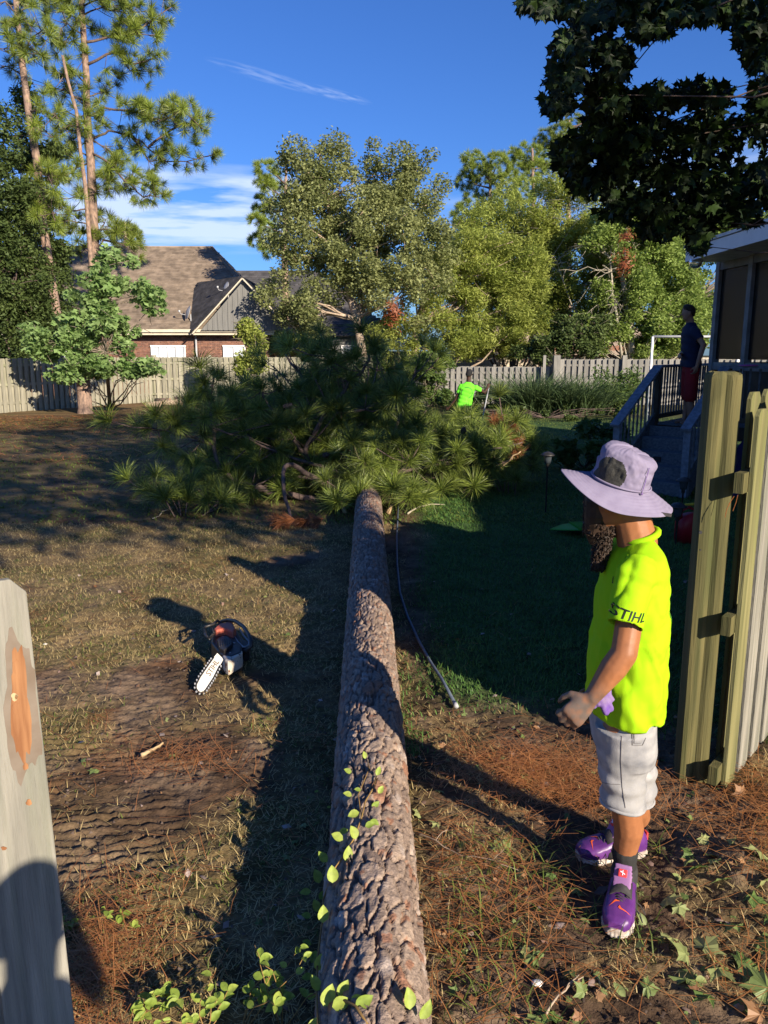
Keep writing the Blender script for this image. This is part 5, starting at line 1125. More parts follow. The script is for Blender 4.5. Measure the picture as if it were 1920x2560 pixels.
for i in range(500):
    t_ = rs.random(); a = rs.uniform(0, 2*PI); p = fr_+FY*(.052*math.cos(a))+SYd*(.071*math.sin(a))*(1-.3*t_)+Vector((0,0,.02-.17*t_)); r_ = rs.uniform(.004,.007); ax = Vector((rs.gauss(0,1), rs.gauss(0,1), rs.gauss(0,1))).normalized(); u1 = ax.orthogonal().normalized(); u2 = ax.cross(u1)
    m.tube([p+(u1*math.cos(k*1.5)+u2*math.sin(k*1.5))*r_ for k in range(5)], .0024, 3)
m.ob('beard', M['hair'], PN)
# hat
ho = P(1341,1040); e1_ = Vector((-math.cos(.22), 0, math.sin(.22))); e3_ = Vector((math.sin(.22), -.20, math.cos(.22))).normalized(); e1_ = (e1_-e3_*e1_.dot(e3_)).normalized(); e2_ = e3_.cross(e1_); e2_ = e2_ if e2_.y < 0 else -e2_
NA = 168; prof = []; V = []; Fh = []; mi = []
crown = [(0,1.0),(.12,.995),(.3,.985),(.5,.98),(.66,.965),(.8,.93),(.9,.86),(.96,.76),(.99,.60),(1.0,.40),(.992,.2),(.99,.02)]
hz__ = np.array(crown); tt_ = np.linspace(0, len(crown)-1, 46); crown = [(float(np.interp(t, range(len(crown)), hz__[:,0])), float(np.interp(t, range(len(crown)), hz__[:,1]))) for t in tt_]
brim = [i/26 for i in range(27)]
def hatpt(x, y, z): return ho+e1_*x+e2_*y+e3_*z
for i, (h_, r_) in enumerate(crown[::-1]):
    for k in range(NA):
        a = 2*PI*k/NA; fq = fbm(np.array([math.cos(a)*2.2+5]), np.array([math.sin(a)*2.2]), np.array([h_*2.6]), 4, 4)[0]; w = (.016*(fq-.5) + .010*(abs(2*fq-1)**.5-.6)*math.sin(PI*min(1, h_*1.1)))*min(1, h_*6)
        V.append(hatpt((.094*r_+w)*math.cos(a), (.086*r_+w)*math.sin(a), .112*h_*(1+.10*math.cos(a))+w*.8))
n0 = len(crown)
for t_ in brim:
    for k in range(NA):
        a = 2*PI*k/NA; ca, sa = math.cos(a), math.sin(a); fr_ = max(0, ca); bk = max(0, -ca); sd_ = abs(sa)
        L_ = .080+.022*fr_**2+.016*bk**2; drp = (.050*sd_**1.5+.006*fr_**2+.040*bk**2)
        rx, ry = .094+L_*t_*(1-.22*sd_), .086+L_*t_*(1-.22*sd_); rip = .0007*math.sin(t_*2*PI*7)+.004*math.sin(a*3+1)*t_
        V.append(hatpt(rx*ca, ry*sa, -drp*t_**1.15-.004+rip))
for i in range(n0+len(brim)-1):
    for k in range(NA):
        k2 = (k+1) % NA; Fh.append([i*NA+k, (i+1)*NA+k, (i+1)*NA+k2, i*NA+k2]); a = (k+.5)*360/NA; hh = crown[::-1][i][0] if i < n0 else -1
        mi.append(1 if (i < n0-1 and hh < .80 and ((a-38-hh*18)/36)**2+((hh-.20)/.55)**2 < 1 and hh > .02) else 0)
Fh.append(list(range(NA))); mi.append(0)
hat = ob('sun_hat', mk('sun_hat', [tuple(v) for v in V], Fh, [M['hat'], M['mesh_black']], True, mi), PN); s_ = hat.modifiers.new('t', 'SOLIDIFY'); s_.thickness = .003
m = MB()
for k in range(NA+1): pass
m.tube([hatpt(.0965*math.cos(2*PI*k/60), .0885*math.sin(2*PI*k/60), .004) for k in range(61)], .0035, 6, cap=False); m.ob('hat_band', M['hat'], hat, True)
ka = math.radians(118); m = MB(); m.tube([hatpt(.094*math.cos(ka), .086*math.sin(ka), .085), hatpt(.098*math.cos(ka), .092*math.sin(ka), .04), hatpt(.101*math.cos(ka), .094*math.sin(ka), .004)], .0012, 5); m.lathe([(0,-.005),(.005,0),(0,.005)], hatpt(.102*math.cos(ka), .096*math.sin(ka), 0), 8); m.ob('cord', M['glove'], hat)
m = MB(); kb = math.radians(143); p = hatpt((.094+.088*.93)*math.cos(kb), (.086+.088*.80)*math.sin(kb), -.045); m.box(p, (.034,.004,.010), M=Matrix.Rotation(.15, 3, 'Y')); m.ob('brim_tag', M['strap'], hat)
# shorts
m = MB()
loft(m, [(P(1345,1500), (.098,0,0), (0,.165,0)), (P(1343,1560), (.100,0,0), (0,.175,0)), (P(1345,1600), (.098,0,0), (0,.17,0)), (P(1348,1625), (.088,0,0), (0,.155,0))], 24, 2.2)
hemL, hemR = P(1345,1738,-.04), P(1368,1728,.14)
loft(m, [(hl+Vector((0,0,.02)), (.096,0,0), (0,.092,0)), (P(1345,1640,-.07), (.082,0,0), (0,.080,0)), (P(1343,1700,-.05), (.072,0,0), (0,.074,0)), (P(1343,1722,-.045), (.077,0,0), (0,.078,0)), (hemL+Vector((0,0,.006)), (.069,0,0), (0,.072,0)), (hemL, (.062,0,0), (0,.066,0))], 22, 2.1)
loft(m, [(hr+Vector((0,0,.02)), (.100,0,0), (0,.09,0)), (P(1356,1640,.11), (.095,0,0), (0,.085,0)), (P(1365,1700,.13), (.082,0,0), (0,.08,0)), (hemR, (.074,0,0), (0,.074,0))], 22, 2.1)
def dfold(co):
    x, y, z = co[:,0], co[:,1], co[:,2]; return .020*(fbm(x*9, y*9, z*7, 25, 3)-.5)+.0045*np.sin(z*70+x*25+3*fbm(x*8,y*8,z*8,4,2))*ss(.66, .5, z)
hz1, hz2 = hemL.z, hemR.z
shorts = skin('denim_shorts', m, M['denim'], PN, .0065, 4, .5, disp=dfold, cut=lambda c, n: n.z < -.75 and c.z < max(hz1, hz2)+.03)
shorts.modifiers.new('t', 'SOLIDIFY').thickness = .003
sbv = BVHTree.FromPolygons([tuple(v.co) for v in shorts.data.vertices], [list(p.vertices) for p in shorts.data.polygons])
def seam(name, pts, parent=shorts, r=.0012, dbl=0):
    m = MB(); q = []
    for i in range(len(pts)-1):
        for s in range(8):
            x = pts[i][0]+(pts[i+1][0]-pts[i][0])*s/8; y = pts[i][1]+(pts[i+1][1]-pts[i][1])*s/8; d = (at(x, y, 2)-Vector((0,0,CAMH))).normalized(); h = sbv.ray_cast(Vector((0,0,CAMH)), d)
            if h[0] is not None: q.append(h[0]-d*.0015)
    if len(q) > 1: m.tube(q, r, 5); m.ob(name, M['thread'], parent)
seam('side_seam', [(1343,1590),(1341,1640),(1344,1700),(1352,1752)], r=.0011); seam('knee_seam', [(1298,1690),(1320,1694),(1343,1695)], r=.0009)
seam('pocket_edge', [(1366,1572),(1366,1610),(1388,1610),(1396,1592)], r=.0010); seam('pocket_edge', [(1370,1574),(1370,1606),(1386,1606)], r=.0008)
m = MB()
for i in range(26):
    a = 2*PI*i/26; pass
q = [hemL+Vector((.072*math.cos(2*PI*i/24), .076*math.sin(2*PI*i/24), .006*math.sin(4*PI*i/24)+.010)) for i in range(25)]; m.tube(q, .0075, 7, cap=False)
q = [hemR+Vector((.072*math.cos(2*PI*i/24), .072*math.sin(2*PI*i/24), .006)) for i in range(25)]; m.tube(q, .006, 7, cap=False); m.ob('rolled_hem', M['denim'], shorts, True)
# gloves tucked at the hip
gl_ = thing('work_gloves', 'purple work gloves tucked in the near hip pocket of the shorts', 'gloves', P(1298,1512,-.19)); m = MB(); rs = random.Random(5)
gw_ = lambda x, y, d: P(x, y, d)-P(1298,1512,-.19)
chain(m, [gw_(1300,1490,-.18), gw_(1308,1515,-.2), gw_(1318,1530,-.2)], [.016,.015,.012]); chain(m, [gw_(1286,1505,-.19), gw_(1282,1525,-.2)], [.012,.010]); chain(m, [gw_(1298,1510,-.2), gw_(1305,1528,-.21), gw_(1309,1540,-.21)], [.012,.011,.010]); chain(m, [gw_(1292,1500,-.19), gw_(1293,1520,-.205)], [.013,.010])
chain(m, [gw_(1308,1495,-.19), gw_(1322,1510,-.2)], [.012,.009]); chain(m, [gw_(1305,1480,-.17), gw_(1312,1500,-.19)], [.02,.015])
skin('gloves', m, M['glove'], gl_, .004, 2, .5, disp=lambda co: .004*(fbm(co[:,0]*60, co[:,1]*60, co[:,2]*60, 4, 2)-.5))
# socks and shoes
def shoe(heel, toe, lab, ank):
    heel = Vector(heel); toe = Vector(toe); f = (toe-heel); L_ = f.length; f.normalize(); s = Vector((-f.y, f.x, 0)); u = Vector((0,0,1)); R = lambda t, sx, h: heel+f*(L_*t)+s*sx+u*h
    so_ = MB(); rings = []
    for t, w in ((.0,.018),(.03,.028),(.12,.034),(.3,.035),(.5,.036),(.7,.045),(.85,.043),(.94,.033),(.985,.018)): rings.append((R(t, 0, .020+.006*(t > .8)*(t-.8)*5), s*w*1.25, u*.019))
    m_ = MB(); loft(m_, rings, 16, 3); sole = skin('sole', m_, M['sole'], PN, .005, 2, .4, disp=lambda co: .0015*np.sin(co[:,0]*500)*(co[:,2] < .03))
    up = MB(); rr = []
    for t, w, h in ((.02,.024,.060),(.1,.033,.090),(.22,.036,.100),(.36,.037,.088),(.5,.039,.072),(.64,.043,.058),(.78,.044,.050),(.90,.036,.042),(.97,.022,.032)): h *= 1.2; rr.append((R(t, 0, .022+h/2), s*w*1.25, u*(h/2+.004)))
    loft(up, rr, 18, 2.5)
    shoe_ = skin('shoe', up, M['shoe'], PN, .0045, 2, .4, disp=lambda co: .0025*(fbm(co[:,0]*40, co[:,1]*40, co[:,2]*40, 8, 2)-.5))
    sole.parent = shoe_
    cm = MB(); loft(cm, [(R(.30,0,.095), s*.048, f*.058), (R(.26,0,.125), s*.047, f*.054), (R(.24,0,.142), s*.042, f*.048)], 20); skin('collar', cm, M['strap'], shoe_, .004, 2)
    tg = MB(); loft(tg, [(R(.54,0,.100), s*.032, (u*.8+f*.5)*.006), (R(.46,0,.140), s*.034, (u*.8+f*.5)*.007), (R(.42,0,.178), s*.030, (u*.3+f*.8)*.006)], 16); skin('tongue', tg, M['shoe_grey'], shoe_, .004, 1)
    st = MB(); prv = None; ringp = []
    for t0 in (.42, .62):
        ringp.append([R(t0, .056*math.cos(a), .034+(.098 if t0 < .5 else .078)*math.sin(a)) for a in [PI*i/10 for i in range(11)]])
    v_ = ringp[0]+ringp[1]; st.add(v_, [[i, i+1, i+12, i+11] for i in range(10)]); sto = st.ob('strap', M['strap'], shoe_, True); sto.modifiers.new('t', 'SOLIDIFY').thickness = .005
    fl = MB(); fl.bar(R(.50, -.050, .075), R(.47, -.085, .060), .05, .005); fl.ob('strap_end', M['strap'], shoe_)
    tgp = R(.47, 0, .150); nrm_ = (f*.62+u*.78).normalized(); b = MB(); y_ = nrm_.cross(s).normalized(); b.box(tgp+nrm_*.009, (.030,.027,.006), M=Matrix((s, y_, nrm_)).transposed()); bo = bevel(b.ob('tongue_tag', M['red'], shoe_), .003)
    mk_ = MB(); mk_.bar(tgp+nrm_*.0135+s*.008-y_*.004, tgp+nrm_*.0135-s*.008+y_*.004, .0035, .001, up=nrm_); mk_.bar(tgp+nrm_*.0135-y_*.009, tgp+nrm_*.0135+y_*.009, .0025, .001, up=nrm_); mk_.ob('mark', M['print_white'], bo)
    TICK = [[(-.5,.05),(-.42,-.18),(-.25,-.22),(.5,.12),(-.2,-.06),(-.36,-.02)]]
    for sx, t0 in ((.020, .80), (-.018, .74)):
        c_ = R(t0, sx, .06); drape('toe_mark', '', .045, c_, f*.5+s*(.8 if sx > 0 else -.8), (f*-.6+s*.6) if sx > 0 else (f*.6+s*.6), shoe_, M['orange'], shoe_, poly=TICK, off=.0015)
    la = MB(); rs = random.Random(1)
    for j in range(3): t0 = .63+.03*j; la.tube([R(t0, x_, .022+.080-.5*abs(x_)+.004-.12*(t0-.6)) for x_ in (-.03,-.015,0,.015,.03)], .0024, 5)
    la.tube(bend(R(.63,.02,.10), R(.5,.085,.02), 5, -.2, .15, rs), .002, 5); la.tube(bend(R(.63,.02,.10), R(.7,.08,.03), 5, -.2, .15, rs), .002, 5); la.ob('lace', M['strap'], shoe_)
    hp = MB(); hp.box(R(-.005, 0, .085), (.022,.006,.03), math.atan2(s.y, s.x)); hp.ob('heel_pull', M['red'], shoe_)
shoe((heel_l.x, heel_l.y, .0), (toe_l.x, toe_l.y, .0), 0, al)
shoe((heel_r.x, heel_r.y, .0), (toe_r.x, toe_r.y, .0), 0, ar_)
for a_, k_ in ((al, kl), (ar_, kr)):
    m = MB(); d_ = (k_-a_).normalized(); chain(m, [a_-Vector((0,0,.03)), a_+d_*.02, a_+d_*.085], [.041,.039,.047]); skin('sock', m, M['sock'], PN, .005, 2, cut=lambda c, n: False)

# ---------------------------------------------------------- other people
def figure(label, J, mats, s=1.0, shirt_len=None, short=False, sleeve=.55, barefoot=False, hairm=None, group=None, back_print=False):
    """J: joints in world space. One skin for the body; garments as their own shells"""
    t = thing('person', label, 'person', (0,0,0)); V3 = Vector
    rt = (V3(J['sR'])-V3(J['sL'])).normalized(); upv = (V3(J['neck'])-V3(J['hip'])).normalized(); fw = V3(J['fwd']).normalized(); m = MB(); hd = V3(J['head'])
    loft(m, [(hd+upv*.115, rt*.03, fw*.035), (hd+upv*.075, rt*.066, fw*.08), (hd, rt*.074, fw*.095), (hd-upv*.06+fw*.01, rt*.062, fw*.078), (hd-upv*.105+fw*.03, rt*.035, fw*.04)], 18)
    caps(m, hd+fw*.09-upv*.01, hd+fw*.112-upv*.03, .011, .014, 8)
    for q in (-1, 1): caps(m, hd+rt*.076*q+upv*.01, hd+rt*.076*q-upv*.025, .015, .010, 8)
    chain(m, [hd-upv*.03, V3(J['neck']), V3(J['neck'])-upv*.06], [.058,.056,.07])
    ch = V3(J['neck']).lerp(V3(J['hip']), .3)
    loft(m, [(V3(J['neck'])-upv*.02, rt*.07, fw*.06), (V3(J['neck'])-upv*.09, rt*.17, fw*.09), (ch, rt*.165, fw*.105), (V3(J['neck']).lerp(V3(J['hip']), .7), rt*.15, fw*.10), (V3(J['hip']), rt*.16, fw*.11), (V3(J['hip'])-upv*.06, rt*.12, fw*.09)], 18)
    for q in 'LR':
        a, b, c = V3(J['s'+q]), V3(J['e'+q]), V3(J['w'+q]); chain(m, [a, a.lerp(b,.5), b, b.lerp(c,.35), c], [.055,.046,.040,.040,.027])
        d = (c-b).normalized(); bk = V3(J.get('b'+q, -fw)); bk = (bk-d*bk.dot(d)).normalized(); fingers(m, c, d, bk, d.cross(bk)*(1 if q == 'L' else -1), 1.0, .7)
        h, k, an = V3(J['h'+q]), V3(J['k'+q]), V3(J['a'+q]); chain(m, [h, k, k.lerp(an,.35)-fw*.01, an], [.085,.058,.056,.036]); caps(m, an-V3((0,0,.04)), an+V3(J['toe'])*.15-V3((0,0,.05)), .035, .026)
    skin('body', m, mats['skin'], t, .010, 4)
    m = MB(); loft(m, [(hd+upv*.125, rt*.03, fw*.04), (hd+upv*.095-fw*.005, rt*.07, fw*.085), (hd+upv*.05-fw*.012, rt*.081, fw*.096), (hd-upv*.0-fw*.035, rt*.078, fw*.070), (hd-upv*.05-fw*.055, rt*.055, fw*.035)], 18); skin('hair', m, hairm or M['hair'], t, .009, 2, disp=lambda co: .006*(fbm(co[:,0]*50, co[:,1]*50, co[:,2]*50, 4, 2)-.5))
    hem = V3(J['hip'])-upv*(shirt_len or .08); m = MB()
    loft(m, [(V3(J['neck'])+upv*.005, rt*.068, fw*.065), (V3(J['neck'])-upv*.05, rt*.15, fw*.088), (V3(J['neck'])-upv*.11, rt*.195, fw*.115), (ch, rt*.195, fw*.135), (V3(J['neck']).lerp(V3(J['hip']), .7), rt*.185, fw*.135), (hem+upv*.05, rt*.20, fw*.145), (hem, rt*.20, fw*.145)], 20, 2.3)
    ends = []
    for q in 'LR':
        a, b = V3(J['s'+q]), V3(J['e'+q]); e = a.lerp(b, sleeve); ends.append((e, (b-a).normalized())); chain(m, [a, a.lerp(e,.6)], [.072,.066]); d = (b-a).normalized(); u1 = d.orthogonal().normalized(); u2 = d.cross(u1); loft(m, [(a.lerp(e,.5), u1*.066, u2*.066), (e, u1*.066, u2*.066)], 14)
    sh = skin('t_shirt', m, mats['shirt'], t, .012, 3, disp=lambda co: .014*(fbm(co[:,0]*8, co[:,1]*8, co[:,2]*6, 7, 3)-.5)+.004*np.sin(co[:,2]*60+co[:,0]*20), cut=lambda c, n: (n.dot(-upv) > .8 and (c-hem).dot(upv) < .03) or any(n.dot(d_) > .8 and (c-e_).length < .1 and (c-e_).dot(d_) > -.02 for e_, d_ in ends))
    m = MB(); hp = V3(J['hip']); loft(m, [(hp+upv*.08, rt*.165, fw*.115), (hp-upv*.02, rt*.18, fw*.13), (hp-upv*.10, rt*.165, fw*.115)], 18)
    for q in 'LR':
        h, k, an = V3(J['h'+q]), V3(J['k'+q]), V3(J['a'+q])
        if short: chain(m, [h, h.lerp(k,.5), h.lerp(k,.86)], [.105,.098,.098])
        else: chain(m, [h, k, an+V3((0,0,.03))], [.102,.075,.062])
    skin('shorts' if short else 'trousers', m, mats['legs'], t, .012, 3, disp=lambda co: .01*(fbm(co[:,0]*9, co[:,1]*9, co[:,2]*9, 3, 2)-.5))
    if not barefoot:
        for q in 'LR': m = MB(); an = V3(J['a'+q]); chain(m, [an-V3((0,0,.02)), an+V3(J['toe'])*.08-V3((0,0,.045)), an+V3(J['toe'])*.18-V3((0,0,.055))], [.048,.046,.036]); skin('shoe', m, M['strap'], t, .01, 2)
    return t, sh
# worker by the fence, seen from behind, pole in the raised hand
YW = 20.3; A = lambda x, y, dy=0: at(x, y, YW+dy)
J = dict(head=A(1013,808), neck=A(1012,826), hip=A(1003,873), sL=A(996,835), sR=A(1028,838), eL=A(984,864,.05), wL=A(970,880,.12), eR=A(1047,848,.15), wR=A(1054,836,.25), hL=A(997,880), hR=A(1012,880), fwd=(.15,1,0), toe=(.1,1,0), bL=(0,-1,0), bR=(0,-1,0))
g0 = .0
for q, x_ in (('L', A(996,893).x), ('R', A(1013,893).x)): J['k'+q] = (x_, YW+.16, .42); J['a'+q] = (x_+(.03 if q == 'R' else -.04), YW, .09)
figure_w, shw = figure('worker seen from behind in bright green tee and dark trousers near the back fence', J, dict(skin=M['skin_dark'], shirt=M['neon_green'], legs=M['black_cloth']), hairm=M['black_cloth'], sleeve=.5, shirt_len=.12)
drape('back_print', '', .19, A(1008,847), (1,0,0), (0,0,1), shw, M['print_black'], shw, poly=LEAFPOLY, off=.006)
drape('back_ring', '', .27, A(1008,848), (1,0,0), (0,0,1), shw, M['print_green'], shw, poly=ringpoly(.46, .09, 26), off=.006)
pl = thing('tool_pole', 'long handled tool held upright in the raised hand of the worker', 'garden tool', A(1052,845,.1)); m = MB(); m.tube([A(1056,838,.27)-A(1052,845,.1), A(1046,885,.25)-A(1052,845,.1), Vector((A(1040,895).x, YW+.25, .02))-A(1052,845,.1)], .016, 8); m.ob('handle', M['metal_grey'], pl, True)
m = MB(); e_ = Vector((A(1040,895).x, YW+.25, .03))-A(1052,845,.1)
for k in range(9): m.tube([e_, e_+Vector(((k-4)*.06, -.05, -.02))], .006, 4)
m.ob('tines', M['metal_grey'], pl)
# man on the deck
QM = Vector((4.66,12.02,0)); k_ = 12.02
A2 = lambda x, y, dy=0: at(x, y, 12.02+dy)
J = dict(head=A2(1487,676), neck=A2(1492,697), hip=A2(1493,790), sL=A2(1500,715,-.17), sR=A2(1484,713,.17), eL=A2(1520,745,-.30), wL=A2(1506,790,-.26), eR=A2(1483,755,.22), wR=A2(1470,765,-.02), hL=A2(1496,800,-.09), hR=A2(1488,800,.09), fwd=(-.93,-.05,0), toe=(-.95,-.3,0), bL=(.3,-.9,0), bR=(-.5,.3,.3))
J['kL'] = A2(1490,866,-.07); J['aL'] = A2(1490,914,-.06); J['kR'] = A2(1484,862,.08); J['aR'] = A2(1478,911,.07)
for q in ('aL','aR'): J[q].z = DZ+.085
figure('man in navy shirt and red shorts standing barefoot on the deck, hand on hip', J, dict(skin=M['skin_pale'], shirt=M['navy'], legs=M['shorts_red']), short=True, barefoot=True, sleeve=.6, shirt_len=.02)
# the photographer, whose shadow falls on the near picket
J = dict(head=(.62,-.42,1.64), neck=(.62,-.44,1.47), hip=(.62,-.45,1.0), sL=(.44,-.42,1.43), sR=(.80,-.46,1.43), eL=(.36,-.30,1.20), wL=(.38,-.12,1.40), eR=(.9,-.38,1.18), wR=(.8,-.2,1.35), hL=(.53,-.45,.93), hR=(.71,-.45,.93), kL=(.52,-.42,.50), kR=(.73,-.42,.50), aL=(.51,-.45,.085), aR=(.74,-.45,.085), fwd=(0,1,0), toe=(0,1,0))
figure('person standing behind the open gate gap, outside the picture', J, dict(skin=M['skin_pale'], shirt=M['navy'], legs=M['black_cloth']))
# ------------------------------------------------------------------ near fence
NF = thing('near_fence', 'near green tinged fence section with a thick gate post at the right', 'fence'); fd = Vector((.645,.765,0)).normalized(); PF = Vector((1.485,3.205,0)); fn = Vector((-fd.y, fd.x, 0)); P0 = Vector((1.43,3.385,0))
m = MB(); 
# rough sawn post: cut top slightly weathered
pw = .066; zt = 1.86
gp_ = MB(); R_ = Matrix.Rotation(math.radians(-8), 3, 'Z'); nseg = 14; prof = []
for i in range(4):
    a = [(-pw,-pw),(pw,-pw),(pw,pw),(-pw,pw)][i]; b = [(-pw,-pw),(pw,-pw),(pw,pw),(-pw,pw)][(i+1) % 4]
    for k in range(6): t = k/6; x = a[0]+(b[0]-a[0])*t; y = a[1]+(b[1]-a[1])*t; s = .93 if k == 0 else 1; prof.append((x*s-(.006 if (i == 0 and k == 3) else 0)*0, y*s+(.010 if (i == 0 and k == 3) else 0)))
rs = random.Random(6); v = []; nn_ = len(prof)
for z, sc_ in ((-.2,1),(.4,1),(1.0,1),(1.5,1),(zt-.02,1),(zt,.96),(zt+.008,.8)):
    for x, y in prof: q = R_@Vector((x*sc_, y*sc_, 0)); v.append((P0.x+q.x, P0.y+q.y, z+(rs.uniform(-.006,.006) if z > 1.8 else 0)))
f = [[i*nn_+k, i*nn_+(k+1) % nn_, (i+1)*nn_+(k+1) % nn_, (i+1)*nn_+k] for i in range(6) for k in range(nn_)]+[[6*nn_+k for k in range(nn_)]]
po_ = ob('gate_post', mk('gate_post', v, f, M['post']), NF); po_['label'] = 'thick green stained gate post with split grain'
for x, y, r_ in ((1513,1150,.0075),(1513,1188,.003)):
    p = at(x, y, 3.27); h_ = MB(); h_.lathe([(0,.003),(r_,.003),(r_,-.004)], p, 10, 0, Matrix.Rotation(PI/2, 3, 'X')); h_.ob('bolt_hole', M['dark'], po_)
pm_n = picket_me('picket', M['picket_green'], .14, 1.76, .017, .028); pm_n2 = picket_me('picket', M['picket_near'], .14, 1.76, .017, .028)
for k in range(14):
    for side in (0, 1):
        s = .135+.192*k+(.096 if side else 0); p = PF+fd*s+fn*(0 if side == 0 else .062)
        o = bpy.data.objects.new('picket', pm_n if side or k == 0 else pm_n2); lnk(o, NF); o.location = (p.x, p.y, gz(p.x, p.y)+.02+rs.uniform(-.02,.02)-(.06 if side == 0 else .03)); o.rotation_euler = (0, rs.uniform(-.01,.01), math.atan2(fd.y, fd.x))
for z in (.10, .80, 1.42):
    m = MB(); m.bar(PF+fn*.03+Vector((0,0,z)), PF+fd*2.9+fn*.03+Vector((0,0,z)), .038, .085); m.ob('rail', M['post'], NF)
for s in (2.4,): m = MB(); p = P0+fd*s+fn*.09; m.box((p.x,p.y,.9), (.09,.09,1.8), math.atan2(fd.y, fd.x)); m.ob('post', M['post'], NF)
def sliver(pts, r=.0014): m = MB(); m.tube([at(x, y, 3.245) for x, y in pts], r, 4); return m
for pts in ([(1567,1110),(1575,1088),(1586,1072)], [(1566,1118),(1570,1100),(1578,1085)], [(1583,1104),(1590,1085),(1594,1068)]): sliver(pts).ob('caught_needle', M['straw'], po_)

LF = thing('near_fence', 'weathered grey picket with an orange bare patch, end of the fence at the left edge', 'fence')
fd = Vector((.77,.64,0)).normalized(); cF = Vector((-.770,1.500,0)); fa = math.atan2(fd.y, fd.x)
def near_picket(c, w, h, mt, name='picket', taper=0.0):
    v = []; hw = w/2; ear = .028
    for y in (-.009, .009): v += [(-hw,y,0),(hw,y,0),(hw,y,h-ear*1.15),(hw-ear,y,h),(-hw+ear,y,h+.002),(-hw,y,h-ear*1.05)]
    fce = [[0,1,2,3,4,5],[11,10,9,8,7,6]]+[[i,i+6,(i+1)%6+6,(i+1)%6] for i in range(6)]
    o = ob(name, mk(name, v, fce, mt), LF, loc=c, rot=(0,-.017,fa)); return bevel(o, .0025, 2)
# local frame of the picket face
top = on(40,1240,0)
pk_h = at(45,1238,1.55).z
er = at(86,1300,1.545); wv_ = Vector((math.cos(fa), math.sin(fa), 0)); c0 = Vector((er.x, er.y, 0))-wv_*.070
near_picket(c0+Vector((0,0,-.02)), .14, pk_h+.02, M['picket_near'])
c1 = c0-wv_*.115+Vector((-fd.y, fd.x, 0))*.06; near_picket(c1+Vector((0,0,-.02)), .14, at(3,1085,c1.y).z+.02, M['picket_near'])
for k in range(1, 9):
    c = c0-wv_*(.225*k); near_picket(c+Vector((0,0,-.02)), .14, 1.7, M['picket_near']); c = c-wv_*.112+Vector((-fd.y, fd.x, 0))*.06; near_picket(c+Vector((0,0,-.02)), .14, 1.7, M['picket_near'])
for z in (.35, .95, 1.40): m = MB(); a_ = c0+Vector((-fd.y, fd.x, 0))*.03; m.bar(a_+wv_*.03+Vector((0,0,z)), a_-wv_*2.2+Vector((0,0,z)), .036, .085); m.ob('rail', M['picket_near'], LF)
nrmF = Vector((wv_.y, -wv_.x, 0))
def patch(name, pts, mt, lift, parent=LF):
    v = []
    for x, y in pts:
        d = (at(x, y, 2)-Vector((0,0,CAMH))).normalized(); o_ = c0+nrmF*.009; t = (o_-Vector((0,0,CAMH))).dot(nrmF)/d.dot(nrmF); v.append(tuple(Vector((0,0,CAMH))+d*t+nrmF*lift))
    vv = v+[tuple(Vector(q)-nrmF*(lift*.9)) for q in v]; n = len(v); return ob(name, mk(name, vv, [list(range(n))]+[[i, (i+1) % n, (i+1) % n+n, i+n] for i in range(n)], mt), parent)
def wob(cx, cy, rx, ry, seed, n=36, p=2.6, sk=0.0):
    rs = random.Random(seed); ph = [rs.uniform(0, 6.28) for _ in range(4)]; out_ = []
    for i in range(n):
        a = 2*PI*i/n; k = 1+.10*math.sin(3*a+ph[0])+.08*math.sin(5*a+ph[1])+.06*math.sin(9*a+ph[2])+.04*math.sin(14*a+ph[3]); ca, sa = math.cos(a), math.sin(a); x_ = rx*math.copysign(abs(ca)**(2/p), ca)*k; y_ = ry*math.copysign(abs(sa)**(2/p), sa)*k; out_.append((cx+x_+sk*y_, cy+y_))
    return out_
patch('stain', wob(46,1530,36,150,1,40,2.6,.055), M['wood_stain'], .0006); patch('bare_wood', wob(44,1525,20,122,2,36,2.4,.05), M['wood_orange'], .0011)
for i, (x, y, rx, ry, mt) in enumerate(((36,1440,9,16,M['orange']),(31,1505,7,9,M['cut_wood']),(34,1530,8,14,M['orange']),(36,1505,5,6,M['orange']),(55,1655,6,8,M['orange']),(62,1733,6,7,M['wood_orange']),(8,1832,6,4,M['wood_orange']))): patch('torn_fibre', wob(x, y, rx, ry, 10+i, 16, 2), M['wood_orange'] if mt is M['orange'] else mt, .0018)
hk = thing('wire_hook', 'small bent wire staple at the left picture edge on the weathered picket', 'hook', at(3,1498,1.5)); m = MB(); m.tube([Vector((-.008,-.01,.006)), Vector((.0,-.012,.009)), Vector((.006,-.012,.004)), Vector((.006,-.012,-.004)), Vector((0,-.012,-.008)), Vector((-.008,-.01,-.006))], .001, 6); m.ob('wire', M['metal_grey'], hk, True)

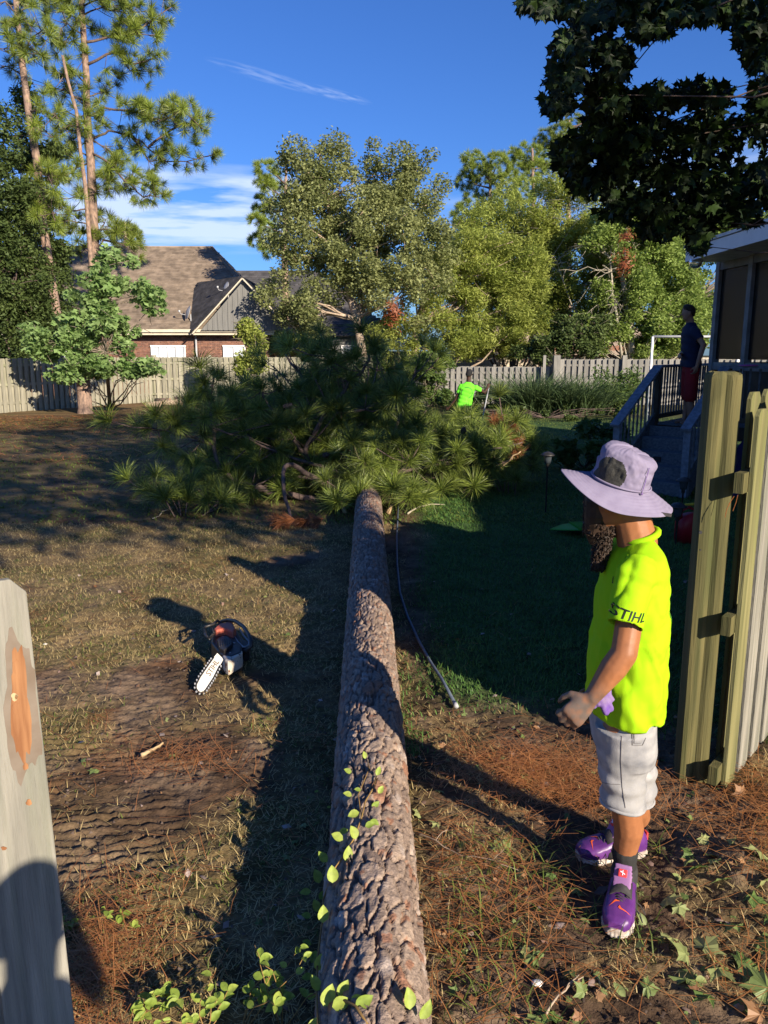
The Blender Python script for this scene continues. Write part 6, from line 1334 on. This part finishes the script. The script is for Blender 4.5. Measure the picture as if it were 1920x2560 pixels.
# ------------------------------------------------------------------ chainsaw lying on the grass
CS = thing('chainsaw', 'black and orange chainsaw with cream side cover lying on the patchy grass', 'chainsaw', (0,0,0))
def Q(x, y, h): p = on(x, y, h); return p
M['saw_black'] = mat('saw_black', (.018,.017,.018), (.035,.032,.03), 20, .45, spec=.5)
M['saw_orange'] = mat('saw_orange', (.62,.13,.06), (.40,.12,.09), 14, .45)
M['saw_cream'] = mat('saw_cream', (.66,.60,.50), (.55,.49,.40), 20, .55, c3=(.18,.08,.04), s3=38, f3=(.60,.66))
M['saw_bar'] = mat('saw_bar', (.70,.68,.62), (.62,.60,.55), 10, .4, spec=.5)
def prism(name, pts, z0, z1, mt, parent, bev=.006, taper=.0):
    """outline given in photo positions at height z1, going down to z0"""
    top_ = [Q(x, y, z1) for x, y in pts]; c = sum(top_, Vector())/len(top_); lo_ = [Vector((p.x+(p.x-c.x)*taper, p.y+(p.y-c.y)*taper, z0)) for p in top_]; n = len(top_)
    v = [tuple(p) for p in top_+lo_]; o = ob(name, mk(name, v, [list(range(n))[::-1], [n+i for i in range(n)]]+[[i, (i+1) % n, n+(i+1) % n, n+i] for i in range(n)], mt), parent); bm = bmesh.new(); bm.from_mesh(o.data); bmesh.ops.recalc_face_normals(bm, faces=bm.faces); bm.to_mesh(o.data); bm.free()
    return bevel(o, bev, 3) if bev else o
zc = lambda x, y: (450/1659*0+450+x*250/1659, 1500+y*250/1659)      # detail crop to photo pixels
def D(pts): return [((450+x*.1507)/1.1573, (1500+y*.1507)/1.1573) for x, y in pts]
prism('engine_body', D([(520,560),(620,480),(800,460),(960,520),(1040,700),(1020,860),(850,930),(700,900),(600,800),(520,700)]), .01, .13, M['saw_black'], CS, .012, .05)
prism('top_cover', D([(560,470),(640,390),(760,360),(880,380),(930,470),(880,520),(740,470),(600,500)]), .06, .175, M['saw_orange'], CS, .012)
prism('rear_tank', D([(880,590),(960,540),(1060,650),(1160,700),(1150,780),(1060,810),(960,700)]), .03, .12, M['saw_black'], CS, .01)
fcv = prism('filter_cover', D([(610,650),(700,590),(800,600),(880,690),(860,730),(730,830),(650,780)]), .12, .158, M['saw_black'], CS, .006)
for k in range(7):
    x0 = 640+k*34; m = MB(); a = Q(*D([(x0, 672-k*8+18*abs(k-3)*.3)])[0], .160); b = Q(*D([(x0+14, 770-k*9)])[0], .160); m.bar(a, b, .004, .006); m.ob('rib', M['strap'], fcv)
prism('side_cover', D([(690,900),(940,740),(990,780),(1040,850),(1030,880),(800,1020),(750,990)]), .03, .125, M['saw_cream'], CS, .010)
for i, pts in enumerate(([(400,470),(430,440),(560,400),(620,340),(680,390),(760,470),(840,540)], [(410,480),(420,580),(490,640),(560,560),(600,520)], [(515,430),(560,540)])):
    m = MB(); m.tube([Q(*D([q])[0], .16+.02*math.sin(j)) for j, q in enumerate(pts)], .009 if i < 2 else .006, 8); m.ob('rear_handle' if i == 0 else 'handle_loop', M['saw_black'], CS, True)
pts = [(640,420),(700,350),(800,330),(920,350),(1050,440),(1130,560),(1180,680),(1180,760),(1120,830),(1040,860)]
sm_ = [];
for j, q in enumerate(pts): sm_.append(Q(*D([q])[0], .10+.10*math.sin(PI*j/(len(pts)-1))))
m = MB(); m.tube(sm_, .0125, 10); m.ob('front_handle', M['saw_black'], CS, True)
for i, pts in enumerate(([(990,480),(1060,600),(1140,680),(1150,730),(1110,770)], [(900,600),(960,700),(1050,780),(1120,770)])): m = MB(); m.tube([Q(*D([q])[0], .125) for q in pts], .006, 6); m.ob('guard_edge', M['metal_grey'], CS, True)
prism('pink_housing', D([(760,320),(840,300),(880,340),(850,370),(760,380)]), .08, .14, M['saw_orange'], CS, .006)
blt = MB(); blt.lathe([(0,.004),(.007,.004),(.008,0)], Q(*D([(900,715)])[0], .132), 8); blt.lathe([(0,.004),(.006,.004),(.007,0)], Q(*D([(830,880)])[0], .128), 8); blt.ob('bolt', M['metal_grey'], CS)
bar_pts = [(620,880),(700,960),(715,990),(660,1090),(560,1290),(430,1490),(390,1530),(340,1540),(295,1515),(265,1460),(270,1400),(330,1280),(480,1060),(560,950)]
zb = .085; gb = None
bar_c = Q(*D([(520,1180)])[0], zb); bar_n = Vector((.30,-.50,.81)).normalized()
def QB(x, y, off=0):
    d = (at(x, y, 2)-Vector((0,0,CAMH))).normalized(); o_ = bar_c+bar_n*off; t = (o_-Vector((0,0,CAMH))).dot(bar_n)/d.dot(bar_n); return Vector((0,0,CAMH))+d*t
bt = [QB(*q) for q in D(bar_pts)]; bl = [p-bar_n*.006 for p in bt]; n = len(bt)
gb = ob('guide_bar', mk('guide_bar', [tuple(p) for p in bt+bl], [list(range(n))[::-1], [n+i for i in range(n)]]+[[i, (i+1) % n, n+(i+1) % n, n+i] for i in range(n)], M['saw_bar']), CS)
ctr = [QB(*q) for q in D(bar_pts[3:])]; m = MB(); m.tube(ctr, .0052, 6); chn = m.ob('chain', M['saw_black'], CS, True); tth = MB()
tot = []
for i in range(len(ctr)-1):
    n = max(1, int((ctr[i+1]-ctr[i]).length/.019))
    for k in range(n): tot.append((ctr[i].lerp(ctr[i+1], k/n), (ctr[i+1]-ctr[i]).normalized()))
for p, d in tot[::1]:
    o_ = d.cross(bar_n); c_ = sum(ctr, Vector())/len(ctr)
    if (p+o_*.01-c_).length < (p-c_).length: o_ = -o_
    tth.bar(p+o_*.006-d*.004, p+o_*.010+d*.005, .007, .008)
tth.ob('cutter', M['metal_grey'], chn)
a_, b_ = QB(*D([(380,1330)])[0]), QB(*D([(600,1000)])[0])
xd = (a_-b_).normalized()
yd_ = Vector((-xd.y, xd.x, 0)); 
cu = bpy.data.curves.new('bar_print', 'FONT'); cu.body = 'STIHL'; cu.size = .048; cu.align_x = 'CENTER'; cu.align_y = 'CENTER'; cu.shear = .2; cu.offset = .001; o = bpy.data.objects.new('bar_print', cu); COL.objects.link(o)
dg = bpy.context.evaluated_depsgraph_get(); dg.update(); me = bpy.data.meshes.new_from_object(o.evaluated_get(dg)); bpy.data.objects.remove(o); me.materials.clear(); me.materials.append(M['wood_stain'])
ct = QB(*D([(540,1130)])[0], .0014); o = ob('bar_print', me, gb); xx = -xd; yy_ = bar_n.cross(xx); o.matrix_local = Matrix.Translation(ct) @ Matrix((xx, yy_, bar_n)).transposed().to_4x4()

# ------------------------------------------------------------------ small things about the yard
hz = thing('garden_hose', 'thin grey hose or cable running along the right side of the log', 'hose', (0,0,0)); m = MB()
pts = [on(x, y, .02) for x, y in ((862,1060),(860,1100),(857,1160),(858,1220),(864,1280),(880,1330),(905,1385),(930,1430),(955,1468),(982,1518))]; m.tube(pts, [.010]*10, 8); m.ob('hose_body', mat('hose', (.12,.15,.19), (.08,.10,.14), 30, .5), hz, True)
m = MB(); m.tube([pts[-1], pts[-1]+(pts[-1]-pts[-2]).normalized()*.05], .013, 8); m.ob('end_fitting', M['metal_grey'], hz, True)
def solar(x, y, Yd, lab, s=1.0):
    p = at(x, y, Yd); g0 = Vector((p.x, p.y, 0)); h = p.z; t = thing('solar_lamp', lab, 'garden lamp', g0, 0, 'solar lamps along the flower bed')
    m = MB(); m.lathe([(0,h),(.05,h-.012),(.085*s,h-.04),(.088*s,h-.05),(.0,h-.045)], (0,0,0), 16); m.ob('cap', M['saw_black'], t, True)
    m = MB(); m.lathe([(.052,h-.05),(.045,h-.10),(.036,h-.15),(.0,h-.155)], (0,0,0), 14); m.ob('lens', M['glass'], t, True)
    m = MB(); m.lathe([(.022,h-.15),(.022,h-.19),(.010,h-.2),(.010,0),(0,-.02)], (0,0,0), 10)
    m.ob('stake', M['saw_black'], t, True)
solar(1184, 975, 9.6, 'solar lamp left of the leafy bush, standing on the dark lawn'); solar(1478, 1030, 9.3, 'solar lamp in front of the stairs near the right stair post', 1.1); solar(1466, 1085, 7.9, 'lowest solar lamp, beside the red fuel can')
gc = on(1488,1170); fc = thing('fuel_can', 'red plastic fuel can with yellow spout by the gate post', 'fuel can', (gc.x, gc.y, 0), .2)
gm = mat('can_red', (.30,.012,.02), (.24,.01,.015), 5, .4); m = MB(); loft(m, [(Vector((0,0,.0)), (.15,0,0), (0,.09,0)), (Vector((0,0,.22)), (.15,0,0), (0,.09,0)), (Vector((.02,0,.29)), (.11,0,0), (0,.07,0)), (Vector((.03,0,.31)), (.06,0,0), (0,.045,0))], 24, 4); m.ob('can', gm, fc, True)
m = MB(); m.tube([(-.12,0,.24),(-.11,0,.34),(-.03,0,.37),(.04,0,.34),(.05,0,.29)], .016, 8); m.ob('handle', gm, fc, True); m = MB(); m.tube([(.07,0,.30),(.10,0,.36),(.02,-.03,.41),(-.12,-.06,.41)], [.022,.02,.016,.012], 10); m.ob('spout', mat('can_yellow', (.55,.42,.03), None, rough=.5), fc, True)
gr = on(1243,1152); rk = thing('green_leaf_scoop', 'flat ribbed bright green plastic scoop on the dark lawn left of the beard', 'leaf scoop', (gr.x, gr.y, .02), .1); gmm = mat('scoop_green', (.03,.30,.02), (.02,.22,.015), 5, .5)
m = MB(); loft(m, [(Vector((-.28,0,.03)), (.0,.02,0), (0,0,.006)), (Vector((-.1,0,.05)), (0,.16,0), (0,0,.007)), (Vector((.12,0,.06)), (0,.2,0), (0,0,.007)), (Vector((.30,0,.05)), (0,.19,0), (0,0,.007))], 16, 3); m.ob('blade', gmm, rk, True)
m = MB()
for k in range(12): m.bar((-.02+.0*k, -.17+.031*k, .068), (.30, -.17+.031*k, .060), .010, .014)
m.ob('ribs', gmm, rk)
st = on(1283, 1190); sh = thing('garden_stake', 'thin dark upright stake standing on the lawn just behind the beard', 'stake', (st.x, st.y, 0)); m = MB(); m.tube([(0,0,-.05),(.01,0,at(1283,1085,st.y).z)], .014, 8); m.ob('pole', M['saw_black'], sh, True)
q_ = on(1088, 893); sk = thing('dark_post', 'short dark post in the bed to the right of the worker', 'post', (q_.x, q_.y, 0)); m = MB(); m.tube([(0,0,0),(0,0,at(1080,835,q_.y).z)], [.10,.08], 8); m.ob('post', M['deck_dark'], sk)
tp = at(1520, 990, 10.0); tp_ = thing('blue_tarp', 'dark blue folded tarp against the side of the stairs', 'tarp', (5.15,11.0,0)); m = MB(); m.add([(-.5,-.3,0),(.6,-.4,0),(.7,.4,0),(-.4,.5,0),(-.05,-.05,.95),(.5,0,.8)], [[0,1,5,4],[1,2,5],[2,3,4,5],[3,0,4]]); m.ob('sheet', mat('tarp', (.01,.015,.08), (.008,.01,.05), 4, .5), tp_)
# ornamental grass, bushes, bed
def grass_clump(name, lab, x, Yd, n, h, spread, mt, seed, cat='ornamental grass', droop=.6):
    r = np.random.default_rng(seed); b = at(x, 870, Yd); b.z = 0; t = thing(name, lab, cat, b); V = []; F_ = []; A_ = []
    for i in range(n):
        a = r.random()*2*PI; rr = abs(r.normal())*spread*.35; p = Vector((math.cos(a)*rr, math.sin(a)*rr*.6, 0)); lean = Vector((math.cos(a)*r.random()*.7+r.normal()*.15, math.sin(a)*.5, 1)).normalized(); L_ = h*(.6+.5*r.random()); w = .013; sd_ = lean.cross(Vector((r.normal(), r.normal(), .1))).normalized()*w
        dr = droop*(.3+r.random()); hd_ = Vector((lean.x, lean.y, 0)); hd_ = hd_.normalized() if hd_.length > .01 else Vector((1,0,0)); pts_ = [p+lean*L_*t_+hd_*dr*L_*t_*t_*.8-Vector((0,0,1))*dr*L_*t_**2.4*.55 for t_ in (0,.35,.65,.85,1)]; k = len(V)
        for j, q in enumerate(pts_): ww = (1,.9,.7,.4,.05)[j]; V += [tuple(q-sd_*ww), tuple(q+sd_*ww)]
        F_ += [[k+2*j, k+2*j+1, k+2*j+3, k+2*j+2] for j in range(4)]; A_ += [r.random()]*10
    ob('blades', mk('blades', V, F_, mt, attrs={'c': A_}), t)['kind'] = 'stuff'
grass_clump('ornamental_grass', 'dense fountain of long arching grass before the grey fence, left clump', 1150, 25.5, 1300, 1.75, 1.5, M['reed'], 1); grass_clump('ornamental_grass', 'looser arching grass clump to the right, nearer the deck', 1240, 25.3, 1000, 1.6, 1.7, M['reed'], 2); grass_clump('ornamental_grass', 'small yellow green grass clump by the fence behind the deck rail', 1300, 26.5, 500, 1.4, 1.0, M['grass'], 3)
def bush(name, lab, x, y, Yd, w, h, n, size, mt, seed, tpl=LEAF4, nc=14):
    b = at(x, y, Yd); b.z = 0; t = thing(name, lab, 'bush', b); rs = random.Random(seed); cs = [(rs.uniform(-w, w), rs.uniform(-w*.5, w*.5), rs.uniform(.15, 1)*h) for i in range(nc)]
    p = clump_points(cs, [h*.35]*nc, n, seed); p = p[p[:,2] > .01]; leaves('foliage', p, size, mt, t, tpl, .6, seed); m = MB()
    for c in cs: m.tube(bend((0,0,0), c, 4, 0, .1, rs), [.008,.007,.006,.005,.003], 5)
    m.ob('stems', M['bark_limb'], t)
bush('leafy_bush', 'dark leafy bush on the lawn just left of the stairs', 1265, 975, 13.5, .62, .72, 900, .17, M['leaf_shrub'], 4, OV if False else LOB3)
bush('leafy_bush', 'low dark bush nearest the left stair post', 1318, 960, 12.6, .35, .5, 420, .15, M['leaf_shrub'], 6, LOB3)
bush('bed_plants', 'low dark plants along the foot of the ornamental grass', 1180, 900, 24.0, 2.6, .35, 5200, .12, M['leaf_dark'], 5, LEAF4, 30)
bush('bed_plants', 'low green plants along the bed edge near the deck rail', 1290, 890, 25.5, 1.4, .8, 3600, .12, M['leaf_shrub'], 7, LEAF4, 24)
bush('bed_plants', 'green plants round the feet of the worker near the fence', 1040, 890, 27.5, 1.6, .6, 3000, .12, M['leaf_shrub'], 8, LEAF4, 20)
bush('vine_bush', 'tall bush behind the deck rail against the grey fence', 1330, 850, 28.0, .7, 1.3, 2600, .11, M['leaf_shrub'], 9, LEAF4, 16)

# ------------------------------------------------------------------ litter on the ground
r = np.random.default_rng(77)
def gpts(n, x0, x1, y0, y1, keep):
    x = r.uniform(x0, x1, n); y = y0+(y1-y0)*r.random(n)**1.5; k = r.random(n) < keep(x, y)*((np.abs(x-(-.03-.0208*(y-1.8))) > .13) | (y < 0)); x, y = x[k], y[k]; return np.c_[x, y, gh(x, y)]
def blades(name, p, h, w, mt, lean, lab, seed, curve=.35):
    r = np.random.default_rng(seed); n = len(p); a = r.random(n)*2*PI; ln = h*(.5+r.random(n)); tilt = lean*(.5+.6*r.random(n)); d = np.c_[np.cos(a)*np.sin(tilt), np.sin(a)*np.sin(tilt), np.cos(tilt)]; sd_ = np.c_[-np.sin(a), np.cos(a), 0*a]*w*.5
    p = p.copy(); mid = p+d*ln[:, None]*.55; tip = p+d*ln[:, None]+np.c_[np.cos(a)*ln*curve*.5, np.sin(a)*ln*curve*.5, -ln*curve*.4]; tip[:,2] = np.maximum(tip[:,2], p[:,2]+.003)
    V = np.stack([p-sd_, p+sd_, mid+sd_*.8, mid-sd_*.8, tip], 1).reshape(-1, 3); b = (np.arange(n)*5)[:, None]; T = np.concatenate([b+np.array([[0,1,2]]), b+np.array([[0,2,3]]), b+np.array([[3,2,4]])]); c = np.repeat(np.clip(fbm(p[:,0]*3, p[:,1]*3, 0, seed, 3)*.8+.5*(r.random(n)-.3), 0, 1), 5)
    o = ob(name, mk(name, V, T, mt, attrs={'c': c})); tag(o, lab, 'grass', kind='stuff')
blades('grass', gpts(90000, -4.5, .0, 1.6, 9, lambda x, y: cover(x, y)[0]*.9), .026, .0042, M['grass'], 1.25, 'short green grass in patches left of the log', 1)
blades('dry_grass', gpts(200000, -4.5, 3.0, 1.5, 9, lambda x, y: cover(x, y)[1]), .036, .0032, M['grass_dry'], 1.45, 'flattened tan dead grass over the soil', 2, .1)
blades('lawn_grass', gpts(120000, .1, 6, 3.6, 12, lambda x, y: cover(x, y)[0]), .035, .006, M['lawn'], .7, 'mown lawn in shade right of the log', 3)
blades('far_grass', gpts(50000, -12, 9, 9, 24, lambda x, y: .2+cover(x, y)[0]*.8), .05, .016, M['grass'], 1.1, 'grass of the farther yard', 4)
blades('weed_grass', gpts(2600, .2, 2.2, 1.5, 2.9, lambda x, y: ss(.45, .6, fbm(x*2.5, y*2.5, 0, 91, 3))), .085, .0045, M['grass'], 1.0, 'taller grass blades at the near right', 5, .6)
def needles(name, p, ln, w, mt, lab, seed, zr=.02, dirn=None):
    r = np.random.default_rng(seed); n = len(p); a = r.random(n)*PI if dirn is None else dirn+r.normal(size=n)*.5; L_ = ln*(.6+.7*r.random(n)); d = np.c_[np.cos(a), np.sin(a), r.normal(size=n)*.10]; sd_ = np.c_[-np.sin(a), np.cos(a), 0*a]*w*.5; z = np.c_[0*a, 0*a, r.random(n)*zr+.003]
    p0 = p+z-d*L_[:,None]*.5; p1 = p+z+sd_*r.normal(size=(n,1))*4; p2 = p+z+d*L_[:,None]*.5
    for q in (p0, p2): q[:,2] = np.maximum(q[:,2], gh(q[:,0], q[:,1])+.002)
    V = np.stack([p0-sd_, p0+sd_, p1+sd_, p1-sd_, p2+sd_*.6, p2-sd_*.6], 1).reshape(-1, 3); b = (np.arange(n)*6)[:, None]; T = np.concatenate([b+np.array([[0,1,2,3]]), b+np.array([[3,2,4,5]])]); o = ob(name, mk(name, V, T, mt, attrs={'c': np.repeat(r.random(n), 6)})); tag(o, lab, 'needles', kind='stuff')
needles('pine_needles', gpts(26000, -3.6, 3, 1.5, 8, lambda x, y: .05+.8*cover(x, y)[2]**1.2), .15, .0022, M['straw'], 'orange fallen pine needles strewn over the yard', 6)
hp_ = []
for cx, cy, sx_, sy_, n in ((.70,3.45,.20,.15,900),(1.78,2.92,.20,.22,1100),(-.93,2.22,.13,.2,520),(.95,3.2,.2,.12,400),(-.95,3.55,.14,.10,170),(.35,2.5,.22,.3,500),(1.5,2.1,.3,.3,350)): hp_.append(np.c_[cx+r.normal(size=n)*sx_, cy+r.normal(size=n)*sy_])
hp_ = np.concatenate(hp_); hp_ = hp_[np.abs(hp_[:,0]+.05) > .17]; needles('needle_heaps', np.c_[hp_, gh(hp_[:,0], hp_[:,1])], .17, .0024, M['straw'], 'thick drifts of orange pine straw by the log and the gate post', 7, .05)
fp_ = gpts(9000, -14, -3.0, 14, 25, lambda x, y: .15+.85*ss(18, 20.5, y)); needles('far_needles', fp_, .3, .02, M['straw'], 'pine straw spread before the back fence', 8)
# crumbs of soil
n = 42000; p = gpts(n, -3.4, 3.0, 1.4, 7.5, lambda x, y: 1-.75*np.clip(cover(x, y)[0]+.5*cover(x, y)[1], 0, 1)); CR = ([(1,0,-.2),(-.5,.8,-.2),(-.5,-.8,-.2),(0,0,.8)], [(0,1,3),(1,2,3),(2,0,3)])
v, f = scatter(CR[0], CR[1], p+np.array([0,0,.001]), .0045*(.5+2.6*r.random(len(p))**4), np.c_[r.normal(size=(len(p),2))*.4, np.ones(len(p))], r.random(len(p))*6.28)
tag(ob('soil_crumbs', mk('soil_crumbs', v, f, mat('soil', (.085,.058,.045), (.17,.13,.11), 3, .95, attr=('c','mix')), attrs={'c': np.repeat(r.random(len(p))**2.5, 4)})), 'loose crumbs and clods of soil', 'soil', kind='stuff')
p = gpts(520, -3.2, 3.0, 1.4, 7, lambda x, y: .8+0*x); v, f = scatter([(1,.2,0),(.1,.7,.1),(-1,.1,0),(-.3,-.6,.15),(0,0,.3)], [(0,1,4),(1,2,4),(2,3,4),(3,0,4)], p+np.array([0,0,.004]), .018*(.4+1.2*r.random(len(p))), np.c_[r.normal(size=(len(p),2))*.3, np.ones(len(p))], r.random(len(p))*6.28)
tag(ob('bark_chips', mk('bark_chips', v, f, mat('chips', (.30,.18,.13), (.50,.42,.38), 3, .95, attr=('c','mix')), attrs={'c': np.repeat(r.random(len(p)), 5)})), 'flakes of bark and wood chips on the soil', 'wood chips', kind='stuff')
for nm, mt, n, seed_, lb in (('leaf_fragments', M['leaf_litter'], 520, 5, 'torn bits of green leaves trodden into the ground'), ('dead_leaf_bits', M['leaf_brown'], 620, 6, 'bits of brown dead leaves on the ground')):
    p = gpts(n, .15, 3.0, 1.4, 4.2, lambda x, y: .9+0*x); q = gpts(n//4, -4, -.2, 1.8, 7, lambda x, y: .6+0*x); p = np.concatenate([p, q]); v, f = scatter(MAPLE[0], MAPLE[1], p+np.array([0,0,.010]), .045*(.35+.9*r.random(len(p))), np.c_[r.normal(size=(len(p),2))*.55, np.ones(len(p))], r.random(len(p))*6.28)
    tag(ob(nm, mk(nm, v, f, mt, attrs={'c': np.repeat(r.random(len(p)), len(MAPLE[0]))})), lb, 'leaf litter', kind='stuff')
# maple leaves that fell, each its own
LG = [mk('maple_leaf', MAPLE[0], [list(q) for q in MAPLE[1]], M['leaf_litter'], attrs={'c': [t_]*len(MAPLE[0])}) for t_ in (.0,.3,.7,1.0)]; LB = mk('maple_leaf', MAPLE[0], [list(q) for q in MAPLE[1]], M['leaf_brown'], attrs={'c': [.6]*len(MAPLE[0])})
def ground_leaf(x, y, s, me, lab, grp, tilt=.25, h=.012):
    p = on(x, y); o = bpy.data.objects.new('maple_leaf' if me is not LV else 'oval_leaf', me); COL.objects.link(o); o.location = (p.x, p.y, gz(p.x, p.y)+h); o.rotation_euler = (rs.gauss(0, tilt), rs.gauss(0, tilt), rs.uniform(0, 6.28)); o.scale = (s,s,s*rs.uniform(.7,1.6)); tag(o, lab, 'leaf', grp)
LV = leafme('oval_leaf', M['leaf_litter'], .6, .5)
rs = random.Random(15); RG = 'fallen lobed leaves at the lower right'
for (x, y, s) in ((1140,1690,.10),(1130,1675,.07),(1085,1830,.09),(1120,1870,.06),(1000,1830,.06),(945,1785,.07),(905,1760,.06),(1500,1905,.10),(1530,1880,.08),(1515,1840,.07),(1490,1870,.07),(1560,1935,.10),(1545,1900,.08),(1640,1795,.13),(1590,2020,.11),(1620,1975,.10),(1640,2050,.12),(1655,2020,.09),(1520,2060,.12),(1480,2080,.10),(1550,2105,.12),(1450,2045,.10),(1600,2090,.11),(1625,2120,.12),(1480,2130,.14),(1530,2170,.13),(1150,2080,.10),(1130,2060,.08),(1190,2190,.10),(1160,2205,.08),(1230,2110,.06),(1640,1890,.12),(1650,1950,.1),(1580,1860,.06),(1440,1960,.09),(1465,1980,.07),(1245,1940,.06),(1190,1905,.05),(1655,2150,.13),(1600,2170,.12),(1260,2160,.07),(1395,2150,.08)):
    big = 'large' if s > .095 else 'small'
    if y < 1860 and x < 1400: lb = big+' green lobed leaf between the log and the purple shoes'
    elif y < 2000 and x > 1400: lb = big+' green lobed leaf on dark soil below the green fence'
    elif x > 1560: lb = big+' green lobed leaf near the right edge, below the fence'
    elif x > 1400: lb = big+' green lobed leaf in the litter right below the near shoe'
    else: lb = big+' green lobed leaf in the grass between the log and the near shoe'
    ground_leaf(x, y, s*1.15, rs.choice(LG), lb, RG, .35, .018)
for (x, y, s), lb in zip(((377,1637,.075),(205,1665,.075),(640,1820,.06),(655,1790,.05),(620,1850,.05),(560,1990,.06),(735,1880,.05),(480,1385,.05),(660,1450,.05)), ('bright green lobed leaf just right of the short pale stick','flat pale green leaf on the ridged soil left of the short stick','largest of three shaded leaves left of the vine covered trunk','upper of three shaded leaves left of the vine covered trunk','lowest of three shaded leaves left of the vine covered trunk','lone shaded leaf on dark soil near the bottom left seedlings','shaded green leaf tucked beside the vine on the log flank','small leaf on the grass just by the chainsaw engine','lone leaf in deep shade between chainsaw and log')): ground_leaf(x, y, s, rs.choice(LG[:3]), lb, 'leaves on the soil left of the log', .15)
for (x, y, s) in ((1600,1735,.09),(960,2010,.06),(1050,1960,.05),(1640,2210,.12),(985,1385,.06),(1420,1870,.05),(1190,2050,.045),(1460,1795,.05)): ground_leaf(x, y, s, LB, {1600:'tan curled dead leaf at the foot of the green fence',960:'brown dead leaf close to the right side of the log, lower part',1050:'small brown dead leaf left of the near purple shoe',1640:'brown dead leaf in the bottom right corner',985:'brown leaf on the shaded lawn beside the hose',1420:'rusty dead leaf on the soil just right of the black sock',1190:'tiny brown dead leaf below left of the near shoe',1460:'brown dead leaf on dark soil below the gate post'}[x], 'brown dead leaves right of the log', .6, .02)
for (x, y, s) in ((1450,1910,.06),(1470,1930,.055),(1440,1935,.05),(1475,1900,.05),(1230,1920,.04),(1600,1640,.05),(1395,2010,.05),(1370,2060,.05),(1250,2000,.04),(1500,2140,.05),(1350,2170,.05)): ground_leaf(x, y, s, LV, 'oval pale green leaf '+('just right of the near shoe toe' if 1370 < x < 1480 and y < 1940 else 'below the near shoe' if 1340 < x < 1400 else 'left of the rear shoe' if x < 1300 else 'near the foot of the green fence' if y < 1700 else 'among the bottom right litter'), 'oval leaves near the shoes', .4, .02)
def stick(x0, y0, x1, y1, rd, lab, mt=M['bark_light']):
    a = on(x0, y0, .02); b = on(x1, y1, .025); t = thing('fallen_twig', lab, 'twig', a); m = MB(); q = bend((0,0,0), b-a, 6, -.03, .06, rs); m.tube(q, [rd*(1-.09*i) for i in range(7)], 7); m.tube(bend(q[3], q[3]+Vector((.05,.04,.02)), 3, 0, .1, rs), rd*.5, 5); m.ob('stick', mt, t, True)
stick(305,1632,347,1612,.012,'short pale stick on the soil at the centre left', M['cut_wood']); stick(897,1800,1000,1850,.004,'long thin curved twig arching from the log to the right'); stick(1000,1850,1120,1880,.003,'thin twig lying on needles right of the log'); stick(1180,2190,1260,2110,.004,'thin straight twig near the bottom right')
stick(1560,1970,1659,1860,.006,'long bent twig among the leaves at the right edge'); stick(395,1085,330,1120,.012,'grey twig below the left end of the pine crown', M['dead_wood']); stick(880,1110,960,1090,.012,'twig pile piece at the foot of the crown right of the log', M['dead_wood']); stick(840,2105,870,2150,.005,'broken twig at the log edge near the bottom')
for (x, y, s, lab) in ((1400,1625,.026,'white stone chip by the near leg'),(1213,1640,.02,'small pale stone left of the white chip'),(98,1392,.025,'small round pebble near the fence picket'),(1160,2130,.03,'brown acorn sized stone at the lower right')):
    p = on(x, y); t = bpy.data.objects.new('stone', None); m = MB(); m.lathe([(0,-.3),(.8,-.25),(1,.0),(.55,.35),(.1,.42)], (0,0,0), 5); me_ = m.me('stone', M['white_dirty'] if s > .02 else M['bark_grey'], True); o = ob('stone', me_); o.location = (p.x, p.y, gz(p.x, p.y)+s*.3); o.scale = (s*.7, s*.6, s*.5); tag(o, lab, 'stone')
